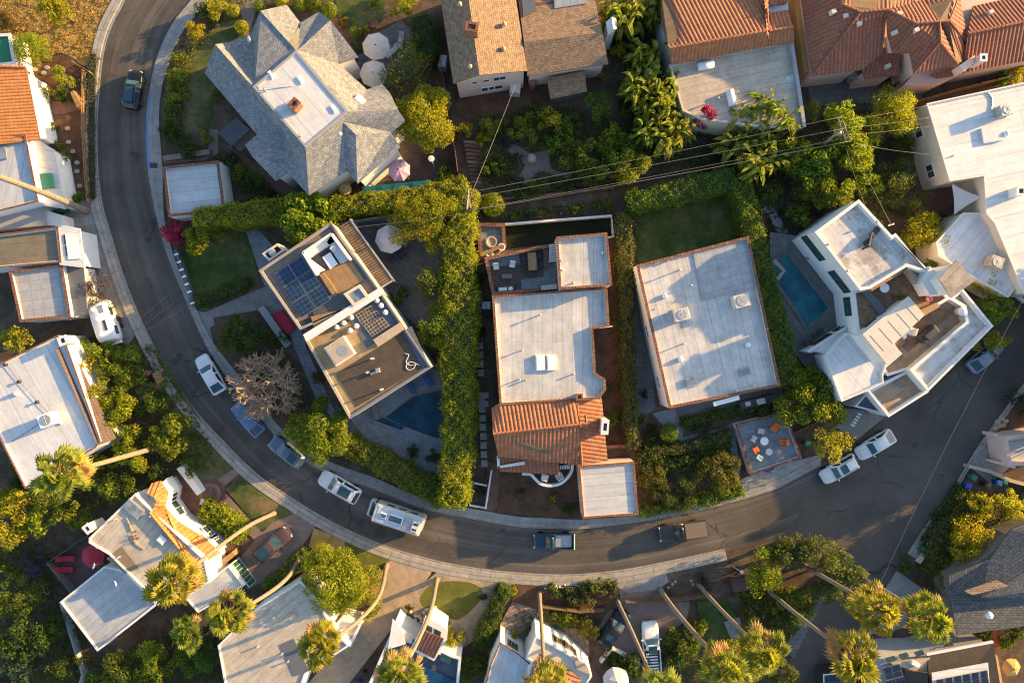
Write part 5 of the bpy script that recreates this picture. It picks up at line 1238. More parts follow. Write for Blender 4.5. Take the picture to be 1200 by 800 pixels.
# stair tower
_, OT = house('', '', '', [(1103, 327), (1120, 309), (1138, 328), (1115, 345)], 10.0, M_membrane('stained beige cap', (.36, .3, .25), 3, .25, .7), WHITE, None, 0.0, root=h, z0=4, uva=R(45))
part_poly(h, 'tower_ledge', [(1082, 332), (1090, 312), (1106, 326), (1112, 342), (1090, 346)], 8.0, 2.0, WHITE)
part_poly(h, 'parapet_block', [(1018, 336), (1062, 310), (1064, 315), (1022, 341)], 7.2, 1.2, WOODL, R(32))
part_poly(h, 'planter_box', [(1012, 343), (1019, 340), (1040, 364), (1034, 371)], 6.15, .4, SLATEW)
part_poly(h, 'beige_ledge', [(1060, 313), (1066, 315), (1084, 333), (1078, 338)], 6.7, .9, BEIGE)
part_poly(h, 'timber_screen', [(1072, 366), (1098, 354), (1102, 359), (1078, 373)], 6.2, 1.6, WOODL, R(25))
for x, y, z, w, hh in ((954, 290, 4.9, 3.2, 1.2), (985, 329, 4.9, 2.8, 1.3), (1003, 358, 4.6, 1.9, 1.2)): winp(h, OB if x == 1003 else OA, x, y, z, w, hh, GLASSG, DARK, 2)
winp(h, OC, 1013, 374, 5.5, 1.4, 1.0, GLASSG, DARK, 2)
for x, y in ((987, 379), (963, 399)): winp(h, OH, x, y, 2.7, 2.2, 1.0, GLASSG, DARK, 2)
for x, y in ((975, 276), (995, 258)): winp(h, OA, x, y, 2.0, 1.4, 1.1, GLASSG, DARK)
ac_ = MB(); q = W(1029, 266, 7.1)
mb = MB(); mb.tube([W(1022, 272, 7.5), W(1018, 288, 7.8), W(1010, 292, 7.6)], .12, 6); mb.box((q.x - .3, q.y - .4, 7.0), 1.6, .5, .5, .9); mb.box((q.x - 1.2, q.y - 1.6, 7.0), .9, .5, .6, .6); mb.build('roof_duct', DARK, h)
for x, y in ((1024, 261), (1042, 264)): vent(h, x, y, 7.1, .8)
for x, y, z in ((968, 287, 7.1), (990, 318, 7.1), (1070, 438, 3.7)): vent(h, x, y, z, .8)
c = W(1122, 365, 4.7); MB().lathe((c.x, c.y, 4.65), [(.4, 0), (.45, .8), (.5, .9), (.35, 1.15), (0, 1.25)], 14).build('white_cowl', PLASW, h, True)
stripes(h, [(997, 498), (1007, 482), (1011, 484), (1001, 500)], 1.4, 5, WHITE)
table(1032.5, 338, 5.76, 0, 1.0, 1.0, .75, 'white round table on the herringbone roof deck', PLASW, GALV, True)
for i, (x, y, l) in enumerate(((1063, 314, 'upper white round pouf at the roof deck rim'), (1069, 319, 'lower white round pouf at the roof deck rim'))):
    t = thing('pouf', l, 'pouf', W(x, y, 5.76)); MB().lathe(W(x, y, 5.76), [(.42, 0), (.5, .2), (.46, .42), (0, .46)], 16).build('cushion', PLASW, t, True)
pot(1049, 348, 5.76, .35, .5, 'pot of green leaves in front of the plaster roof on the deck', TERRA, L_MID); pot(1086, 350, 5.76, .3, .5, 'pink flower pot beside the stair tower', M('pink pot', (.6, .16, .16)), None)
t = thing('kettle_grill', 'black covered barbecue on the lower deck of the corner house', 'barbecue', W(1084, 391, 4.28)); c = W(1084, 391, 4.28); MB().box(c, 2.2, 1.0, .9, R(40), .9, .1).build('cabinet', CHAR, t); MB().box((c.x, c.y, c.z + .9), 1.6, .8, .4, R(40), .7, .1).build('hood', DARK, t)
chair(1063, 388, 4.28, 200, 'round tan rattan chair with white cushion on the lower deck', CUSH, BEIGE, 1.4); table(1055, 393, 4.28, 0, .9, .9, .5, 'white round side table on the lower deck', PLASW, GALV, True); table(1049, 402, 4.28, -38, 1.5, 1.0, .6, 'brown wooden table on the lower deck', WOOD, DARK)
# swimming pool of that house
tag(part_poly(None, 'pool_terrace', [(902, 272), (903, 330), (922, 396), (948, 438), (1008, 380), (990, 330), (934, 276)], 1.56, 1.7, SLATE, R(-55)), None, None, None, 'structure')
t = thing('swimming_pool', 'rectangular turquoise pool beside the tall white corner house', 'pool', at([(910, 300), (925, 298), (972, 362), (945, 383)]))
PP = [(905, 303), (923.5, 295), (974.5, 361.5), (944.5, 386.5), (904, 326)]
part_poly(t, 'coping', PP, 1.66, .1, SLATE, R(-52)); part_poly(t, 'water', [(908, 306), (923, 299), (971, 361), (946, 382), (908, 324)], 1.672, .012, POOLW)
part_poly(t, 'spa_rim', [(905, 307), (909, 303), (921, 317), (913, 329), (909, 326), (917, 317)], 1.71, .04, BEIGE)
pot(946, 301, 1.6, .35, .5, 'round pale pot between the pool and the white house', BEIGE, L_OLIVE)
for i, (x, y) in enumerate(((944, 401), (953, 393), (960, 388))): chair(x, y, 1.6, 60, ('round brown pool chair with a pink cushion at the lower pool end' if i == 0 else 'small dark pool chair nearer the wall' if i == 1 else 'brown pool chair beside the house door'), M('brown wicker', (.12, .06, .045)), DARK, 1.2 if i == 0 else .8)
tag(MB().box(W(988, 360, 1.6), 1.0, .7, .5, R(40), .95, .04).build('deck_box', DARK), 'small dark box on the pool paving against the white wall', 'deck box')
# ================= big white roof (top right)
h, O = house('white_roofed_house', 'wide house with bright white coated roof and corner patio at the right edge', 'house', [(1086, 122), (1202, 97), (1230, 92), (1230, 345), (1200, 344), (1166, 262), (1156, 250), (1153, 206), (1113, 212)], 5.0, BRIGHTROOF, CREAM, WHITE, .1, uva=R(12), t=.2, cw=0)
_, O2 = house('', '', '', [(1128, 250), (1155, 250), (1167, 263), (1200, 322), (1181, 348), (1150, 330), (1100, 300), (1097, 284)], 4.0, BRIGHTROOF, CREAM, WHITE, .1, root=h, z0=-.12, t=.2, cw=0, uva=R(50))
ac(h, 1172, 132, 4.9, R(14), 1.25, GALV); ac(h, 1160, 308, 3.9, R(-20), 1.3, BEIGE); chimney(h, 1196, 224, 4.8, 6.2, .9, .9, 0, WHITE, WHITE)
part_poly(h, 'raised_hatch', [(1150, 150), (1174, 145), (1177, 164), (1153, 168)], 5.15, .3, BRIGHTROOF)
domevent(h, 1178, 157, 4.9, .35); domevent(h, 1174, 286, 3.9, .35); vent(h, 1116, 183, 4.9, .4)
mb = MB(); mb.tube(spline([W(x, y, 4.96) for x, y in ((1158, 108), (1163, 116), (1162, 128))], 4), .07, 5); mb.build('conduit', GALV, h)
for x, y in ((1088, 150), (1106, 196)): winp(h, O, x, y, 2.4, 1.4, 1.2)
t = thing('shade_sail', 'white triangular shade sail over the brick patio corner', 'shade sail', W(1128, 230))
P = [W(1115, 215, 3.4), W(1151, 231, 4.2), W(1118, 252, 3.2)]; vs = []; N = 10; mb = MB()
def sailp(u, v):
    w_ = 1 - u - v; p = P[0] * w_ + P[1] * u + P[2] * v; c = (P[0] + P[1] + P[2]) / 3; pinch = .9 * (u * v + v * w_ + w_ * u - 3 * u * v * w_) ; return p.lerp(c, pinch * .55)
idx = {}
for i in range(N + 1):
    for j in range(N + 1 - i): idx[i, j] = len(vs); vs.append(sailp(i / N, j / N))
fs = []
for i in range(N):
    for j in range(N - i):
        fs.append([idx[i, j], idx[i + 1, j], idx[i, j + 1]])
        if i + j < N - 1: fs.append([idx[i + 1, j], idx[i + 1, j + 1], idx[i, j + 1]])
mb.add(vs, fs).build('cloth', CANVG, t, True)
for p in (P[0], P[2]): MB().tube([(p.x, p.y, 0), (p.x, p.y, p.z + .1)], .05, 7).build('post', GALV, t)
table(1147, 218, .2, 10, 1.6, .9, .75, 'dark table in the shaded notch behind the shade sail', CHAR, DARK)
t = thing('garden_cabinet', 'red cabinet with dark window against the house wall on the brick patio', 'cabinet', W(1102, 201)); q = R(12); c = W(1102, 201); MB().box((c.x, c.y, 0), 1.7, .8, 1.3, q).build('body', M('red paint', (.5, .02, .02), .4), t); MB().box((c.x + .45, c.y + .1, 1.3), .5, .5, .05, q).build('panel', DARK, t); MB().box((c.x - .9, c.y - .2, 0), .5, .8, 1.1, q).build('side_box', DARK, t)
tag(MB().box(W(1090, 186), .9, .9, .9, R(12), .95, .04).build('storage_box', GALV), 'pale grey storage box above the red cabinet', 'storage box')
table(1089, 218, .15, 30, .8, .5, .5, 'small pale pink table on the brick patio', PINK, DARK)
# ================= terracotta complex (top right)
h = thing('tiled_house', 'sprawling house with many red clay tile roofs and pink walls at the top right corner', 'house', at([(935, -20), (1240, -20), (1240, 80), (960, 90)]))
rg, e = 7.6, 5.2
F = [[(935, -30, e), (986, -30, rg), (986, 6, rg), (1008, 15, rg), (952, 89, e)], [(952, 89, e), (1008, 15, rg), (1039, 12, rg), (1034, 62, 5.6), (1010, 82, e)],
     [(986, 6, rg), (1020, -30, 5.5), (1072, -30, 5.5), (1072, 5, 6.3), (1039, 12, rg), (1008, 15, rg)],
     [(1010, 82, 4.2), (1035, 56, 5.0), (1055, 64, 5.0), (1053, 88, 4.0), (1014, 93, 4.0)],
     [(1039, 14, 7.8), (1072, 28, 8.2), (1046, 62, 6.6), (1040, 40, 7)], [(1072, 28, 8.2), (1100, 26, 8.2), (1101, 50, 8.0), (1071, 86, 6.4), (1066, 62, 6.6), (1046, 62, 6.6)],
     [(1101, 50, 8.0), (1122, 76, 6.4), (1071, 86, 6.4)], [(1100, 26, 8.2), (1122, 76, 6.4), (1101, 50, 8.0)],
     [(1039, 14, 7.8), (1080, 0, 6.6), (1112, -30, 6.6), (1122, -12, 7), (1112, 25, 8), (1100, 26, 8.2), (1072, 28, 8.2)],
     [(1112, 25, 8.0), (1124, -6, 7.2), (1134, 52, 5.6)], [(1100, 27, 7.4), (1112, 25, 8), (1134, 52, 5.6), (1133, 72, 5.2), (1124, 78, 5.2), (1122, 74, 6)],
     [(1134, 40, 6.8), (1200, 26, 6.8), (1240, 18, 6.8), (1240, 64, 4.8), (1145, 82, 4.8), (1128, 86, 4.8)], [(1134, 40, 6.8), (1140, 8, 5), (1240, -14, 5), (1240, 18, 6.8), (1200, 26, 6.8)],
     [(1090, 88, 3.9), (1122, 78, 4.6), (1128, 84, 4.6), (1124, 88, 4.1), (1098, 92, 3.6)]]
tile_roof(h, F, TILER, [((952, 89, e), (1008, 15, rg)), ((1008, 15, rg), (1039, 12, rg)), ((1039, 12, 7.9), (1072, 28, 8.2)), ((1072, 28, 8.2), (1046, 62, 6.6)), ((986, 6, rg), (1008, 15, rg)), ((1072, 28, 8.2), (1100, 26, 8.2)), ((1101, 50, 8), (1071, 86, 6.4)), ((1100, 26, 8.2), (1101, 50, 8)), ((1101, 50, 8), (1122, 76, 6.4)), ((1134, 40, 6.8), (1240, 18, 6.8)), ((1112, 25, 8), (1134, 52, 5.6)), ((1112, 25, 8), (1100, 26, 8.2))])
walls(h, [(937, -30), (953, 88), (1010, 82), (1036, 60), (1046, 60), (1066, 62), (1071, 85), (1122, 76), (1134, 80), (1146, 81), (1240, 63), (1240, -30)], 4.8, PINK, ins=.35)
walls(h, [(1012, 82), (1036, 57), (1055, 64), (1053, 87), (1014, 92)], 4.0, PINK, ins=.25, name='wing_wall')
gable(h, [(1040, 42, 6.9), (1046, 62, 6.6), (1036, 64, 4.0), (1036, 45, 5.6)], PINK); gable(h, [(1066, 62, 6.6), (1071, 86, 6.4), (1055, 100, 2), (1053, 88, 2.5), (1056, 64, 4.2)], PINK)
for x, y, z in ((976, 14.5, 7.3), (990, 19.5, 7.2), (1006, 29, 7.1), (1000, 1, 6.8), (1048, 39, 7.3), (1053, 17, 7.8), (1073, 36, 7.9), (1040, 78, 4.6), (1160, 15, 6.0)):
    c = W(x, y, z); MB().box((c.x, c.y, z - .3), .55, .45, .6, R(20), .9).build('roof_vent', CREAM, h)
chimney(h, 1152, 68, 4.8, 6.9, .7, .7, 0, PINK, WHITE)
MB().slab(P3([(1126, 76, 6.6), (1142, 65, 6.6), (1144, 72, 6.2), (1130, 84, 6.2)]), 1.6).build('parapet', PINK, h)
walls(h, [(1071, 86), (1122, 77), (1130, 84), (1100, 98), (1060, 100)], 3.4, PINK, ins=.0, name='lower_wall')
c = W(997, 92); MB().box((c.x, c.y, 0), 1.1, 1.0, 1.0, .1).build('plinth', CREAM, h)
ac(thing('courtyard_condenser', 'air conditioner standing in the grey courtyard below the clay tile roofs', 'air conditioner', W(998, 92)), 998, 91, 1.0, R(-10), 1.0, GALV)
freewall('retaining_wall', 'ochre wall along the left side of the clay tiled complex', [(931, -20), (945, 85)], 3.2, OCHRE, .5); fence('weathered timber fence between the pink house and the bright white roof', [(1074, 118), (1130, 102), (1190, 88)], 1.8, WOOD)
# ================= tile roof with flat roof below (upper right middle)
h, O = house('flat_roofed_house', 'house with a worn tan flat roof below red clay tiles at the top', 'house', [(784, 76), (926, 48), (944, 148), (900, 150), (822, 140), (800, 130)], 4.6, TANROOF, CREAM, None, .12, uva=R(12), t=.2)
rg, e = 7.0, 5.2
tile_roof(h, [[(776, 30, 5.0), (772, -30, 5), (900, -30, 5.2), (898, 37, rg), (784, 57, rg)], [(784, 57, rg), (898, 37, rg), (901, 54, e), (787, 76, e)], [(898, 37, rg), (893, -30, 6.6), (898, -30, 6.6), (902, 53, e + .2)]], TILE, [((784, 57, rg), (898, 37, rg)), ((898, 10, 6.9), (901, 54, 5.4))])
tile_roof(h, [[(899, 16, 5.6), (924, 12, 5.6), (929, 32, 6.2), (901, 37, 6.2)], [(901, 37, 6.2), (929, 32, 6.2), (931, 50, 5.3), (903, 54, 5.3)], [(894, -30, 5), (930, -30, 5), (922, 4, 5.2), (896, 8, 5.4)]], TILE, [((901, 37, 6.2), (929, 32, 6.2))], name='wing_roof')
walls(h, [(777, 30), (774, -30), (925, -30), (930, 49), (788, 75)], 5.0, WHITE, ins=.3, name='upper_wall')
for x, y in ((826, 78), (856, 116)):
    c = W(x, y, 4.4); mb = MB(); mb.lathe((0, 0, 0), [(.45, -.85), (.45, .85)], 16); rot = Matrix.Rotation(R(12), 3, 'Z') @ Matrix.Rotation(R(90), 3, 'Y') @ Matrix.Rotation(0, 3, 'Z')
    mb.v = [tuple((Matrix.Rotation(R(12 if x == 826 else 102), 3, 'Z') @ Matrix.Rotation(R(90), 3, 'Y')) @ Vector(v) + Vector((c.x, c.y, 4.65))) for v in mb.v]; mb.build('barrel_skylight', PLASW, h, True)
for x, y, q in ((880, 107, .3), (840, 117, .7), (815, 73, .7), (864, 108, .3)): vent(h, x, y, 4.5, q)
part_poly(h, 'patch', [(921, 90), (931, 88), (933, 103), (923, 104)], 4.52, .03, GREYROOF_B); part_poly(h, 'edge_wall', [(926, 50), (930, 49), (945, 148), (941, 149)], 4.9, 1.0, GREYW)
t = thing('lit_tower', 'small white round turret at the top edge beside the ochre wall', 'turret', W(927, 5)); MB().lathe(W(925, 5), [(.9, 0), (.9, 6.4), (.7, 6.8), (0, 7.1)], 16).build('wall', WHITE, t)
# ================= tan shingle house (top middle)
h = thing('tan_shingle_house', 'two-storey pink house with tan shingle roofs and a brick chimney at the top edge', 'house', at([(515, -20), (715, -20), (715, 70), (540, 95)]))
plain_roof(h, [[(512, -30, 5.6), (545, -30, 7.4), (562, 88, 7.4), (531, 98, 5.6)], [(545, -30, 7.4), (600, -30, 5.6), (618, 83, 5.6), (562, 88, 7.4)]], SHTAN, .18)
plain_roof(h, [[(604, -30, 4.4), (690, -30, 4.4), (706, 38, 5.8), (614, 50, 5.8), (610, 20, 5.2)], [(614, 50, 5.8), (706, 38, 5.8), (713, 75, 4.4), (618, 89, 4.6)], [(641, 92, 2.7), (685, 83, 3.0), (688, 107, 2.5), (645, 116, 2.5)]], SHTAN, .18, 'lower_roof')
O = walls(h, [(514, -30), (532, 97), (617, 83), (600, -30)], 5.6, PINK, ins=.25); walls(h, [(604, -30), (618, 88), (712, 75), (690, -30)], 4.3, PINK, ins=.3, name='wing_wall'); walls(h, [(643, 92), (684, 84), (687, 106), (646, 114)], 2.5, WOODG, ins=.15, name='shed_wall')
gable(h, [(532, 98, 5.5), (562, 88.3, 7.3), (617.5, 83.3, 5.5)], PINK)
gable(h, [(532, 97.6, 5.55), (562, 88.6, 7.25), (617, 83.6, 5.55)], PINK)
chimney(h, 553, 32, 6.4, 8.6, 1.3, .9, R(-8), BRICKCH, TERRA)
for x, y, z in ((539, 6, 7.2), (551, 79, 7.0), (591, 29, 6.4), (590, 58, 6.4)): domevent(h, x, y, z, .25, BEIGE)
for (x, y, z, w, hh) in ((556, 99, 4.1, .6, .6), (570, 96.5, 4.1, .6, .6), (586, 94.5, 4.1, 1.3, 1.0), (569, 111, 1.6, .7, 1.1), (577, 109, 1.6, .6, 1.0), (585, 107.5, 1.6, .9, 1.1)): winp(h, O, x, y, z, w, hh, GLASS, WHITE, 2 if w > 1 else 1)
MB().slab(P3([(610, -30, 5.4), (626, -30, 5.4), (628, 12, 5.4), (613, 20, 5.4)]), .2).build('roof_terrace', SLATEW, h); MB().slab(P3([(626, 4, 5.0), (648, 2, 5.0), (650, 12, 5.0), (628, 16, 5.0)]), .2).build('brick_hearth', BRICKP, h); MB().slab(P3([(648, -30, 5.2), (684, -30, 5.2), (688, 4, 5.2), (650, 10, 5.2)]), .2).build('metal_roof', M_brick('standing seam', (.3, .33, .36), (.28, .31, .34), (.15, .16, .18), 9, .8, .03, .4, .2, 0, .3), h, False, R(90))
t = thing('water_heater', 'rust coloured drum standing between the pink house and its shed roof', 'water tank', W(624, 102)); MB().lathe(W(624, 102), [(.4, 0), (.4, 1.7), (.3, 1.85), (0, 1.9)], 14).build('tank', M('rust', (.25, .1, .06)), t)
tag(MB().box(W(520, 78), .9, 1.4, 1.6, R(-8), 1, .04).build('utility_cabinet', GALV), 'pale metal cabinet against the west wall of the tan shingle house', 'cabinet')
tag(MB().box(W(604, 105), 1.2, 1.8, 1.6, R(-6), 1, .04).build('tool_shed', CREAM), 'small cream tool chest at the corner of the pink wall', 'tool shed')
t = thing('white_shed', 'small white gabled dormer at the east end of the tan shingle roof', 'shed', W(716, 28)); MB().slab(P3([(710, 26, 5.6), (717, 20, 6.2), (719, 34, 6.2), (712, 38, 5.6)]), .1).build('roof', BRIGHTROOF, t); MB().slab(P3([(717, 20, 6.2), (722, 22, 5.6), (723, 34, 5.6), (719, 34, 6.2)]), .1).build('roof', BRIGHTROOF, t); MB().prism(pw([(711, 27), (721, 23), (722, 33), (713, 37)], 5.5), -.1, 5.4).build('wall', WHITE, t)
# ================= left side
h = thing('orange_tiled_house', 'house with a bright orange tile roof at the left edge', 'house', W(10, 120))
tile_roof(h, [[(-60, 76, 5), (30, 78, 4.2), (47, 164, 4.2), (-60, 176, 5)]], TILEO, [((-60, 77, 5.05), (30, 79, 4.25))], period=.36)
walls(h, [(-58, 78), (29, 80), (45, 162), (-58, 174)], 4.0, WHITE, ins=.3)
h, O = house('green_topped_hut', 'white walled hut with a green tarpaulin top at the upper left edge', 'hut', [(-30, 42), (12, 40), (18, 75), (-30, 80)], 3.0, GREENT, WHITE, WHITE, .12)
h, O = house('white_flat_house', 'white house with flat roof, red coping and green board at the left edge', 'house', [(-60, 168), (30, 158), (45, 236), (-60, 262)], 4.4, GREYROOF_B, WHITE, TERRA, .25, uva=R(78), cw=.02)
_, O2 = house('', '', '', [(31, 158), (62, 178), (72, 232), (74, 242), (46, 237)], 3.0, M_membrane('white low roof', (.6, .59, .58), 2, .05, .1), WHITE, None, .0, root=h, z0=-.12)
MB().slab(pw([(46, 203.5), (60, 203), (63, 220), (49, 221.5)], 3.4), .2).build('green_board', M('green board', (.01, .12, .09), .5, .1), h)
MB().slab(pw([(-40, 168), (5, 166), (8, 186), (-40, 188)], 4.3), .12).build('roof_hatch', SKYG, h)
_, O3 = house('', '', '', [(-60, 262), (48, 238), (52, 262), (-60, 272)], 2.4, GREYW, WHITE, None, .0, root=h, z0=-.13)
mb = MB(); mb.prism(pw([(49, 245), (72, 252), (73, 264), (54, 264)], 2.2), 0, 2.2); mb.build('entry_wall', WHITE, h)
tag(MB().box(W(64, 259), 1.6, .9, 1.6, R(-10), .96, .04).build('timber_gate_box', WOODL), 'curved honey timber gate box beside the white entry wall', 'gate')
bin_(44, 262, 20, 'blue wheelie bin in the gap between the white house and the garages', BINB); bin_(72, 252, 0, 'black wheelie bin beside the palm base at the left driveway', BINK); bin_(80, 247, 0, 'dark green wheelie bin next to the leaning palm base', BING)
h, O = house('brown_topped_garage', 'garage with an olive brown flat roof and white parapet facing the tapered driveway', 'garage', [(-60, 282), (68, 266), (72, 307), (-60, 319)], 3.6, M_membrane('olive brown roof', (.21, .17, .115), 1.6, .12), WHITE, TERRA, .25, cw=.02)
_, _2 = house('', '', '', [(68, 265), (92, 270), (97, 311), (73, 308)], 3.4, M_membrane('white terrace roof', (.66, .65, .64), 3, .04, .1), WHITE, None, .0, root=h, z0=-.12)
part_poly(h, 'garage_door', [(76, 274), (90, 277), (94, 303), (80, 304)], 3.62, .08, PLASW); part_poly(h, 'slot', [(74, 275), (75.5, 275), (77.5, 286), (75.5, 286)], 3.6, .05, DARK); part_poly(h, 'slot', [(76, 288), (77.5, 288), (79.5, 299), (77.5, 300)], 3.6, .05, DARK)
h, O = house('grid_roof_garage', 'garage with square grey roof pavers and red coping beside the parked trailer', 'garage', [(11, 318), (73, 309), (83, 371), (24, 377)], 3.3, SQGRID, WHITE, TERRA, .25, uva=R(8))
_, _2 = house('', '', '', [(74, 310), (96, 313), (100, 360), (84, 371)], 2.6, SLATEW, WHITE, None, .0, root=h, z0=-.12); part_poly(h, 'garage_door', [(82, 314), (95, 315), (101, 357), (88, 358)], 2.66, .1, PLASW)
h, O = house('large_white_house', 'large white flat-roofed house with brown tiled verge in the trees on the left', 'house', [(-30, 430), (-4, 428), (68, 393), (78, 404), (118, 517), (112, 524), (30, 572), (-4, 505)], 4.8, M_membrane('smooth white roof', (.6, .6, .6), 3.2, .06, .12), WHITE, TERRA, .2, uva=R(-60), cw=-.02)
plain_roof(h, [[(65, 410, 4.95), (80, 401, 3.9), (135, 514, 3.9), (114, 522, 4.95)]], M_brick('brown verge tiles', (.13, .085, .07), (.1, .065, .055), (.05, .035, .03), .35, .4, .03, .8, .4, .5, .5), .15, 'verge_roof')
ac(h, 63, 490.5, 4.62, R(20), 1.5, PLASW)
for x, y, q in ((7, 427, .3), (23, 447, .3), (44, 471, .3)): vent(h, x, y, 4.62, q, .12, DARK)
mb = MB(); mb.tube([W(7, 427, 4.72), W(23, 447, 4.72), W(44, 471, 4.72), (W(58, 485, 4.72))], .02, 4); mb.tube([W(14, 517, 4.72), W(27, 509, 4.72), W(52, 492, 4.72)], .03, 4); mb.build('conduit', DARK, h); domevent(h, 20, 461, 4.62, .25)
chimney(h, 74, 399, 4, 5.6, .9, .9, R(20), WHITE, WHITE)
# ================= Spanish house lower left
h, O = house('spanish_house', 'pale flat-roofed Spanish house with orange tiled porch wing in the lower left', 'house', [(104, 630), (158, 578), (170, 590), (240, 655), (246, 682), (184, 709), (172, 694), (146, 668), (128, 650), (104, 636)], 5.0, TANROOF, WHITE, None, .15, uva=R(50), t=.2)
_, O2 = house('', '', '', [(70, 705), (122, 663), (146, 668), (184, 708), (114, 763)], 3.6, M_membrane('blue grey cap roof', (.42, .43, .44), 1.0, .12), WHITE, None, .12, root=h, z0=-.12, uva=R(40), t=.2)
part_poly(h, 'roof_patch', [(125, 654), (143, 640), (163, 666), (147, 672)], 4.9, .03, M('brown roof patch', (.2, .15, .09)))
tile_roof(h, [[(176, 600, 5.1), (192, 592, 4.6), (214, 640, 4.6), (213, 643, 4.4), (212, 645, 5.0)], [(192, 592, 4.6), (207, 610, 4.2), (236, 628, 3.6), (213, 643, 5.0)], [(213, 643, 5.0), (236, 626, 3.6), (258, 648, 3.6), (234, 662, 4.8)]], TILEO, [((176, 600, 5.15), (212, 644, 5.05)), ((213, 643, 5.05), (236, 627, 3.7)), ((212, 645, 5.0), (236, 664, 4.9))], name='porch_roof', period=.5)
tile_roof(h, [[(172, 578, 4.8), (178, 566, 4.2), (188, 563, 4.0), (180, 582, 4.9)], [(180, 582, 4.9), (188, 563, 4.0), (197, 577, 4.0), (184, 588, 4.9)], [(184, 588, 4.9), (197, 577, 4.0), (194, 592, 4.2), (176, 600, 4.9)]], TILEO, name='bay_roof', period=.5)
walls(h, [(173, 579), (188, 563), (197, 577), (194, 592), (207, 610), (236, 627), (257, 648), (236, 663), (212, 645), (178, 598)], 3.75, WHITE, ins=.12, name='porch_wall')
Oq = [Vector(p[:2]) for p in inset(pw([(173, 579), (188, 563), (197, 577), (194, 592), (207, 610), (236, 627), (257, 648), (236, 663), (212, 645), (178, 598)][::-1], 3.75), .12)]
for x, y, w in ((197, 567, 1.2), (202, 581, .9), (206, 596, 1.8), (249, 617, 1.7), (256, 630, 1.3)): winp(h, Oq, x, y, 1.8, w, 1.3)
skylight(h, 157, 596, 4.9, 2.2, 1.3, R(-40), .2); skylight(h, 190, 632, 4.9, .9, .8, R(-40), .2, PLASW, PLASW)
mb = MB(); mb.tube(spline([W(x, y, 4.95) for x, y in ((148, 606), (153, 616), (155, 622))], 4), .06, 5); mb.tube(spline([W(x, y, 4.95) for x, y in ((156, 626), (160, 636), (170, 643))], 4), .05, 5); mb.build('palm_litter', DEADTW, h); leaves('leaf_litter', crown(W(158, 630, 4.9).x, W(158, 630, 4.9).y, 4.95, .9, 1.2, .1, .09, 10, 8), L_BROWN, h)
for x, y, z in ((116, 640, 4.9), (140, 652, 4.9), (178, 604, 5), (136, 608, 4.9)): vent(h, x, y, z, .5)
dish(h, 116, 660, 3.6, R(160)); dish(h, 141, 680, 3.8, R(200))
chimney(h, 103, 619, 3, 5.6, .7, .9, R(40), CREAM, WHITE)
h, O = house('carport', 'grey flat-roofed garage with green panelled door below the leaning palm', 'garage', [(216, 700), (268, 662), (286, 686), (232, 718)], 3.0, GREYROOF_B, WHITE, None, .12, uva=R(35), t=.18)
winp(h, O, 284, 672, 1.4, 3.2, 1.9, GLASSG, M('sage green door', (.3, .4, .36)), 6)
bin_(256, 666, 40, 'blue recycling bin beside the grey garage', BINB)
pt = thing('timber_gate', 'low brown timber gate between the porch and the grey garage', 'gate', W(262, 652)); MB().prism(pw([(244, 668), (272, 646), (276, 650), (250, 672)], 1.4), 0, 1.4).build('boards', WOODL, pt)
freewall('garden_wall', 'thick white wall at the red paved terrace of the lower left Spanish house', [(210, 547), (234, 578)], 1.3, WHITE, .75)
tag(MB().box(W(242, 588), 1.1, .7, .5, R(-20), .95, .04).build('garden_box', WHITE), 'small white box at the foot of the terrace steps', 'box')
st = thing('round_steps', 'round brick steps leading to the red terrace', 'steps', W(246, 578)); 
for i, r in enumerate((1.8, 1.3, .8)): MB().lathe((W(247, 578).x, W(247, 578).y, 0), [(r, 0), (r, .14 + .13 * i), (0, .14 + .13 * i)], 24).build('step', BRICKP if i % 2 == 0 else PINKDRIVE, st)
# red patio behind
tag(sheet('patio', [(60, 660), (104, 628), (124, 660), (72, 704)], M('dark red deck', (.12, .06, .055)), kind='structure'))
umbrella(108, 652, 14, 2.6, 'dark red parasol on the shaded back patio', RED, 6)
lounger(80, 653, .3, 0, 'upper red sun lounger on the back patio', RED, DARK, 'red sun loungers'); lounger(78, 666, .3, 0, 'lower red sun lounger on the back patio', RED, DARK, 'red sun loungers')
freewall('garden_wall', 'thin pale wall running down from the grey roof in the lower left corner', [(70, 705), (96, 790), (90, 810)], 1.0, GREYW, .2); fence('weathered fence around the red back patio', [(104, 626), (54, 660), (82, 694)], 1.4, WOODG)
# ================= bottom houses
h, O = house('cream_house', 'cream flat-roofed house at the bottom edge under palms', 'house', [(255, 756), (296, 716), (352, 680), (372, 702), (392, 740), (410, 756), (358, 790), (340, 840), (270, 840)], 4.4, TANROOF, WHITE, None, .15, uva=R(40), t=.2)
part_poly(h, 'lower_roof', [(328, 755), (344, 748), (362, 785), (345, 792)], 4.32, .05, SLATEW); vent(h, 338, 774, 4.3, .4); vent(h, 302, 757, 4.3, .4); vent(h, 331, 765, 4.3, .5)
_, O2 = house('', '', '', [(392, 732), (400, 724), (424, 730), (411, 757), (398, 748)], 3.0, CREAM, WHITE, WHITE, .2, root=h, z0=-.12)
MB().slab(pw([(299, 716), (345, 684), (350, 689), (304, 722)], 3.9), .3).build('porch_roof', WHITE, h); winp(h, O, 325, 700, 2, 2, 1.2); 
h, O = house('white_courtyard_house', 'white house with a small red tile gable and dark blue courtyard at the bottom edge', 'house', [(426, 815), (463, 731), (490, 748), (486, 756), (540, 770), (536, 815)], 3.8, M_membrane('dark blue grey roof', (.07, .085, .11), 1.2, .1), WHITE, WHITE, .5, t=.3, cw=0)
tile_roof(h, [[(496, 738, 5.0), (520, 748, 5.0), (509, 771, 4.4), (486, 759, 4.4)]], TILER, period=.4)
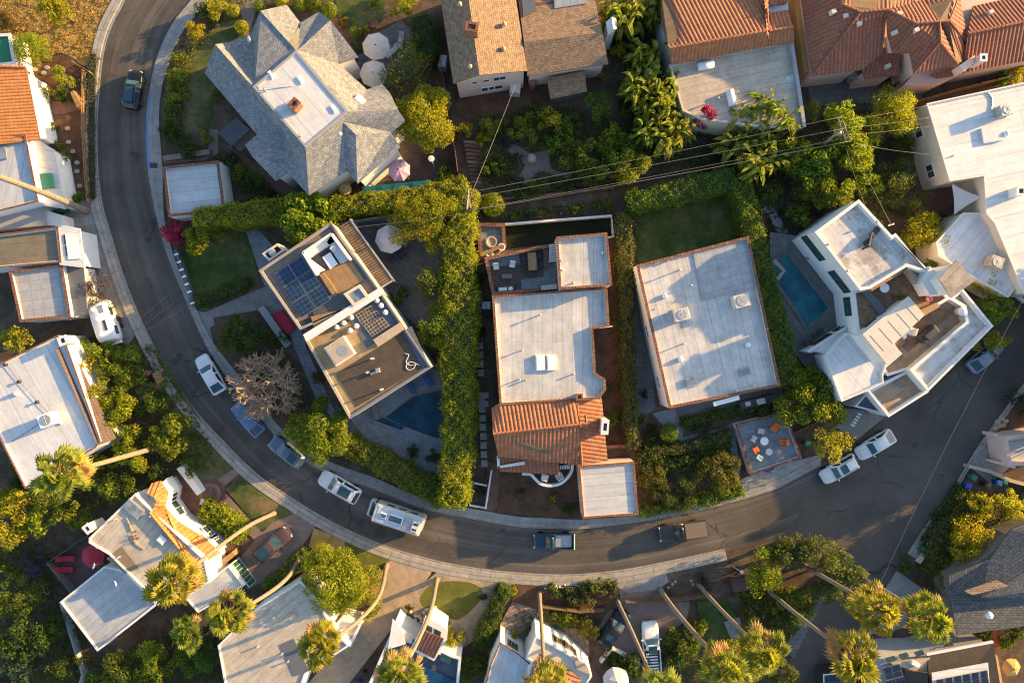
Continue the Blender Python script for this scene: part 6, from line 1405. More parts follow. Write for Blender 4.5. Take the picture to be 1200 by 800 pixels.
_, O2 = house('', '', '', [(500, 725), (522, 738), (521, 749), (508, 770), (485, 759), (496, 737)], 4.2, WHITE, WHITE, None, 0, root=h, z0=-.12)
_, O3 = house('', '', '', [(462, 731), (468, 738), (472, 752), (458, 756)], 4.6, WHITE, WHITE, None, 0, root=h, z0=-.13)
for x, y in ((503, 736), (513, 741)): part_poly(h, 'window', [(x - 4, y - 5), (x + 4, y - 1), (x + 3, y + 5), (x - 4, y + 1)], 4.36, .05, GLASS)
part_poly(h, 'skylight', [(517, 764), (529, 770), (527, 778), (516, 773)], 3.9, .12, GLASSG); part_poly(h, 'blue_panel', [(494, 779), (540, 800), (530, 815), (480, 815)], 3.5, .05, M('blue tank water', (.01, .05, .12), .15)); part_poly(h, 'patio_nook', [(470, 740), (486, 742), (482, 754), (470, 750)], 3.9, .1, CREAM)
part_poly(h, 'red_tiles', [(440, 782), (448, 786), (444, 794), (437, 790)], 4.0, .1, TILER)
bin_(428, 786, -60, 'black bin beside the white courtyard wall at the bottom', BINK); bin_(422, 797, -60, 'blue bin at the bottom edge beside the tan driveway', BINB)
h, O = house('cream_tower_house', 'cream house with brown windows and a slatted balcony at the bottom edge', 'house', [(586, 752), (608, 766), (622, 778), (600, 845), (560, 845), (574, 780)], 4.6, M_membrane('pale blue roof', (.5, .53, .56), 1.4, .06), WHITE, TERRA, .3, t=.2, cw=0)
_, O2 = house('', '', '', [(628, 744), (640, 750), (668, 766), (690, 786), (694, 792), (660, 845), (604, 845), (622, 776), (616, 772)], 5.2, CREAM, WHITE, None, .2, root=h, z0=-.12)
tile_roof(h, [[(632, 765, 5.6), (660, 780, 5.6), (640, 845, 5.2), (606, 845, 5.2)], [(660, 780, 5.5), (674, 790, 5.2), (692, 800, 4.6), (680, 845, 4.6), (640, 845, 5.2)]], TILE, name='tile_roof', period=.5)
for x, y, w in ((598, 760, 1.2), (652, 757, 1.6), (664, 764, 1.6)): winp(h, O2 if x > 620 else O, x, y, 3.4, w, 1.4, GLASS, WOODL, 3)
part_poly(h, 'balcony', [(672, 768), (688, 780), (692, 790), (676, 784)], 5.3, .4, BEIGE)
# ================= right and lower right
h = thing('dark_shingle_house', 'house with a dark grey shingle hip roof in shade at the lower right', 'house', W(1160, 690))
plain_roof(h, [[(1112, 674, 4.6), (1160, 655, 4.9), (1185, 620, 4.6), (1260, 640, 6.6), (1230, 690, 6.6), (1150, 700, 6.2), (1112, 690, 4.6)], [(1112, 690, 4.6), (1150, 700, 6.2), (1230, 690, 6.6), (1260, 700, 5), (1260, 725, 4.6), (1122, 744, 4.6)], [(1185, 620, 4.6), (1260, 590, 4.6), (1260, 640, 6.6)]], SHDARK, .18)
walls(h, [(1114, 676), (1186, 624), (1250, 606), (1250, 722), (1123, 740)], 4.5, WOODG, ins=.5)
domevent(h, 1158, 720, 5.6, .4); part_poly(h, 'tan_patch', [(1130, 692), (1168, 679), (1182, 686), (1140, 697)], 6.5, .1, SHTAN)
h = thing('solar_roof_house', 'house with dark brown roof, white gable and blue solar panels at the bottom right', 'house', W(1110, 790))
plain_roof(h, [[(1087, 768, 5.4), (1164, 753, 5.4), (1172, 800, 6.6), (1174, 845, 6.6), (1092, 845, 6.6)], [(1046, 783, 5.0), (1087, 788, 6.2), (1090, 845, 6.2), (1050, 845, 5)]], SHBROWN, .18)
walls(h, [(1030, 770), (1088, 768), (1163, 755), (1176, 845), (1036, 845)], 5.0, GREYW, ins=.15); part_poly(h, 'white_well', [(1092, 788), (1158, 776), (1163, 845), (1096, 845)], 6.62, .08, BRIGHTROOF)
panel(h, [(1096, 796), (1158, 784), (1164, 830), (1100, 842)], 6.72, SOLARK, 6, 2, up=.1); panel(h, [(1034, 782), (1054, 777), (1064, 806), (1042, 812)], 5.4, SOLARK, 2, 2, up=.3)
MB().slab(P3([(1046, 778, 5.5), (1090, 770, 5.5), (1087, 790, 5.3)]), .5).build('gable_cap', BEIGE, h); MB().box(W(1071, 776, 5.5), .9, .4, .4, R(-25)).build('roof_vent', PLASW, h)
for x, y in ((1044, 772), (1059, 768), (1077, 765), (1092, 763), (1112, 757)): part_poly(h, 'window', [(x - 6, y - 1), (x + 4, y - 4), (x + 7, y + 1), (x - 3, y + 4)], 5.2 if x < 1080 else 3.6, .08, GLASS)
part_poly(h, 'roof_edge', [(1086, 765.5), (1164, 750.5), (1164.5, 753), (1086.5, 768)], 5.46, .2, WHITE)
freewall('garden_wall', 'ochre lit wall beside the solar roofed house in the bottom right corner', [(1167, 768), (1176, 815)], 2.8, OCHRE, .35)
umbrella(1186, 782, 11, 2.5, 'honey coloured parasol in the bottom right corner', M('honey canvas', (.5, .3, .09)), 6)
tag(part_poly(None, 'door_mat', [(1158, 750), (1166, 735), (1172, 736), (1173, 758), (1164, 756)], .3, .3, M('red orange steps', (.36, .1, .045))), 'red orange tiled steps beside the solar roofed house', 'steps')
h, O = house('pink_garage', 'pale pink walled garage with a blue roof at the right edge driveway', 'garage', [(1176, 512), (1240, 502), (1240, 545), (1182, 545)], 3.0, GREYROOF_B, PINK, PINK, .4, t=.5, cw=-.05)
MB().slab(pw([(1174, 516), (1181, 514), (1186, 540), (1178, 541)], 2.2), .2).build('awning', CANVG, h); MB().prism(pw([(1165, 507), (1184, 512), (1184, 517), (1165, 511)], 2), 0, 2).build('side_wall', PINK, h); MB().prism(pw([(1168, 540), (1190, 545), (1190, 549), (1168, 543)], 2), 0, 2).build('side_wall', PINK, h)
h, O = house('dark_van_roof_shed', 'dark blue low shed with white trims at the bottom edge under the palms', 'shed', [(965, 790), (1000, 786), (1006, 840), (966, 840)], 2.4, SOLARK, DARK, WHITE, .1, t=.1, cw=.05)
freewall('garden_wall', 'curved tan garden wall running from the right pavement', [(1135, 546), (1160, 552), (1185, 563), (1230, 575)], 1.0, BEIGE, .4); freewall('garden_wall', 'thin white wall between the bins and the golden hedge on the right', [(1122, 598), (1104, 628), (1078, 660)], 1.0, CREAM, .15)
# street walls and fences
freewall('garden_wall', 'low dark wall with white lights at the lawn edge of the left pavement', [(205, 292), (216, 325), (227, 358)], .9, SLATEW, .35)
m_ = [W(x, y, .95) for x, y in ((207, 298), (210, 307), (213, 316), (216, 324), (219, 333), (222, 342), (226, 355))]
for i, p in enumerate(m_): tag(MB().box(p, .22, .5, .1, R(-70), .9, .02).build('wall_light', PLASW), 'small white wall light on the low dark lawn wall', 'wall light', 'lights on the low dark wall')
fence('brown rail fence along the left pavement garden', [(96, 82), (95, 150), (99, 210), (102, 236)], 1.0, WOODL, 1.6, False); fence('short honey timber fence panel beside the dry grass slope', [(84, 72), (98, 80), (104, 84)], 1.1, WOODL, 1.5, False)
freewall('garden_wall', 'low brick wall along the front garden below the clipped lawn', [(191, 186), (246, 178)], .6, BRICKP, .5, cope=PINKDRIVE)
fence('timber fence down the east side of the upper garden', [(520, 112), (533, 176), (536, 200)], 1.6, WOOD); fence('grey fence between the tan house and the dark hedge', [(506, 10), (522, 112)], 1.8, WOODG)
freewall('garden_wall', 'thin pale wall at the foot of the leafy back garden', [(560, 236), (700, 222), (720, 220)], .6, BRICKP, .25); freewall('garden_wall', 'grey rendered wall along the patio under the long hedge', [(398, 262), (470, 250), (516, 246)], 1.2, GREYW, .2)
freewall('garden_wall', 'white L-shaped wall beside the brick path south of the tall hedge', [(576, 551), (569, 596)], .9, WHITE, .2); freewall('garden_wall', 'low white kerb wall across the small bed beside the brick path', [(550, 592), (569, 595)], .5, WHITE, .18); freewall('garden_wall', 'upper low white wall across the narrow bed', [(551, 565), (571, 569)], .5, WHITE, .18)
fence('dark timber slatted fence above the sunken driveway', [(734, 706), (770, 706), (800, 704), (838, 696)], 1.4, WOOD, 1.2); fence('dark timber fence behind the street planting at the bottom', [(636, 712), (680, 718), (708, 716)], 1.3, WOOD, 1.2)
freewall('garden_wall', 'white angled wall beside the white pickup', [(704, 776), (718, 760), (760, 782), (776, 776)], .8, WHITE, .3)
fence('timber fence between the front deck and the small yard', [(934, 506), (964, 492), (970, 488)], 1.0, WOODL)
tag(MB().box(W(866, 680), 2.3, 1.5, 1.3, R(8), .97, .03).build('timber_store', M_brick('red brown shed boards', (.1, .045, .035), (.08, .04, .03), (.03, .02, .015), 3, .18, .015, .7, .3)), 'dark red brown timber bin store beside the green bin', 'bin store')
bin_(859.5, 677, 10, 'green round-lidded bin beside the dark timber store', BING, M('green lid', (.02, .22, .12), .4)).location = W(860, 677)
NAVY = m_paint('navy car paint', (.007, .011, .018)); CARW = m_paint('white car paint', (.72, .72, .71)); CARBL = m_paint('blue car paint', (.1, .19, .34)); CARGB = m_paint('grey blue car paint', (.13, .18, .23), metal=.3)
PINKP = m_paint('dusty plum car paint', (.065, .045, .06)); TEALP = m_paint('teal truck paint', (.01, .05, .085)); OLIVEP = m_paint('dark grey green paint', (.05, .05, .045)); BLACKP = m_paint('black car paint', (.012, .013, .016)); SILV = m_paint('silver blue paint', (.24, .28, .34), metal=.3)
RVW = m_paint('motorhome cream', (.6, .57, .52), .35, .3); TRW = m_paint('trailer white', (.76, .77, .78), .3, .4)
# heading: degrees clockwise from right in plan
car(160.5, 108, -82, 4.6, 1.9, 1.6, NAVY, 'dark navy hatchback driving up the curve at the upper left', 'suv', (.1, .9))
car(249.5, 438, -120, 4.9, 1.85, 1.45, CARW, 'white sedan parked at the inner kerb above the bare tree', 'sedan')
car(293, 490, -132, 4.6, 1.8, 1.45, CARBL, 'light blue car parked beneath the bare tree', 'sedan')
car(338.5, 528, -143, 4.7, 1.85, 1.6, CARGB, 'grey blue car with a glass roof half under the round dark tree', 'suv', (.15, .6))
car(399.5, 568.5, -150, 5.2, 2.0, 1.75, CARW, 'white sport utility car with black panoramic roof ahead of the motorhome', 'suv', (.2, .8), True)
car(322, 636, -41, 5.0, 1.85, 1.5, PINKP, 'dusty plum car parked in the driveway below the leaning palm', 'suv', (.12, .72), True)
car(980, 548, 150, 4.6, 1.85, 1.65, CARW, 'white hatchback with dark sunroof parked in front of another white car', 'suv', (.55, .95), True)
car(1022, 520, 149, 4.8, 1.85, 1.45, CARW, 'white sedan parked nearest the white corner house', 'sedan')
car(1150, 417, -40, 4.7, 1.85, 1.5, SILV, 'silver blue car partly under the bright shrub at the right kerb', 'sedan')
car(1204, 334, -50, 4.5, 1.85, 1.5, CARW, 'white car nose just inside the right edge', 'sedan')
car(718, 733, -55, 4.9, 1.95, 1.7, BLACKP, 'black car parked across the sunken driveway', 'suv', (.3, .6))
t = car(798, 620, 172, 5.6, 1.95, 1.85, OLIVEP, 'dark pickup with a tan covered bed driving in the sunny street', 'pickup', roofmat=BLACKP, cat='pickup truck', name='pickup_truck')
MB().box((-1.45, 0, 1.12), 2.45, 1.75, .06, 0, .98, .02).build('bed_cover', M('tan bed cover', (.15, .115, .085), .8, .15), t)
t = car(648.5, 631.5, 180, 4.8, 1.85, 1.7, TEALP, 'teal blue old pickup with white tailgate in the sunny street', 'pickup', roofmat=TEALP, cat='pickup truck', name='pickup_truck')
MB().box((-2.36, 0, .72), .12, 1.8, .42, 0, 1, .03).build('tailgate', CARW, t); MB().box((-1.1, 0, .74), 1.9, 1.4, .05, 0).build('bed_floor', GALV, t)
t = car(761.5, 754, -94, 5.9, 2.0, 1.9, CARW, 'white pickup with a load of slats in its bed on the sunken driveway', 'pickup', roofmat=CARW, cat='pickup truck', name='pickup_truck')
MB().box((.1, 0, 1.885), .9, 1.0, .03, 0, .97).build('sunroof', CGLASS, t); MB().box((-1.5, 0, .75), 2.4, 1.6, .06).build('bed_floor', CHAR, t)
m = MB()
for i in range(6): m.box((-.75 - i * .34, 0, .84), .14, 1.35, .1)
m.build('cargo_slats', PLASW, t)
# motorhome: boxy coach body with cab
t = carframe(466, 600.5, 198, 'cream motorhome with roof vents parked behind the white sport utility car', 'motorhome', 'motorhome')
b = MB(); b.box((-.45, 0, .45), 5.7, 2.15, 2.25, 0, .98, .12); b.build('body', RVW, t)
MB().box((2.5, 0, .4), 1.5, 2.0, 1.0, 0, .95, .15).build('bonnet', RVW, t); frustum((1.9, 3.0, .95), (1.9, 2.45, .85), 1.3, 2.2).build('cabin', RVW, t, True)
pane(t, [(3.0, -.85, 1.35), (3.0, .85, 1.35), (2.45, .75, 2.12), (2.45, -.75, 2.12)], 'windscreen', .96)
for s in (-1, 1): pane(t, [(1.95, s * .95, 1.4), (2.85, s * .95, 1.4), (2.4, s * .86, 2.1), (1.95, s * .86, 2.1)], 'side_window', .92); MB().box((2.45, s * 1.1, 1.35), .15, .25, .3, 0, 1, .03).build('wing_mirror', DARK, t); MB().box((3.2, s * .7, .85), .12, .3, .2, 0, 1, .03).build('headlight', HEADL, t); MB().box((-3.3, s * .85, .9), .06, .2, .35).build('taillight', TAILL, t)
MB().box((-.5, 0, 2.7), 5.0, 1.7, .05, 0, 1, .02).build('roof_deck', M('faded blue roof coat', (.42, .47, .54), .7, .1), t)
for x, l, w in ((-.2, 1.7, .85), (1.2, .75, .6)): o = MB().box((x, 0, 2.74), l, w, .12, 0, 1, .02).build('skylight', PLASW, t); MB().box((x, 0, 2.862), l - .2, w - .2, .02).build('pane', M('tinted dome', (.07, .1, .15), .25), o)
MB().box((-2.6, .1, 2.74), .8, 1.2, .22, 0, .92, .04).build('air_conditioner', RVW, t)
for y in (-.2, .4): MB().box((-2.6, y, 2.961), .5, .22, .02).build('grille', DARK, t)
MB().box((-1.6, 0, 2.74), .9, 1.5, .06, 0, 1, .02).build('roof_rack', GALV, t)
for x in (-1, 0, 1):
    for s in (-1, 1): MB().box((x * 1.4 - .6, s * 1.065, 1.5), .9, .03, .6).build('side_window', CGLASS, t)
MB().box((-3.36, 0, .5), .15, 1.9, .2).build('bumper', GALV, t); wheels(t, 6.2, 2.1, .38, 2.2, -1.9)
# travel trailer
t = carframe(132, 377, -107, 'white rounded travel trailer parked at the pavement edge on the left', 'trailer', 'travel_trailer')
b = MB(); st = []
for x, w, zt in ((-2.5, .55, 1.2), (-2.45, .85, 1.6), (-2.2, 1.05, 2.2), (-1.6, 1.1, 2.42), (0, 1.12, 2.46), (1.5, 1.1, 2.42), (2.1, 1.03, 2.2), (2.4, .82, 1.6), (2.48, .5, 1.2)): st.append((x, w, .45 if abs(x) < 2.3 else .7, zt - .18, zt))
loft(st).build('body', TRW, t, True); MB().tube([(2.4, .3, .5), (3.3, 0, .5)], .05, 6).build('drawbar', DARK, t); MB().tube([(2.4, -.3, .5), (3.3, 0, .5)], .05, 6).build('drawbar', DARK, t); MB().tube([(3.1, 0, .05), (3.1, 0, .9)], .05, 6).build('jockey_stand', DARK, t); MB().box((3.3, 0, .45), .25, .2, .2).build('hitch', DARK, t)
skylight_ = MB().box((-.6, -.45, 2.4), 1.2, .3, .1, 0, 1, .02).build('roof_window', DARK, t)
for x, y in ((1.5, .4), (.3, .2), (-1.5, .3)): MB().lathe((x, y, 2.4), [(.3, 0), (.27, .12), (.2, .15), (0, .16)], 14).build('roof_vent', PLASW, t)
MB().box((1.3, -.55, 2.38), .9, .5, .1, 0, 1, .03).build('roof_hatch', GALV, t)
for x in (-1.3, .9):
    for s in (-1, 1): MB().box((x, s * 1.12, 1.4), 1.0, .05, .6, 0, 1, .01).build('side_window', CGLASS, t)
MB().box((.1, -1.16, .5), .7, .16, .6).build('wheel_cover', DARK, t); wheels(t, 2, 2.2, .34, .0, -.75)
MB().box((-2.6, -.2, .55), .35, 1.2, .5, 0, 1, .04).build('rear_locker', TRW, t)
# bins at the right
bin_(1135, 557.5, 30, 'green wheelie bin nearest the driveway at the right pavement', BING); bin_(1129, 567, 25, 'blue wheelie bin at the right pavement edge below the green one', BINB); bin_(1151, 566, 10, 'black wheelie bin left of the second blue bin by the tan wall', BINK); bin_(1164, 564, 10, 'blue wheelie bin under the curved tan wall', BINB); bin_(1171, 562, 20, 'dark green wheelie bin tucked against the curved tan wall', BING)
bin_(1090, 621, 35, 'blue wheelie bin on the pavement beside the thin white wall', BINB); bin_(1081, 631, 30, 'black wheelie bin between a blue and a green bin on the pavement', BINK); bin_(1078, 641, 30, 'green wheelie bin at the lower end of the right pavement row', BING)
bin_(896, 548, 10, 'blue bin at the street side of the front deck', BINB); bin_(900, 545, 10, 'black and tan bin with load at the street side of the front deck', BINK); bin_(907, 542, 10, 'grey bin at the street side of the front deck', M('grey bin plastic', (.3, .32, .33), .4)); bin_(943, 518, 5, 'dark green bin in the small yard between two shrubs', BING)
# utility poles and wires
def pole(bx, by, tx, ty, z, label, arms):
    b, t_ = W(bx, by), W(tx, ty, z); o = thing('utility_pole', label, 'utility pole', b); MB().tube([b + Vector((0, 0, -.2)), t_], [.17, .12], 9).build('shaft', WOODG if False else M('grey pole timber', (.24, .18, .13), .9, .25), o, True)
    for (za, a, L) in arms:
        p = b.lerp(t_, za / z); d = Vector((math.cos(a), math.sin(a), 0)) * L / 2; MB().tube([p - d + Vector((0, 0, .05)), p + d + Vector((0, 0, .05))], .075, 4).build('crossarm', PALMT, o)
        for q in (-.9, -.5, .5, .9): s = p + d * q; MB().lathe((s.x, s.y, s.z + .1), [(.05, 0), (.06, .1), (.03, .18), (0, .2)], 7).build('insulator', DARK, o)
    return o
pole(553, 250, 548, 233, 9.6, 'timber utility pole with crossarms at the corner of the two hedges', ((9.4, R(85), 2.2), (8.5, R(85), 1.8), (7.6, R(10), 1.6)))
o = pole(951, 182, 990, 148, 10.0, 'timber utility pole with a pale crossarm rising out of the trees', ((9.9, R(110), 3.0), (9.1, R(110), 2.6)))
b = W(981, 155, 8.2); MB().lathe((b.x + .3, b.y, 7.4), [(.22, 0), (.22, .8), (.12, .9), (0, .95)], 12).build('transformer', GALV, o)
G = 'wires between the two utility poles'
cable('power_line', 'upper wire running from the hedge pole to the pole in the trees', (547, 226, 9.6), (986, 137, 10.1), .5, .018); cable('power_line', 'second wire running from the hedge pole to the pole in the trees', (548, 232, 9.6), (992, 150, 10.1), .5, .018)
cable('power_line', 'lowest thick wire running from the hedge pole to the pole in the trees', (549, 247, 8.2), (998, 165, 9.0), .9, .024); cable('power_line', 'thin wire just above the lowest wire between the poles', (549, 246, 8.4), (998, 160, 9.2), .9, .016)
cable('power_line', 'bright wire from the hedge pole up to the tan shingle house', (548, 238, 9.0), (604, 100, 5.4), .3, .02); cable('power_line', 'wire from the hedge pole left to the modern house roof', (548, 250, 7.6), (400, 268, 6.6), .3, .014)
for i, (y0, x1, y1) in enumerate(((133, 1086, 124), (142, 1088, 138), (150, 1090, 148))): cable('power_line', ('upper', 'middle', 'lower')[i] + ' of three wires from the tree pole to the bright white roof', (992, y0 + 8, 9.6), (x1, y1, 5.2), .3, .014)
cable('power_line', 'wire from the tree pole down to the white corner house', (1000, 172, 9.0), (1044, 262, 6.4), .2, .015); cable('power_line', 'second wire from the tree pole to the tall white corner house', (992, 175, 9.0), (1022, 262, 6.4), .2, .013)
cable('power_line', 'low wire crossing the brick patio to the white roof', (1000, 168, 8.4), (1088, 181, 5.0), .3, .014)
cable('telephone_cable', 'long thin cable crossing over the right hand street', (1024, 700, 8.0), (1215, 322, 8.0), .6, .013)
# ------------------------------------------------------------------ palms
palm(188, 523, 70, 556, 17.6, 'fan palm on the left leaning over the large white roof', 1.12, (0, .0), 0, .3)
palm(322, 601, 203, 684, 20.5, 'fan palm leaning over the tiled porch of the lower left house', 1.1, (.3, .8), 1)
palm(352, 652, 268, 720, 18.5, 'fan palm with crown over the gap between the lower left houses', .95, (.8, -.5), 2)
palm(453, 661, 376, 757, 20.0, 'bowed fan palm whose pale trunk rises beside the tan driveway', .95, (1.2, -.9), 0)
palm(512, 678, 470, 788, 20.5, 'fan palm over the white courtyard house beside the round lawn', 1.0, (.5, -.2), 1)
palm(632, 694, 639, 808, 21.0, 'fan palm with its trunk crossing in front of the cream tower house', 1.0, (0, .3), 2)
palm(723, 703, 772, 812, 20.0, 'fan palm whose thin trunk crosses the black car', 1.0, (0, .2), 0, .22)
palm(773, 690, 852, 782, 18.5, 'fan palm rising from beside the sunken driveway', 1.05, (-.2, -.1), 1, .27)
palm(818, 684, 896, 764, 17.0, 'fan palm between the small green lawn and the dark undergrowth', 1.0, (0, -.2), 2)
palm(901, 692, 1000, 770, 17.5, 'large fan palm at the lower street end, lowest of three', 1.2, (-.3, .1), 0)
palm(940, 661, 1030, 713, 16.5, 'middle fan palm of three over the lower right street', 1.08, (0, 0), 1)
palm(993, 671, 1090, 727, 16.5, 'rightmost fan palm beside the dark shingle roof', 1.05, (0, .4), 2)
palm(101, 247, -52, 190, 18.5, 'leaning palm trunk at the left driveway with its crown out of view', 1.1, (0, .2), 1, .36)
palm(226, 742, 223, 742, 3.2, 'low dark green fan palm behind the tan roofed house', 1.0, (0, 0), 1, .25, 'low fan palms')
# ------------------------------------------------------------------ hedges
hedge([(226, 255), (262, 252), (300, 248), (335, 244)], [22, 26, 26], 3.4, 'left stretch of the tall hedge with bright yellow top above the corner lawn', L_HEDGE)
hedge([(388, 243), (430, 237), (490, 230), (546, 219)], [22, 22, 26], 3.6, 'right stretch of the tall hedge running to the utility pole', L_HEDGE)
hedge([(546, 222), (540, 262), (537, 300), (538, 350), (536, 420), (538, 470), (536, 520), (533, 560), (532, 594)], [26, 30, 34, 40, 42, 36, 34, 33, 30], 4.2, 'long tall bright green hedge separating the pool house from the Spanish house', L_HEDGE, .11, 85, .45)
hedge([(404, 520), (436, 536), (470, 556), (500, 572), (520, 584)], [22, 26, 26, 28], 2.0, 'dark rounded hedge between the pool deck and the pavement', L_BRI, .11, 80, .4)
hedge([(732, 250), (734, 330), (737, 420), (741, 500), (742, 524)], [17, 16, 14, 13], 2.4, 'long narrow olive hedge between the Spanish house and the square white house', L_OLIVE, .12, 60)
hedge([(738, 236), (780, 228), (830, 215), (862, 208)], [22, 26, 26], 3.0, 'hedge closing the back lawn of the square white house', L_BRI)
hedge([(868, 208), (884, 260), (893, 310), (905, 350), (918, 405), (928, 450)], [22, 20, 22, 22, 26, 26], 3.2, 'curving dark hedge between the square white house and the turquoise pool', L_BRI, .11, 80, .4)
hedge([(226, 354), (250, 346), (289, 330)], [12, 12], 1.0, 'small low hedge of mixed flowers on the lower edge of the corner lawn', L_MID)
hedge([(749, 601), (790, 594), (830, 586), (872, 575)], [10, 11, 11], 1.1, 'low clipped street hedge along the sunny pavement', L_BRI, .11)
hedge([(750, 536), (790, 527), (830, 518), (857, 508)], [12, 12, 13], 1.2, 'low bronze tinted hedge in the front garden terrace', L_OLIVE, .11)
hedge([(752, 550), (800, 540), (854, 520)], [16, 14, 12], .9, 'low green hedge below the bronze one', L_DARK, .12)
hedge([(800, 496), (840, 486), (880, 478), (905, 470)], [9, 10, 10], .8, 'narrow green border below the outdoor kitchen', L_MID, .11)
hedge([(236, 596), (262, 610), (282, 630)], [20, 24, 20], 1.5, 'leafy hedge beside the white wall of the porch house', L_HEDGE, .13)
hedge([(312, 690), (335, 672), (358, 648)], [16, 18, 16], 1.3, 'hedge along the lower side of the dusty plum car', L_BRI)
hedge([(492, 18), (497, 40), (500, 62)], [22, 24, 20], 4.0, 'dark clipped hedge between the twin parasols and the tan shingle house', L_DARK)
hedge([(592, 690), (582, 712), (570, 736), (562, 760)], [14, 16, 18], 1.6, 'green hedge between the gravel garden and the flagstone patio', L_MID)
hedge([(108, 62), (106, 110), (105, 160), (107, 232)], [8, 8, 7], .5, 'thin sage planting strip along the left kerb', L_BLUE, .1, 40)
hedge([(1098, 672), (1104, 640), (1122, 612), (1150, 590)], [24, 26, 22, 20], 1.8, 'olive hedge bank beside the right pavement bins', L_OLIVE, .13)
hedge([(1128, 570), (1118, 590), (1100, 612)], [10, 12], .8, 'ivy strip behind the right hand bins', L_DARK, .12)
hedge([(560, 255), (565, 246), (588, 242)], [10, 12], .9, 'low sage shrubs row beside the small terrace', L_DARK)
# ------------------------------------------------------------------ ball shrubs (clipped)
for x, y, r, l, m in ((273, 13, 8, 'golden clipped ball shrub on the left of the brick garden path', L_YEL), (283, 32, 8, 'green clipped ball shrub at the corner of the shingle house', L_HEDGE), (304, 8, 7, 'green clipped ball shrub at the top beside the path', L_BRI), (330, 2, 8, 'clipped ball at the top edge above the north gable', L_YEL), (352, 6, 9, 'first dark green clipped ball behind the gable', L_BRI), (367, 3, 9, 'second dark green clipped ball at the top edge', L_MID), (386, 12, 9, 'bright green clipped ball right of the row at the top', L_BRI), (417, 38, 8, 'green clipped ball beside the brick path near the parasols', L_BRI), (418, 57, 8, 'olive clipped ball between the shingle roof and the parasols', L_OLIVE), (784, 507, 11, 'lone clipped green dome in the front garden of the square white house', L_BRI), (578, 240, 14, 'square clipped bush beside the utility pole', L_HEDGE), (896, 482, 9, 'dark clipped dome above the orange chairs', L_DARK)):
    topiary(x, y, r, l, m, r * .17)
# ------------------------------------------------------------------ trees
tree('', 500, 139, 31, 6.5, 'large round yellow green tree east of the shingle house', L_YEL, ry=39, leaf=.2, tight=.6)
tree('', 362, 257, 36, 5.2, 'broad bright dome tree growing out of the long hedge', L_HEDGE, ry=27, leaf=.22, tight=.8, dens=30)
tree('', 480, 80, 32, 5.6, 'grey green open tree shading the patio beside the parasols', L_OLIVE, leaf=.15, dens=13, ry=30, extra=(L_GOLD, 3, .13))
tree('', 508, 245, 30, 6.0, 'pine green tree over the patio at the hedge corner', L_YEL, leaf=.13, ry=22, ncl=34)
tree('', 482, 258, 26, 5.6, 'fine leaved yellow green tree beside the pale parasol', L_YEL, leaf=.13, ry=32, ncl=34)
tree('', 516, 278, 20, 5.2, 'small pine against the tall hedge', L_YEL, leaf=.13, ncl=24)
tree('', 508, 328, 22, 4.6, 'dark green garden tree against the tall hedge by the patio', L_MID, leaf=.14, ry=28)
tree('', 512, 385, 22, 4.6, 'bright green lower tree pressed against the tall hedge', L_BRI, leaf=.15, ry=30)
shrub(466, 350, 17, 1.8, 'green shrub with white flowers beside the modern house deck', L_MID, extra=(L_WHITE, 2, .06))
tree('', 372, 503, 40, 5.8, 'round dark tree with sunlit lower crown over the parked cars', L_BRI, leaf=.2, ry=38, dens=30)
bare_tree(312, 451, 43, 5.2, 'leafless pale twiggy tree at the inner kerb')
tree('', 285, 392, 34, 3.6, 'dark dense shrub tree beside the curving driveway', L_DARK, leaf=.16, ry=24)
tree('', 240, 280, 26, 3.4, 'green tree at the left end of the tall hedge', L_BRI, leaf=.17, ry=18, tight=.4)
shrub(206, 270, 19, 2.4, 'magenta bougainvillea spilling onto the pavement', L_BOUG, 'bougainvillea', .1, 60, ry=15)
tree('', 68, 12, 24, 4.5, 'yellow green tree on the dry grass slope', L_YEL, leaf=.16, ry=18); tree('', 38, 58, 25, 4.5, 'fine yellow tree beside the green topped hut', L_YEL, leaf=.12, ry=20, ncl=34)
tree('', 75, 92, 16, 2.6, 'lit pale green shrub tree by the honey timber fence', L_YEL, leaf=.14)
for x, y, r, h_, l, m in ((8, 24, 12, 1.6, 'dry golden bush at the upper left edge', L_BROWN), (44, 100, 9, 1.4, 'small yellow shrub against the orange roof', L_YEL), (52, 112, 10, 1.4, 'second yellow shrub beside the orange tiled roof', L_HEDGE), (66, 182, 17, 2.2, 'brownish rounded bush against the low white roof', L_OLIVE), (76, 112, 10, 1.0, 'dark low shrub near the timber gate path', L_MID), (98, 100, 8, .9, 'sage shrub by the left kerb at the timber fence', L_BLUE), (93, 232, 8, 1.1, 'bright green shrub beside the palm base', L_BRI), (62, 165, 7, 1.0, 'orange tipped shrub between the tiled roof and the soil', L_BROWN), (80, 228, 7, .8, 'olive bush next to the low white wall', L_OLIVE), (58, 150, 8, 1.0, 'green shrub left of the stepping stones', L_MID)):
    shrub(x, y, r, h_, l, m)
for i, (x, y) in enumerate(((80, 151), (81, 167), (86, 178), (91, 191), (91, 201), (94, 218), (56, 80), (42, 82), (52, 86))):
    p = W(x, y); tag(MB().lathe((p.x, p.y, .09), [(.24, 0), (.26, .05), (.2, .08), (0, .085)], 9, i, 1.3).build('stepping_stone', STEPST), 'pale stepping stone in the reddish soil of the left garden', 'stepping stone', 'stepping stones in the left garden')
for i, (x, y, w) in enumerate(((41, 95, 1.3), (45, 116, 1.6), (52, 139, 1.2), (55, 158, 1.5))): tag(MB().box(W(x, y), .5, w, .6, R(30 - i * 8), .9, .05).build('white_rock', WHITE), ('uppermost', 'second', 'third', 'lowest')[i] + ' white painted block beside the orange roofed house', 'block')
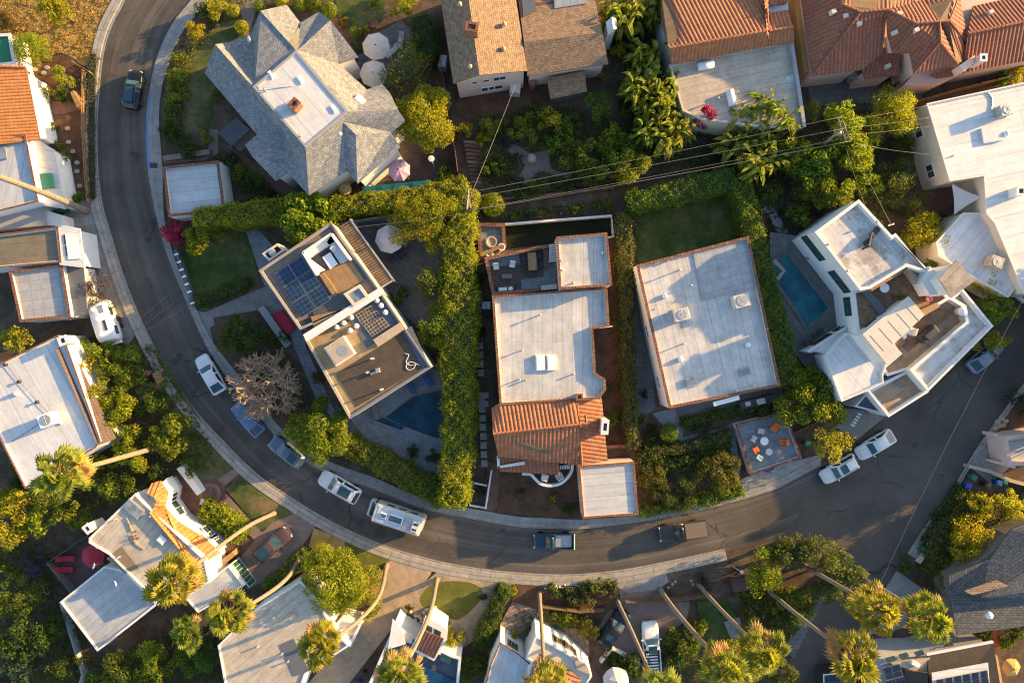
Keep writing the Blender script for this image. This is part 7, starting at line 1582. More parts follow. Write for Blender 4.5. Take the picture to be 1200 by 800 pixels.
MBp = tag(part_poly(None, 'garden_gate', [(82, 108), (86, 106), (95, 122), (90, 126)], 1.1, 1.0, WOODL), 'slanted honey timber gate at the left kerb', 'gate'); tag(sheet('brick_path', [(42, 124), (64, 119), (100, 118), (103, 128), (74, 134), (44, 136)], BRICKP, kind='structure'))
# front planting of the shingle house
for x, y, r, h_, l, m in ((229, 34, 12, 2.0, 'golden shrub at the head of the curving flower bed', L_GOLD), (256, 12, 14, 2.2, 'white and yellow flowering shrub at the top of the flower bed', L_YEL), (238, 12, 10, 1.6, 'dark shrub at the pavement top', L_DARK), (212, 70, 13, 1.6, 'dark green bush in the flower bed, upper one', L_MID), (208, 92, 14, 1.5, 'bright leafy bush in the middle of the flower bed', L_BRI), (205, 112, 14, 1.5, 'leafy bush along the kerb opposite the navy car', L_BRI), (202, 134, 14, 1.4, 'dense bush beside the low pavement wall', L_MID), (196, 158, 12, 1.3, 'spiky dark bush near the end of the flower bed', L_DARK), (222, 172, 16, 1.0, 'dark low shrub in the square bed above the garage', L_DARK), (240, 162, 8, 1.2, 'fern like shrub beside the pink path', L_BRI), (256, 112, 9, 1.2, 'shrub against the west wall of the shingle house', L_MID), (285, 204, 13, 1.8, 'bright green shrub beside the grey garage', L_BRI), (298, 212, 12, 1.6, 'green shrub right of the bright one near the garage', L_MID), (272, 188, 10, 1.2, 'blue grey agave like shrub behind the garage', L_BLUE), (262, 186, 8, 1.0, 'dark cone shrub at the garage corner', L_DARK), (395, 226, 8, 1.0, 'golden dry plant pot under the south gable', L_GOLD), (318, 232, 12, 1.0, 'dark bush below the south west gable', L_DARK), (404, 30, 9, 1.0, 'orange flowering bush by the brick path', L_BROWN), (428, 36, 6, .9, 'golden shrub between the clipped ball and parasol', L_GOLD), (472, 6, 16, 2.6, 'leafy bush at the top behind the parasols', L_HEDGE), (440, 4, 9, .8, 'small plant with white flowers on the upper lawn', L_MID), (545, 152, 9, 1.6, 'yellow rimmed bush at the head of the brick steps', L_YEL), (536, 160, 8, 1.3, 'rusty brown bush beside the yellow one', L_BROWN), (476, 205, 6, .8, 'tufted plant beside the lilac parasol', L_OLIVE), (525, 206, 12, 1.5, 'green bush beside the brick steps', L_MID)):
    shrub(x, y, r, h_, l, m)
cover('ground_cover', 'mixed leafy planting along the curving flower bed', [(200, 70), (220, 40), (250, 4), (300, 0), (270, 24), (232, 58), (222, 110), (216, 180), (192, 180), (196, 110)], .7, L_MID, 26)
cover('ground_cover', 'shrubby planting behind the gables at the top', [(300, 0), (392, 0), (392, 24), (384, 18), (345, 2), (300, 12)], .8, L_MID, 26); cover('ground_cover', 'dim planting between garage and shingle house', [(266, 184), (300, 200), (340, 234), (270, 246), (272, 200)], .6, L_MID, 26)
# back garden in the middle
for x, y, r, h_, l, m, lf in ((576, 148, 11, 2.0, 'yellow flecked round bush at the top left of the back garden', L_YEL, .12), (592, 148, 9, 1.5, 'pale brown round bush of the back garden', L_OLIVE, .11), (596, 162, 10, 1.3, 'grey green low bush beside the garden path', L_BLUE, .11), (612, 152, 20, 2.6, 'dense green shrub in the upper back garden', L_BRI, .14), (622, 138, 14, 2.2, 'green bush below the tan house wall', L_MID, .14), (642, 140, 18, 3.0, 'yellow tipped shrub tree in the back garden', L_YEL, .14), (660, 172, 20, 2.6, 'leafy bush right of the round path ornament', L_BRI, .14), (645, 172, 13, 2.0, 'dark leaved bush at the path junction', L_MID, .14), (700, 126, 20, 3.2, 'round citrus like tree in the upper garden', L_BRI, .15), (686, 184, 26, 3.4, 'broad tree in the lower back garden', L_MID, .16), (712, 188, 26, 3.8, 'tall leafy tree beside the wires', L_BRI, .17), (744, 196, 24, 4.2, 'sunlit tipped tree at the garden corner near the wires', L_HEDGE, .17), (735, 178, 20, 3.6, 'bushy tree left of the giant leaf plants', L_MID, .16), (590, 196, 16, 1.6, 'dark bush inside the garden loop', L_DARK, .13), (572, 196, 12, 1.6, 'dark bush right of the brick steps', L_DARK, .13), (630, 222, 14, 1.4, 'low bush under the wires, left one', L_MID, .12), (660, 220, 14, 1.5, 'low bush under the wires, right one', L_DARK, .12), (608, 186, 8, 1.0, 'bluish small bush left of the ornament', L_BLUE, .1), (610, 228, 10, 1.2, 'green bush near the pole wires', L_MID, .12), (705, 90, 6, 1.0, 'small yellow shrub by the shed roof', L_GOLD, .1), (668, 148, 14, 2.2, 'rounded bush under the shed wall', L_BRI, .13), (720, 160, 18, 3.2, 'sunny shrub tree left of the giant leaf thicket', L_HEDGE, .15), (604, 214, 10, 1.2, 'sage bush below the garden path', L_BLUE, .11), (566, 164, 8, 1.2, 'small yellow bush by the brick steps', L_YEL, .11), (690, 210, 16, 2.2, 'shrub below the broad garden tree', L_MID, .14)):
    if h_ >= 2.6: tree('', x, y, r, h_, l, m, leaf=lf)
    else: shrub(x, y, r, h_, l, m, leaf=lf)
cover('ground_cover', 'dense dark planting of the back garden', [(562, 136), (660, 126), (740, 150), (744, 222), (560, 236), (556, 200)], 1.0, L_MID, 40, .13, holes=[[(600, 168), (622, 180), (642, 176), (646, 198), (668, 204), (664, 214), (634, 200), (612, 220), (596, 220), (616, 194), (596, 178)], [(544, 164), (556, 164), (568, 232), (550, 232)]])
for i, x in enumerate((598, 608, 619, 631, 643, 656, 671, 683, 699, 712)): shrub(x, 253 - (x - 598) * .11, 6.5 if i % 3 else 8, .9, 'small round green plant in the row above the dark turf strip', (L_BRI, L_MID, L_BLUE)[i % 3] if i % 4 else L_MID, 'border_plant', .09, 60, 'row of round plants above the dark turf strip', cat='plant')
t = thing('stone_ornament', 'round stone ornament at the junction of the garden paths', 'ornament', W(623, 186)); MB().lathe(W(623, 186), [(.55, 0), (.55, .35), (.4, .5), (.4, .6), (.2, .75), (0, .8)], 16).build('basin', BEIGE, t)
st = thing('garden_steps', 'brick garden steps descending beside the timber fence', 'steps', W(552, 190))
for i in range(13): c = W(553 + i * .8, 168 + i * 4.6); MB().box((c.x, c.y, -.02), 1.9, .36, .5 - i * .032, R(-4), 1).build('step', BRICKP if i % 5 else PINKDRIVE, st)
umbrella(440.5, 54, 16.5, 2.9, 'upper of the twin cream parasols beside the shingle house', CANV); umbrella(437.5, 86, 16.5, 2.8, 'lower of the twin cream parasols beside the shingle house', CANV); umbrella(467.5, 199, 14, 2.6, 'lilac and pink scalloped parasol on the brown patio', PINKC, 8, None, 0, .06); umbrella(456, 280, 17, 2.8, 'pale grey parasol on the patio of the modern house', CANVG)
umbrella(404, 221, 8, 2.2, 'small tan parasol under the south gable', M('tan canvas', (.5, .33, .15)), 5)
t = thing('awning', 'teal striped awning roof above the long hedge', 'awning', W(465, 219)); P = P3([(425, 219, 2.7), (503, 211, 2.7), (504, 220, 2.3), (426, 227, 2.3)]); 
mb = MB(); NS = 24
for i in range(NS):
    a, b = i / NS, (i + 1) / NS; dz = Vector((0, 0, .06 * math.sin(i * 1.1))); mb.poly([P[3].lerp(P[2], a) + dz, P[3].lerp(P[2], b) + dz, P[0].lerp(P[1], b) + dz * .3, P[0].lerp(P[1], a) + dz * .3])
mb.build('cloth', TEAL, t)
for p in P: MB().tube([(p.x, p.y, 0), tuple(p)], .04, 6).build('post', GALV, t)
lounger(470, 50, .1, 100, 'grey sun lounger on the dark patio right of the parasols', GALV); lounger(460, 62, .1, 140, 'grey lounger half hidden behind the upper parasol', CANVG)
table(425, 70, .1, 0, .8, .8, .72, 'dark blue table between the shingle roof and the parasols', M('blue enamel', (.03, .06, .13), .4), DARK, True); table(509, 186, .1, 80, 1.3, .8, .7, 'dark table under the round yellow tree', CHAR, DARK)
t = thing('white_fan', 'white disc lamp on a thin stalk beside the round yellow tree', 'lamp', W(506, 188)); MB().tube([W(509, 197), W(505.5, 186, 2.0)], .03, 5).build('stalk', PLASW, t); MB().lathe(W(505.5, 186, 2.0), [(.36, 0), (.36, .05), (0, .08)], 14).build('disc', PLASW, t)
pot(439, 31, 0, .45, .6, 'round terracotta pot beside the brick path above the parasols', TERRA, None)
for i, (x, y, d) in enumerate(((460, 305, 60), (471, 299, 150))): chair(x, y, .1, d, ('dark patio chair left of its twin below the pale parasol', 'dark patio chair nearer the pine, below the pale parasol')[i], CHAR, DARK, 1.2)
# pool of the modern house
t = thing('swimming_pool', 'deep blue angular pool at the south corner of the modern house', 'pool', W(487, 490))
part_poly(t, 'water', [(452, 489), (484, 465), (524, 456), (524, 518), (470, 498)], .2, .02, POOLN); part_poly(t, 'deep_step', [(438, 492), (449, 489), (474, 500), (470, 504)], .19, .03, POOLD); part_poly(t, 'spa', [(500, 470), (518, 457), (524, 457), (524, 478)], .225, .03, POOLD); part_poly(t, 'coping', [(434, 494), (450, 487), (525, 516), (525, 520), (470, 506)], .17, .1, BLUEP, R(-20))
lounger(482, 452, .15, 60, 'blue sun lounger between the pool and the modern house wall, left one', M('blue canvas', (.03, .07, .2))); lounger(501, 444, .15, 60, 'blue sun lounger nearer the tall hedge by the pool', M('blue sling', (.04, .09, .24))); lounger(440, 482, .15, 75, 'dark wooden lounger at the west corner of the pool', WOODG)
tag(MB().box(W(488, 391), .9, .9, .8, R(35), 1, .04).build('pool_heater', DARK), 'dark pool heater between the modern house and the green tree', 'heater')
for x, y, r, h_, l, m in ((484, 528, 8, .9, 'small spiky plant on the pool deck', L_DARK), (508, 534, 8, .8, 'low dark plant on the pool deck near the hedge', L_DARK), (332, 395, 8, 1.0, 'dark plant beside the red bench', L_MID), (372, 442, 9, 1.0, 'rusty small plant along the side path', L_BROWN)): shrub(x, y, r, h_, l, m)
cover('ground_cover', 'dark verge planting at the inner kerb near the bare tree', [(262, 384), (320, 372), (345, 430), (400, 515), (440, 546), (400, 540), (350, 505), (300, 450)], .6, L_DARK, 24)
# stepping stones of the narrow bed
for i in range(19):
    y = 352 + i * 10.6
    if i in (9, 10): continue
    tag(MB().box(W(560 + i * .42, y, .1), .75, .8, .08, R(2), .98, .01).build('stepping_stone', STEPST), 'square pale stepping stone in the line between hedge and Spanish house', 'stepping stone', 'stepping stones west of the Spanish house')
for y in (351, 361): tag(MB().box(W(566, y + 112, .1), 1.3, .7, .1, R(1), .98, .01).build('paving_slab', STEPST), 'wide pale slab in the middle of the stepping stone line', 'paving slab', 'wide slabs in the stepping stone line')
for x, y, r, h_, l, m in ((712, 453, 5, 1.0, 'small green shrub in the side yard by the chamfered corner', L_MID), (716, 490, 10, 1.6, 'bright shrub behind the white chimney in the side yard', L_BRI), (713, 358, 4, .8, 'little green plant against the Spanish house east wall', L_BRI), (647, 583, 5, .7, 'golden spiky plant in the front yard below the balcony', L_GOLD), (610, 576, 5, .4, 'low brown plant in the front yard', L_BROWN), (666, 596, 8, .8, 'dark shrub beside the flat street garage', L_DARK), (564, 322, 8, 1.0, 'green plant beside the small tiled terrace', L_MID), (564, 390, 8, .8, 'dark ground plant west of the Spanish house', L_DARK), (562, 575, 7, .6, 'sage plant in the little white rimmed bed', L_BLUE)): shrub(x, y, r, h_, l, m)
cover('ground_cover', 'sparse weeds in the front yard below the balcony', [(582, 560), (626, 562), (670, 572), (684, 604), (580, 602)], .15, L_OLIVE, 9)
# front garden right of the garage
for x, y, r, ry, h_, l, m in ((795, 577, 26, 20, 2.6, 'pale olive feathery shrub tree in the sunny front garden, left one', L_OLIVE), (842, 555, 26, 28, 2.8, 'pale olive feathery shrub tree in the sunny front garden, right one', L_OLIVE), (766, 560, 20, 18, 1.8, 'reddish olive bush next to the flat garage', L_OLIVE)): tree('', x, y, r, h_, l, m, leaf=.12, dens=36, ry=ry, ncl=30)
for x, y, r, h_, l, m in ((762, 520, 16, 1.2, 'dark bush at the upper end of the front garden', L_DARK), (752, 490, 6, .8, 'small bright plant by the slate side path', L_BRI), (820, 500, 12, .9, 'sage bush inside the path loop', L_BLUE), (766, 505, 10, .5, 'dim low shrub beside the clipped dome', L_OLIVE), (755, 462, 5, .9, 'dark pot plant against the white house side wall', L_DARK)): shrub(x, y, r, h_, l, m)
cover('ground_cover', 'leafy planting on the front garden bank', [(748, 498), (784, 520), (856, 514), (872, 570), (750, 600)], .6, L_MID, 26)
tree('', 952, 467, 40, 4.6, 'broad glossy tree between the front deck and the corner house', L_BRI, leaf=.2, ry=34, dens=26); tree('', 972, 517, 30, 3.2, 'golden green open shrub at the street beside the white cars', L_YEL, leaf=.15, ry=25, dens=18)
# giant leaf thickets
GB = 'giant leaf plants between the tan and the clay tiled houses'
for x, y in [(716, 12), (732, 6), (748, 14), (764, 4), (770, 18), (776, 10), (744, 28), (728, 24), (750, 58), (770, 66), (758, 84), (748, 92), (764, 96), (780, 92), (742, 104), (776, 108), (790, 106), (756, 112), (768, 122), (784, 124), (750, 128), (762, 138), (778, 140), (792, 136), (770, 152), (786, 154), (758, 150), (800, 150), (796, 160), (776, 168)] * 2: banana(x + random.uniform(-6, 6), y + random.uniform(-6, 6), 4.0, random.uniform(.85, 1.15), 'tall giant leaf plant in the sunlit thicket between tan and clay tiled roofs', GB)
GB2 = 'giant leaf plants below the worn tan flat roof'
for x, y in [(862, 142), (878, 132), (892, 126), (906, 130), (886, 148), (900, 150), (872, 160), (912, 146), (894, 170), (880, 178), (908, 168), (924, 156), (866, 178), (896, 192), (880, 196), (912, 186), (852, 168)] * 2: banana(x + random.uniform(-6, 6), y + random.uniform(-6, 6), 4.0, random.uniform(.85, 1.15), 'tall giant leaf plant in the thicket below the worn tan roof', GB2)
cover('ground_cover', 'green understorey beneath the giant leaf thickets', [(708, 20), (790, 20), (800, 140), (900, 130), (960, 170), (920, 210), (860, 205), (760, 200), (726, 140)], 1.2, L_MID, 24, .16)
shrub(824, 138, 11, 6.5, 'bright pink bougainvillea at the corner of the worn tan roof', L_BOUG, 'bougainvillea', .11, 50); shrub(792, 172, 4, 1.2, 'small red flowering plant under the giant leaves', L_BOUG)
for x, y, r, h_, l, m in ((728, 42, 10, 2.4, 'narrow bush against the east end of the tan roof', L_MID), (726, 60, 9, 2.2, 'lower narrow bush beside the dirt passage', L_YEL), (734, 130, 10, 2.4, 'dark columnar bush at the fence below the tan house', L_DARK)): shrub(x, y, r, h_, l, m)
# trees around the pole on the right
for x, y, r, ry, h_, l, m, lf in ((1046, 132, 32, 30, 6.4, 'golden yellow feathery tree below the clay tile roofs', L_GOLD, .13), (1015, 152, 20, 24, 5.0, 'yellow green feathery tree left of the golden one', L_YEL, .13), (985, 150, 20, 28, 7.0, 'bright yellow green tree around the utility pole', L_HEDGE, .17), (1002, 182, 22, 24, 6.6, 'large leaved lit tree right of the utility pole', L_HEDGE, .18), (955, 190, 30, 26, 5.6, 'broad green tree left of the utility pole', L_BRI, .18), (970, 222, 30, 24, 5.2, 'glossy tree above the corner house', L_BRI, .18), (936, 210, 22, 24, 4.6, 'dark shade tree beside the stepping slabs', L_MID, .17), (928, 180, 20, 20, 5.0, 'tree with bright tips left of the pole trees', L_YEL, .16), (948, 130, 12, 16, 3.6, 'orange tinged shrub tree at the grey roof edge', L_YEL, .13), (1014, 214, 20, 18, 4.6, 'tree below the right pole trees, beside the olive one', L_BRI, .17), (994, 238, 18, 16, 4.0, 'tree touching the top corner of the white house from the west', L_YEL, .15), (1074, 240, 18, 18, 3.4, 'olive green tree at the brick patio edge', L_OLIVE, .13), (1060, 172, 16, 14, 3.0, 'shaded small tree beside the pale window wall', L_MID, .14), (902, 226, 16, 15, 3.8, 'dark tree right of the back lawn hedge', L_MID, .16), (934, 254, 16, 15, 3.2, 'small tree above the stepping slabs', L_BRI, .16), (1046, 214, 34, 30, 4.6, 'olive coloured broad tree beside the brick patio', L_OLIVE, .14), (1080, 270, 26, 34, 4.2, 'golden shrub tree east of the white corner house', L_GOLD, .14), (1058, 290, 20, 20, 3.6, 'yellow green shrub against the corner house east wall', L_YEL, .14), (1026, 250, 16, 18, 3.4, 'olive shrub tree at the top corner of the white house', L_OLIVE, .13), (1092, 308, 16, 10, 2.6, 'bright green bush at the foot of the stair tower', L_BRI, .13), (1152, 326, 24, 18, 4.0, 'bronze green dense shrub at the white house edge', L_YEL, .13), (1166, 358, 24, 24, 4.2, 'dark glossy shrub tree beside the right street', L_HEDGE, .15), (1160, 396, 24, 18, 3.2, 'bright yellow shrub hanging over the silver blue car', L_YEL, .14), (1120, 256, 12, 10, 2.0, 'green plant beside the shade sail corner', L_BRI, .13)): tree('', x, y, r, h_, l, m, leaf=lf, ry=ry)
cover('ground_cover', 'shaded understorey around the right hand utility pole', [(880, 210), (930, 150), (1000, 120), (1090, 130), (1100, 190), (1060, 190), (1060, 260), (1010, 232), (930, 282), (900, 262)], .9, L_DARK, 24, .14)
for i in range(5): tag(MB().box(W(899 + i * 5.2, 246 + i * 8, .1), .95, .6, .1, R(-35), .98, .01).build('paving_slab', STEPST), 'pale paving slab in the line beside the red soil bed', 'paving slab', 'paving slabs above the turquoise pool')
tag(sheet('red_soil', [(884, 250), (896, 248), (912, 280), (900, 286), (892, 280)], REDDIRT)); shrub(1190, 22, 12, 2, 'green shrub at the clay roof corner', L_BRI) if False else None
for x, y, r, h_, l, m in ((1192, 86, 12, 1.4, 'yellow green shrub along the timber fence at the right edge', L_YEL), (1176, 92, 9, 1.2, 'green shrub at the end of the fence by the white roof', L_BRI), (1166, 93, 8, .8, 'dry tan plant beside the fence', L_BROWN), (1100, 258, 10, .9, 'dark plant along the brick patio edge', L_DARK), (1094, 208, 6, .8, 'red leaved plant in front of the red cabinet', L_BOUG)): shrub(x, y, r, h_, l, m)
# ------------------------------------------------------------------ left and lower left greenery
for x, y, r, ry, h_, l, m, lf in ((18, 400, 22, 18, 3.6, 'yellow lit shrub tree at the left edge above the white roof', L_YEL, .16), (108, 344, 28, 22, 3.0, 'purple flowering bush against the grid roofed garage', L_PURP, .12), (124, 420, 26, 22, 3.2, 'glossy green tree below the travel trailer', L_BRI, .17), (92, 410, 18, 16, 2.8, 'green bush right of the white chimney', L_BRI, .16), (96, 440, 16, 26, 4.4, 'golden yellow shrub beside the brown tiled verge', L_GOLD, .15), (150, 430, 26, 26, 3.2, 'broad leaved tree near the timber street gate', L_BRI, .17), (140, 480, 26, 28, 4.2, 'yellow tipped tree in the middle of the left thicket', L_HEDGE, .17), (176, 470, 26, 24, 3.2, 'dark glossy tree beside the left pavement', L_MID, .17), (200, 508, 34, 26, 3.6, 'spreading tree inside the lower left kerb', L_BRI, .18), (160, 530, 32, 26, 3.8, 'yellow flecked tree beyond the lit palm trunk', L_HEDGE, .18), (110, 560, 30, 24, 3.6, 'tree behind the lit palm crown', L_BRI, .17), (140, 572, 24, 20, 3.4, 'tree beside the lower left roof corner', L_MID, .17), (60, 590, 26, 22, 3.4, 'dark tree below the white roofed house', L_MID, .17), (10, 600, 30, 40, 4.6, 'bright yellow tree at the left edge', L_GOLD, .16), (40, 610, 24, 20, 3.8, 'yellow tipped shrub tree right of the bright left tree', L_HEDGE, .16), (88, 604, 24, 18, 3.2, 'green tree above the dark red deck', L_BRI, .16), (30, 560, 22, 20, 3.0, 'dim tree beneath the large white house', L_DARK, .16), (224, 548, 12, 14, 1.8, 'white flowering shrub beside the white garden wall', L_MID, .13), (116, 462, 18, 20, 4.6, 'tree brushing the east wall of the large white house', L_HEDGE, .16), (128, 500, 18, 20, 4.2, 'tree under the lower end of the brown tiled verge', L_BRI, .16), (186, 552, 22, 14, 2.4, 'dark shrub tree above the bay window', L_DARK, .15)): tree('', x, y, r, h_, l, m, leaf=lf, ry=ry)
shrub(50, 690, 14, 1.6, 'white flowering rounded shrub in the dark lower left garden', L_MID, extra=(L_WHITE, 8, .07)); shrub(40, 662, 16, 1.8, 'purple shrub in the dark lower left garden', L_PURP)
for x, y, r, ry, h_, l, m in ((20, 700, 26, 30, 3.4, 'dark shrub tree in the lower left corner garden, upper', L_MID), (30, 748, 34, 28, 3.6, 'dark tree in the lower left corner garden, middle', L_DARK), (66, 736, 18, 20, 2.4, 'small yellow flecked bush in the lower left garden', L_MID), (14, 790, 32, 26, 3.4, 'sage coloured tree in the very lower left corner', L_BLUE), (70, 780, 22, 24, 2.8, 'dark bush left of the thin pale wall', L_DARK), (150, 780, 34, 30, 3.8, 'broad dark tree below the grey blue roof', L_MID), (190, 766, 28, 30, 3.8, 'dark tree with lighter top under the palms', L_BRI), (234, 770, 26, 24, 3.2, 'dark tree beside the cream house', L_MID), (182, 800, 30, 24, 3.4, 'dark tree at the bottom edge left of the cream house', L_DARK), (120, 800, 26, 20, 3.0, 'bush at the bottom edge in the left corner', L_MID), (8, 652, 18, 20, 2.6, 'dark bush at the left edge beneath the bright tree', L_DARK)): tree('', x, y, r, h_, l, m, leaf=.16, ry=ry)
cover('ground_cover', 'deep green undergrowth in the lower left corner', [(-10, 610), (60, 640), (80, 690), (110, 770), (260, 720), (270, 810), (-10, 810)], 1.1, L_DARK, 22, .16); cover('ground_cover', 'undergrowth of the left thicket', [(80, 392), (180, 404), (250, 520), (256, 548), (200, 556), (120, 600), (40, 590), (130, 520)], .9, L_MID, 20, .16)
for i, (x, y) in enumerate(((104, 414), (114, 417), (112, 428), (126, 431), (127, 438))): tag(MB().box(W(x, y), .9, .5, .3, R(5), .95, .03).build('garden_block', (PLASW, STEPST, PLASW)[i % 3]), ('white', 'grey', 'white', 'grey', 'white')[i] + ' garden block among the trees below the trailer, ' + ('first', 'second', 'third', 'fourth', 'fifth')[i] + ' from the top', 'block')
tag(sheet('landing', [(158, 456), (176, 448), (184, 458), (166, 470)], CONC)); tag(part_poly(None, 'street_gate', [(178, 438), (184, 434), (190, 446), (184, 451)], 1.0, .9, WOODL), 'honey timber gate between two round posts at the left pavement', 'gate')
for i, (x, y) in enumerate(((177, 437), (187, 452))): tag(MB().lathe(W(x, y, .06), [(.32, 0), (.32, 1.0), (.38, 1.05), (.2, 1.15), (0, 1.15)], 14).build('gate_post', TERRA), ('upper', 'lower')[i] + ' round gate post at the left pavement', 'gate post')
# ------------------------------------------------------------------ bottom middle
tree('', 390, 680, 44, 6.0, 'large sunlit tree beside the tan driveway at the bottom', L_YEL, leaf=.17, ry=44, dens=26); tree('', 432, 700, 16, 3.0, 'yellow green bush beside the bowed palm trunk', L_YEL, leaf=.14, ry=30)
shrub(530, 749, 16, 2.0, 'round green bush beside the white courtyard house', L_HEDGE, ry=18); shrub(576, 748, 14, 1.6, 'spiky pale cactus bush at the gravel garden edge', L_OLIVE); shrub(554, 785, 20, 2.2, 'dark leafy bush at the bottom between the white houses', L_MID)
for x, y, r, h_, l, m in ((650, 692, 10, 1.0, 'dry shrub behind the edging stones', L_OLIVE), (668, 698, 12, 1.1, 'second dry shrub behind the edging stones', L_OLIVE), (716, 688, 10, 1.0, 'agave at the corner of the sunken driveway', L_BLUE), (598, 748, 10, 1.6, 'yellow lit bush at the cream tower house corner', L_YEL), (622, 738, 9, 1.2, 'dark bush left of the crossing palm trunk', L_MID), (648, 720, 10, 1.2, 'mixed bush below the dark timber fence', L_MID), (666, 724, 12, 1.3, 'green bush in the middle of the patio border', L_BRI), (690, 734, 16, 2.0, 'pale feathery shrub beside the black car', L_OLIVE), (664, 756, 8, .9, 'small golden plant near the cream house window', L_YEL), (700, 692, 18, 1.4, 'spiky agave clump at the sunny kerb, right one', L_OLIVE), (682, 694, 14, 1.2, 'spiky agave clump at the sunny kerb, left one', L_OLIVE), (604, 692, 6, .9, 'bright plant at the patio gate', L_YEL), (566, 700, 5, .6, 'grey cactus in the gravel bed', L_BLUE), (582, 688, 5, .7, 'small agave near the gravel garden kerb', L_BLUE), (480, 712, 5, .5, 'tiny agave at the gravel edge near the driveway', L_BLUE), (740, 778, 22, 1.6, 'dark green bush below the white angled wall', L_DARK), (715, 772, 12, 1.2, 'dark bush inside the angled white wall', L_DARK), (800, 752, 22, 2.0, 'leafy dark bush right of the white pickup', L_MID), (790, 770, 20, 1.8, 'dark glossy bush below the white pickup', L_DARK), (816, 732, 12, 1.6, 'yellow green bush beside the small lawn', L_YEL), (822, 680, 9, .9, 'sage agave beside the palm trunk at the verge', L_BLUE), (880, 736, 16, 1.8, 'brownish dry shrub right of the small lawn', L_OLIVE), (884, 712, 14, 1.5, 'spiky pale shrub between two palm trunks', L_OLIVE)): shrub(x, y, r, h_, l, m)
cover('ground_cover', 'ivy bank below the street at the bottom right', [(860, 690), (900, 680), (958, 690), (950, 720), (924, 748), (900, 740), (870, 724)], 1.2, L_MID, 75, .14); cover('ground_cover', 'dark glossy ground cover beside the white pickup', [(780, 735), (830, 745), (880, 760), (880, 810), (770, 810), (776, 780)], .9, L_MID, 26, .14); cover('ground_cover', 'patio border planting behind the timber fence', [(604, 712), (700, 720), (704, 740), (664, 736), (606, 730)], .6, L_MID, 26, .12)
tree('', 893, 668, 22, 4.6, 'bright lime green tree above the ivy bank', L_BRI, leaf=.16, ry=26, extra=(L_HEDGE, 12, .14)); tree('', 952, 648, 46, 5.0, 'broad brown tinged tree at the junction corner', L_OLIVE, leaf=.15, ry=22, dens=26); tree('', 928, 640, 22, 4.4, 'brown tinged tree left part at the junction kerb', L_OLIVE, leaf=.15, ry=16, dens=26); tree('', 968, 690, 22, 3.8, 'olive tree between the two palm trunks at the junction', L_OLIVE, leaf=.15, ry=20); tree('', 930, 712, 26, 2.6, 'low dense green mound on the ivy bank', L_MID, leaf=.15, ry=24); tree('', 986, 668, 26, 4.6, 'brown green tree right part at the junction', L_OLIVE, leaf=.15, ry=24); tree('', 1000, 700, 20, 4.0, 'thin yellow green shrub under the palms', L_YEL, leaf=.14, ry=16, dens=12); tree('', 912, 646, 20, 3.4, 'dark tree at the kerb beside the lime tree', L_MID, leaf=.15, ry=14)
tree('', 880, 770, 30, 3.8, 'brown tipped shrub tree at the bottom under the palm row', L_YEL, leaf=.14, ry=26); tree('', 912, 786, 24, 3.4, 'dry looking shrub at the bottom edge right of the lawn', L_OLIVE, leaf=.14, ry=20)
for x, y, r, ry, h_, l, m in ((1140, 630, 30, 30, 4.2, 'golden lit tree beside the right pavement bins', L_GOLD), (1112, 676, 20, 22, 2.8, 'green bush at the corner of the dark shingle roof', L_BRI), (1062, 664, 10, 12, 1.8, 'dark clipped bush at the pavement end', L_DARK), (1150, 594, 20, 16, 3.4, 'golden shrub tree below the curved tan wall', L_GOLD), (1184, 590, 22, 18, 3.6, 'golden tree at the right edge under the tan wall', L_GOLD), (1190, 470, 16, 20, 1.6, 'sage bush on the bare soil at the right edge', L_BLUE)): tree('', x, y, r, h_, l, m, leaf=.14, ry=ry)
for x, y, r, h_, l, m in ((1196, 740, 14, 1.8, 'dark bush at the right edge below the dark shingle roof', L_DARK), (1150, 742, 14, 1.0, 'dark bush between the two lower right roofs', L_DARK), (1178, 752, 9, 1.4, 'dark shrub beside the red orange steps', L_MID), (1105, 755, 12, 1.0, 'dim bush beneath the rightmost palm', L_DARK)): shrub(x, y, r, h_, l, m)
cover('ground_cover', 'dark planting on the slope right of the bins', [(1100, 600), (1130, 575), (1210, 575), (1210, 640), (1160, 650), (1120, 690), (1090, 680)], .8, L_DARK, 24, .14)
cover('ground_cover', 'leafy bank between the right pavement and the dark shingle roof', [(1086, 662), (1126, 636), (1180, 600), (1192, 618), (1150, 652), (1112, 676), (1114, 748), (1096, 748), (1092, 704)], 1.8, L_MID, 60, .14)
for i, (x, y) in enumerate(((1168, 494), (1173, 490), (1170, 499), (1175, 498), (1178, 493), (1166, 502), (1160, 507))): tag(MB().lathe(W(x, y, .06), [(.25, 0), (.3, .1), (.2, .22), (0, .26)], 7, i, 1.2).build('boulder', BEIGE), 'pale round boulder in the cluster beside the pink garage', 'boulder', 'boulders beside the pink garage')
for i, (x, y) in enumerate(((783, 688), (788, 684), (791, 681), (810, 680), (812, 684))): tag(MB().lathe(W(x, y, .06), [(.15, 0), (.19, .08), (.13, .16), (0, .2)], 7, i).build('white_stone', STEPST), 'small white stone on the shaded verge by the palm trunks', 'stone', 'white stones on the shaded verge')
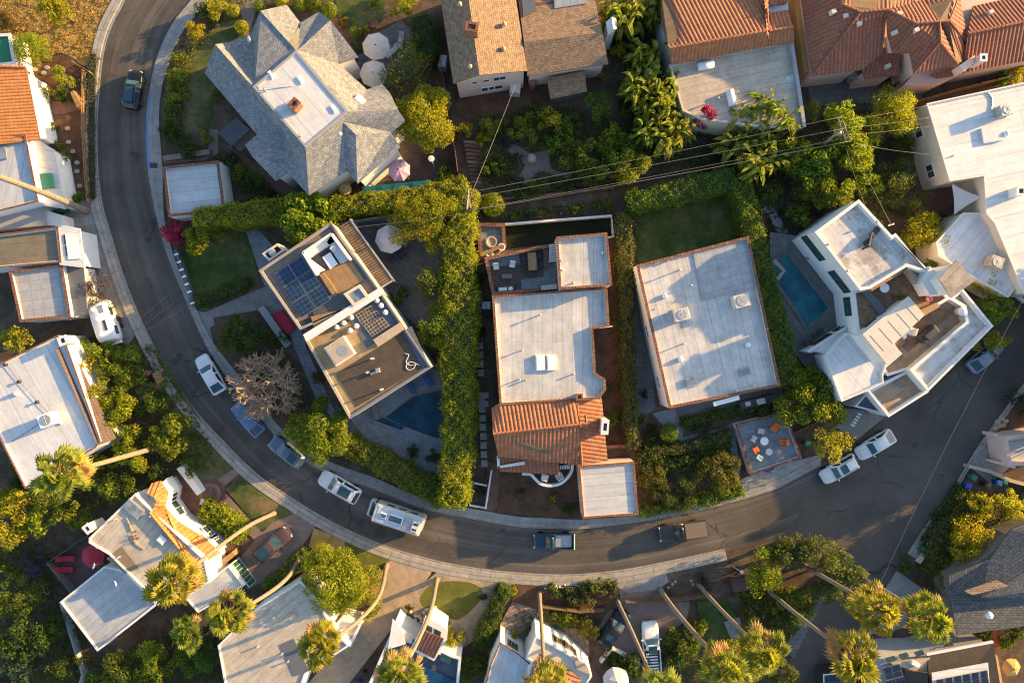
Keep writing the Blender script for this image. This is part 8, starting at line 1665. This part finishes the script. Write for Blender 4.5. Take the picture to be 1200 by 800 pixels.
for i in range(16):
    x, y = 640 + i * 2.6 + random.uniform(-1, 1), 686 + random.uniform(-2, 3); tag(MB().lathe(W(x, y, .06), [(.1, 0), (.15, .08), (.1, .14), (0, .18)], 6, i).build('edging_stone', (CREAM, STEPST)[i % 2]), 'pale edging stone along the sunny bottom kerb', 'stone', 'edging stones on the bottom kerb')
for i in range(26):
    a = i * .41; x, y = 500 + random.uniform(-20, 12), 722 + random.uniform(-14, 12); tag(MB().lathe(W(x, y, .06), [(.15, 0), (.22, .1), (.13, .2), (0, .24)], 6, i).build('rock', CREAM), 'tan rock in the rubble beside the white courtyard house', 'rock', 'rubble beside the white courtyard house')
bx = thing('mailbox', 'white post box on a leaning stalk at the dark verge', 'mailbox', W(866, 668)); MB().tube([W(858, 663), W(868, 669, 1.1)], .035, 5).build('stalk', PLASW, bx); MB().box(W(869, 669, 1.05), .4, .3, .3, .3, 1, .05).build('box', PLASW, bx)
umbrella(722, 797, 16, 2.6, 'white parasol at the bottom edge below the black car', CANVG, 6)
# unseen trees and houses added past the right edge to shade the street
for x, y, r, h_ in ((1240, 520, 28, 7.4), (1262, 400, 26, 6), (1256, 330, 30, 7), (1300, 330, 40, 9)): tree('', x, y, r, h_, 'unseen tree added beyond the right edge to shade the wide street', L_MID, leaf=.22, group='trees added beyond the right edge for shade')
house('unseen_shade_house', 'low plain unseen house added beyond the right edge to shade the upper street', 'house', [(1262, 330), (1340, 305), (1350, 405), (1262, 442)], 6.8, GREYROOF, CREAM, WHITE, .3)  # out of view, added to keep the upper street in shade
house('unseen_shade_house', 'plain unseen house added beyond the right edge to shade the wide street', 'house', [(1262, 443), (1330, 414), (1350, 470), (1280, 498)], 6.9, GREYROOF, CREAM, WHITE, .3)  # out of view, height set by the shade wanted on the road
cover('dry_grass_tufts', 'dry golden grass tufts on the upper left slope', [(-5, -5), (140, -5), (130, 0), (116, 30), (107, 60), (98, 74), (82, 62), (40, 66), (20, 40), (-5, 38)], .28, M_leaf('dry grass blades', (.22, .13, .035), (.5, .34, .1), .3), 55, .1, 0, 'grass', 1.6)
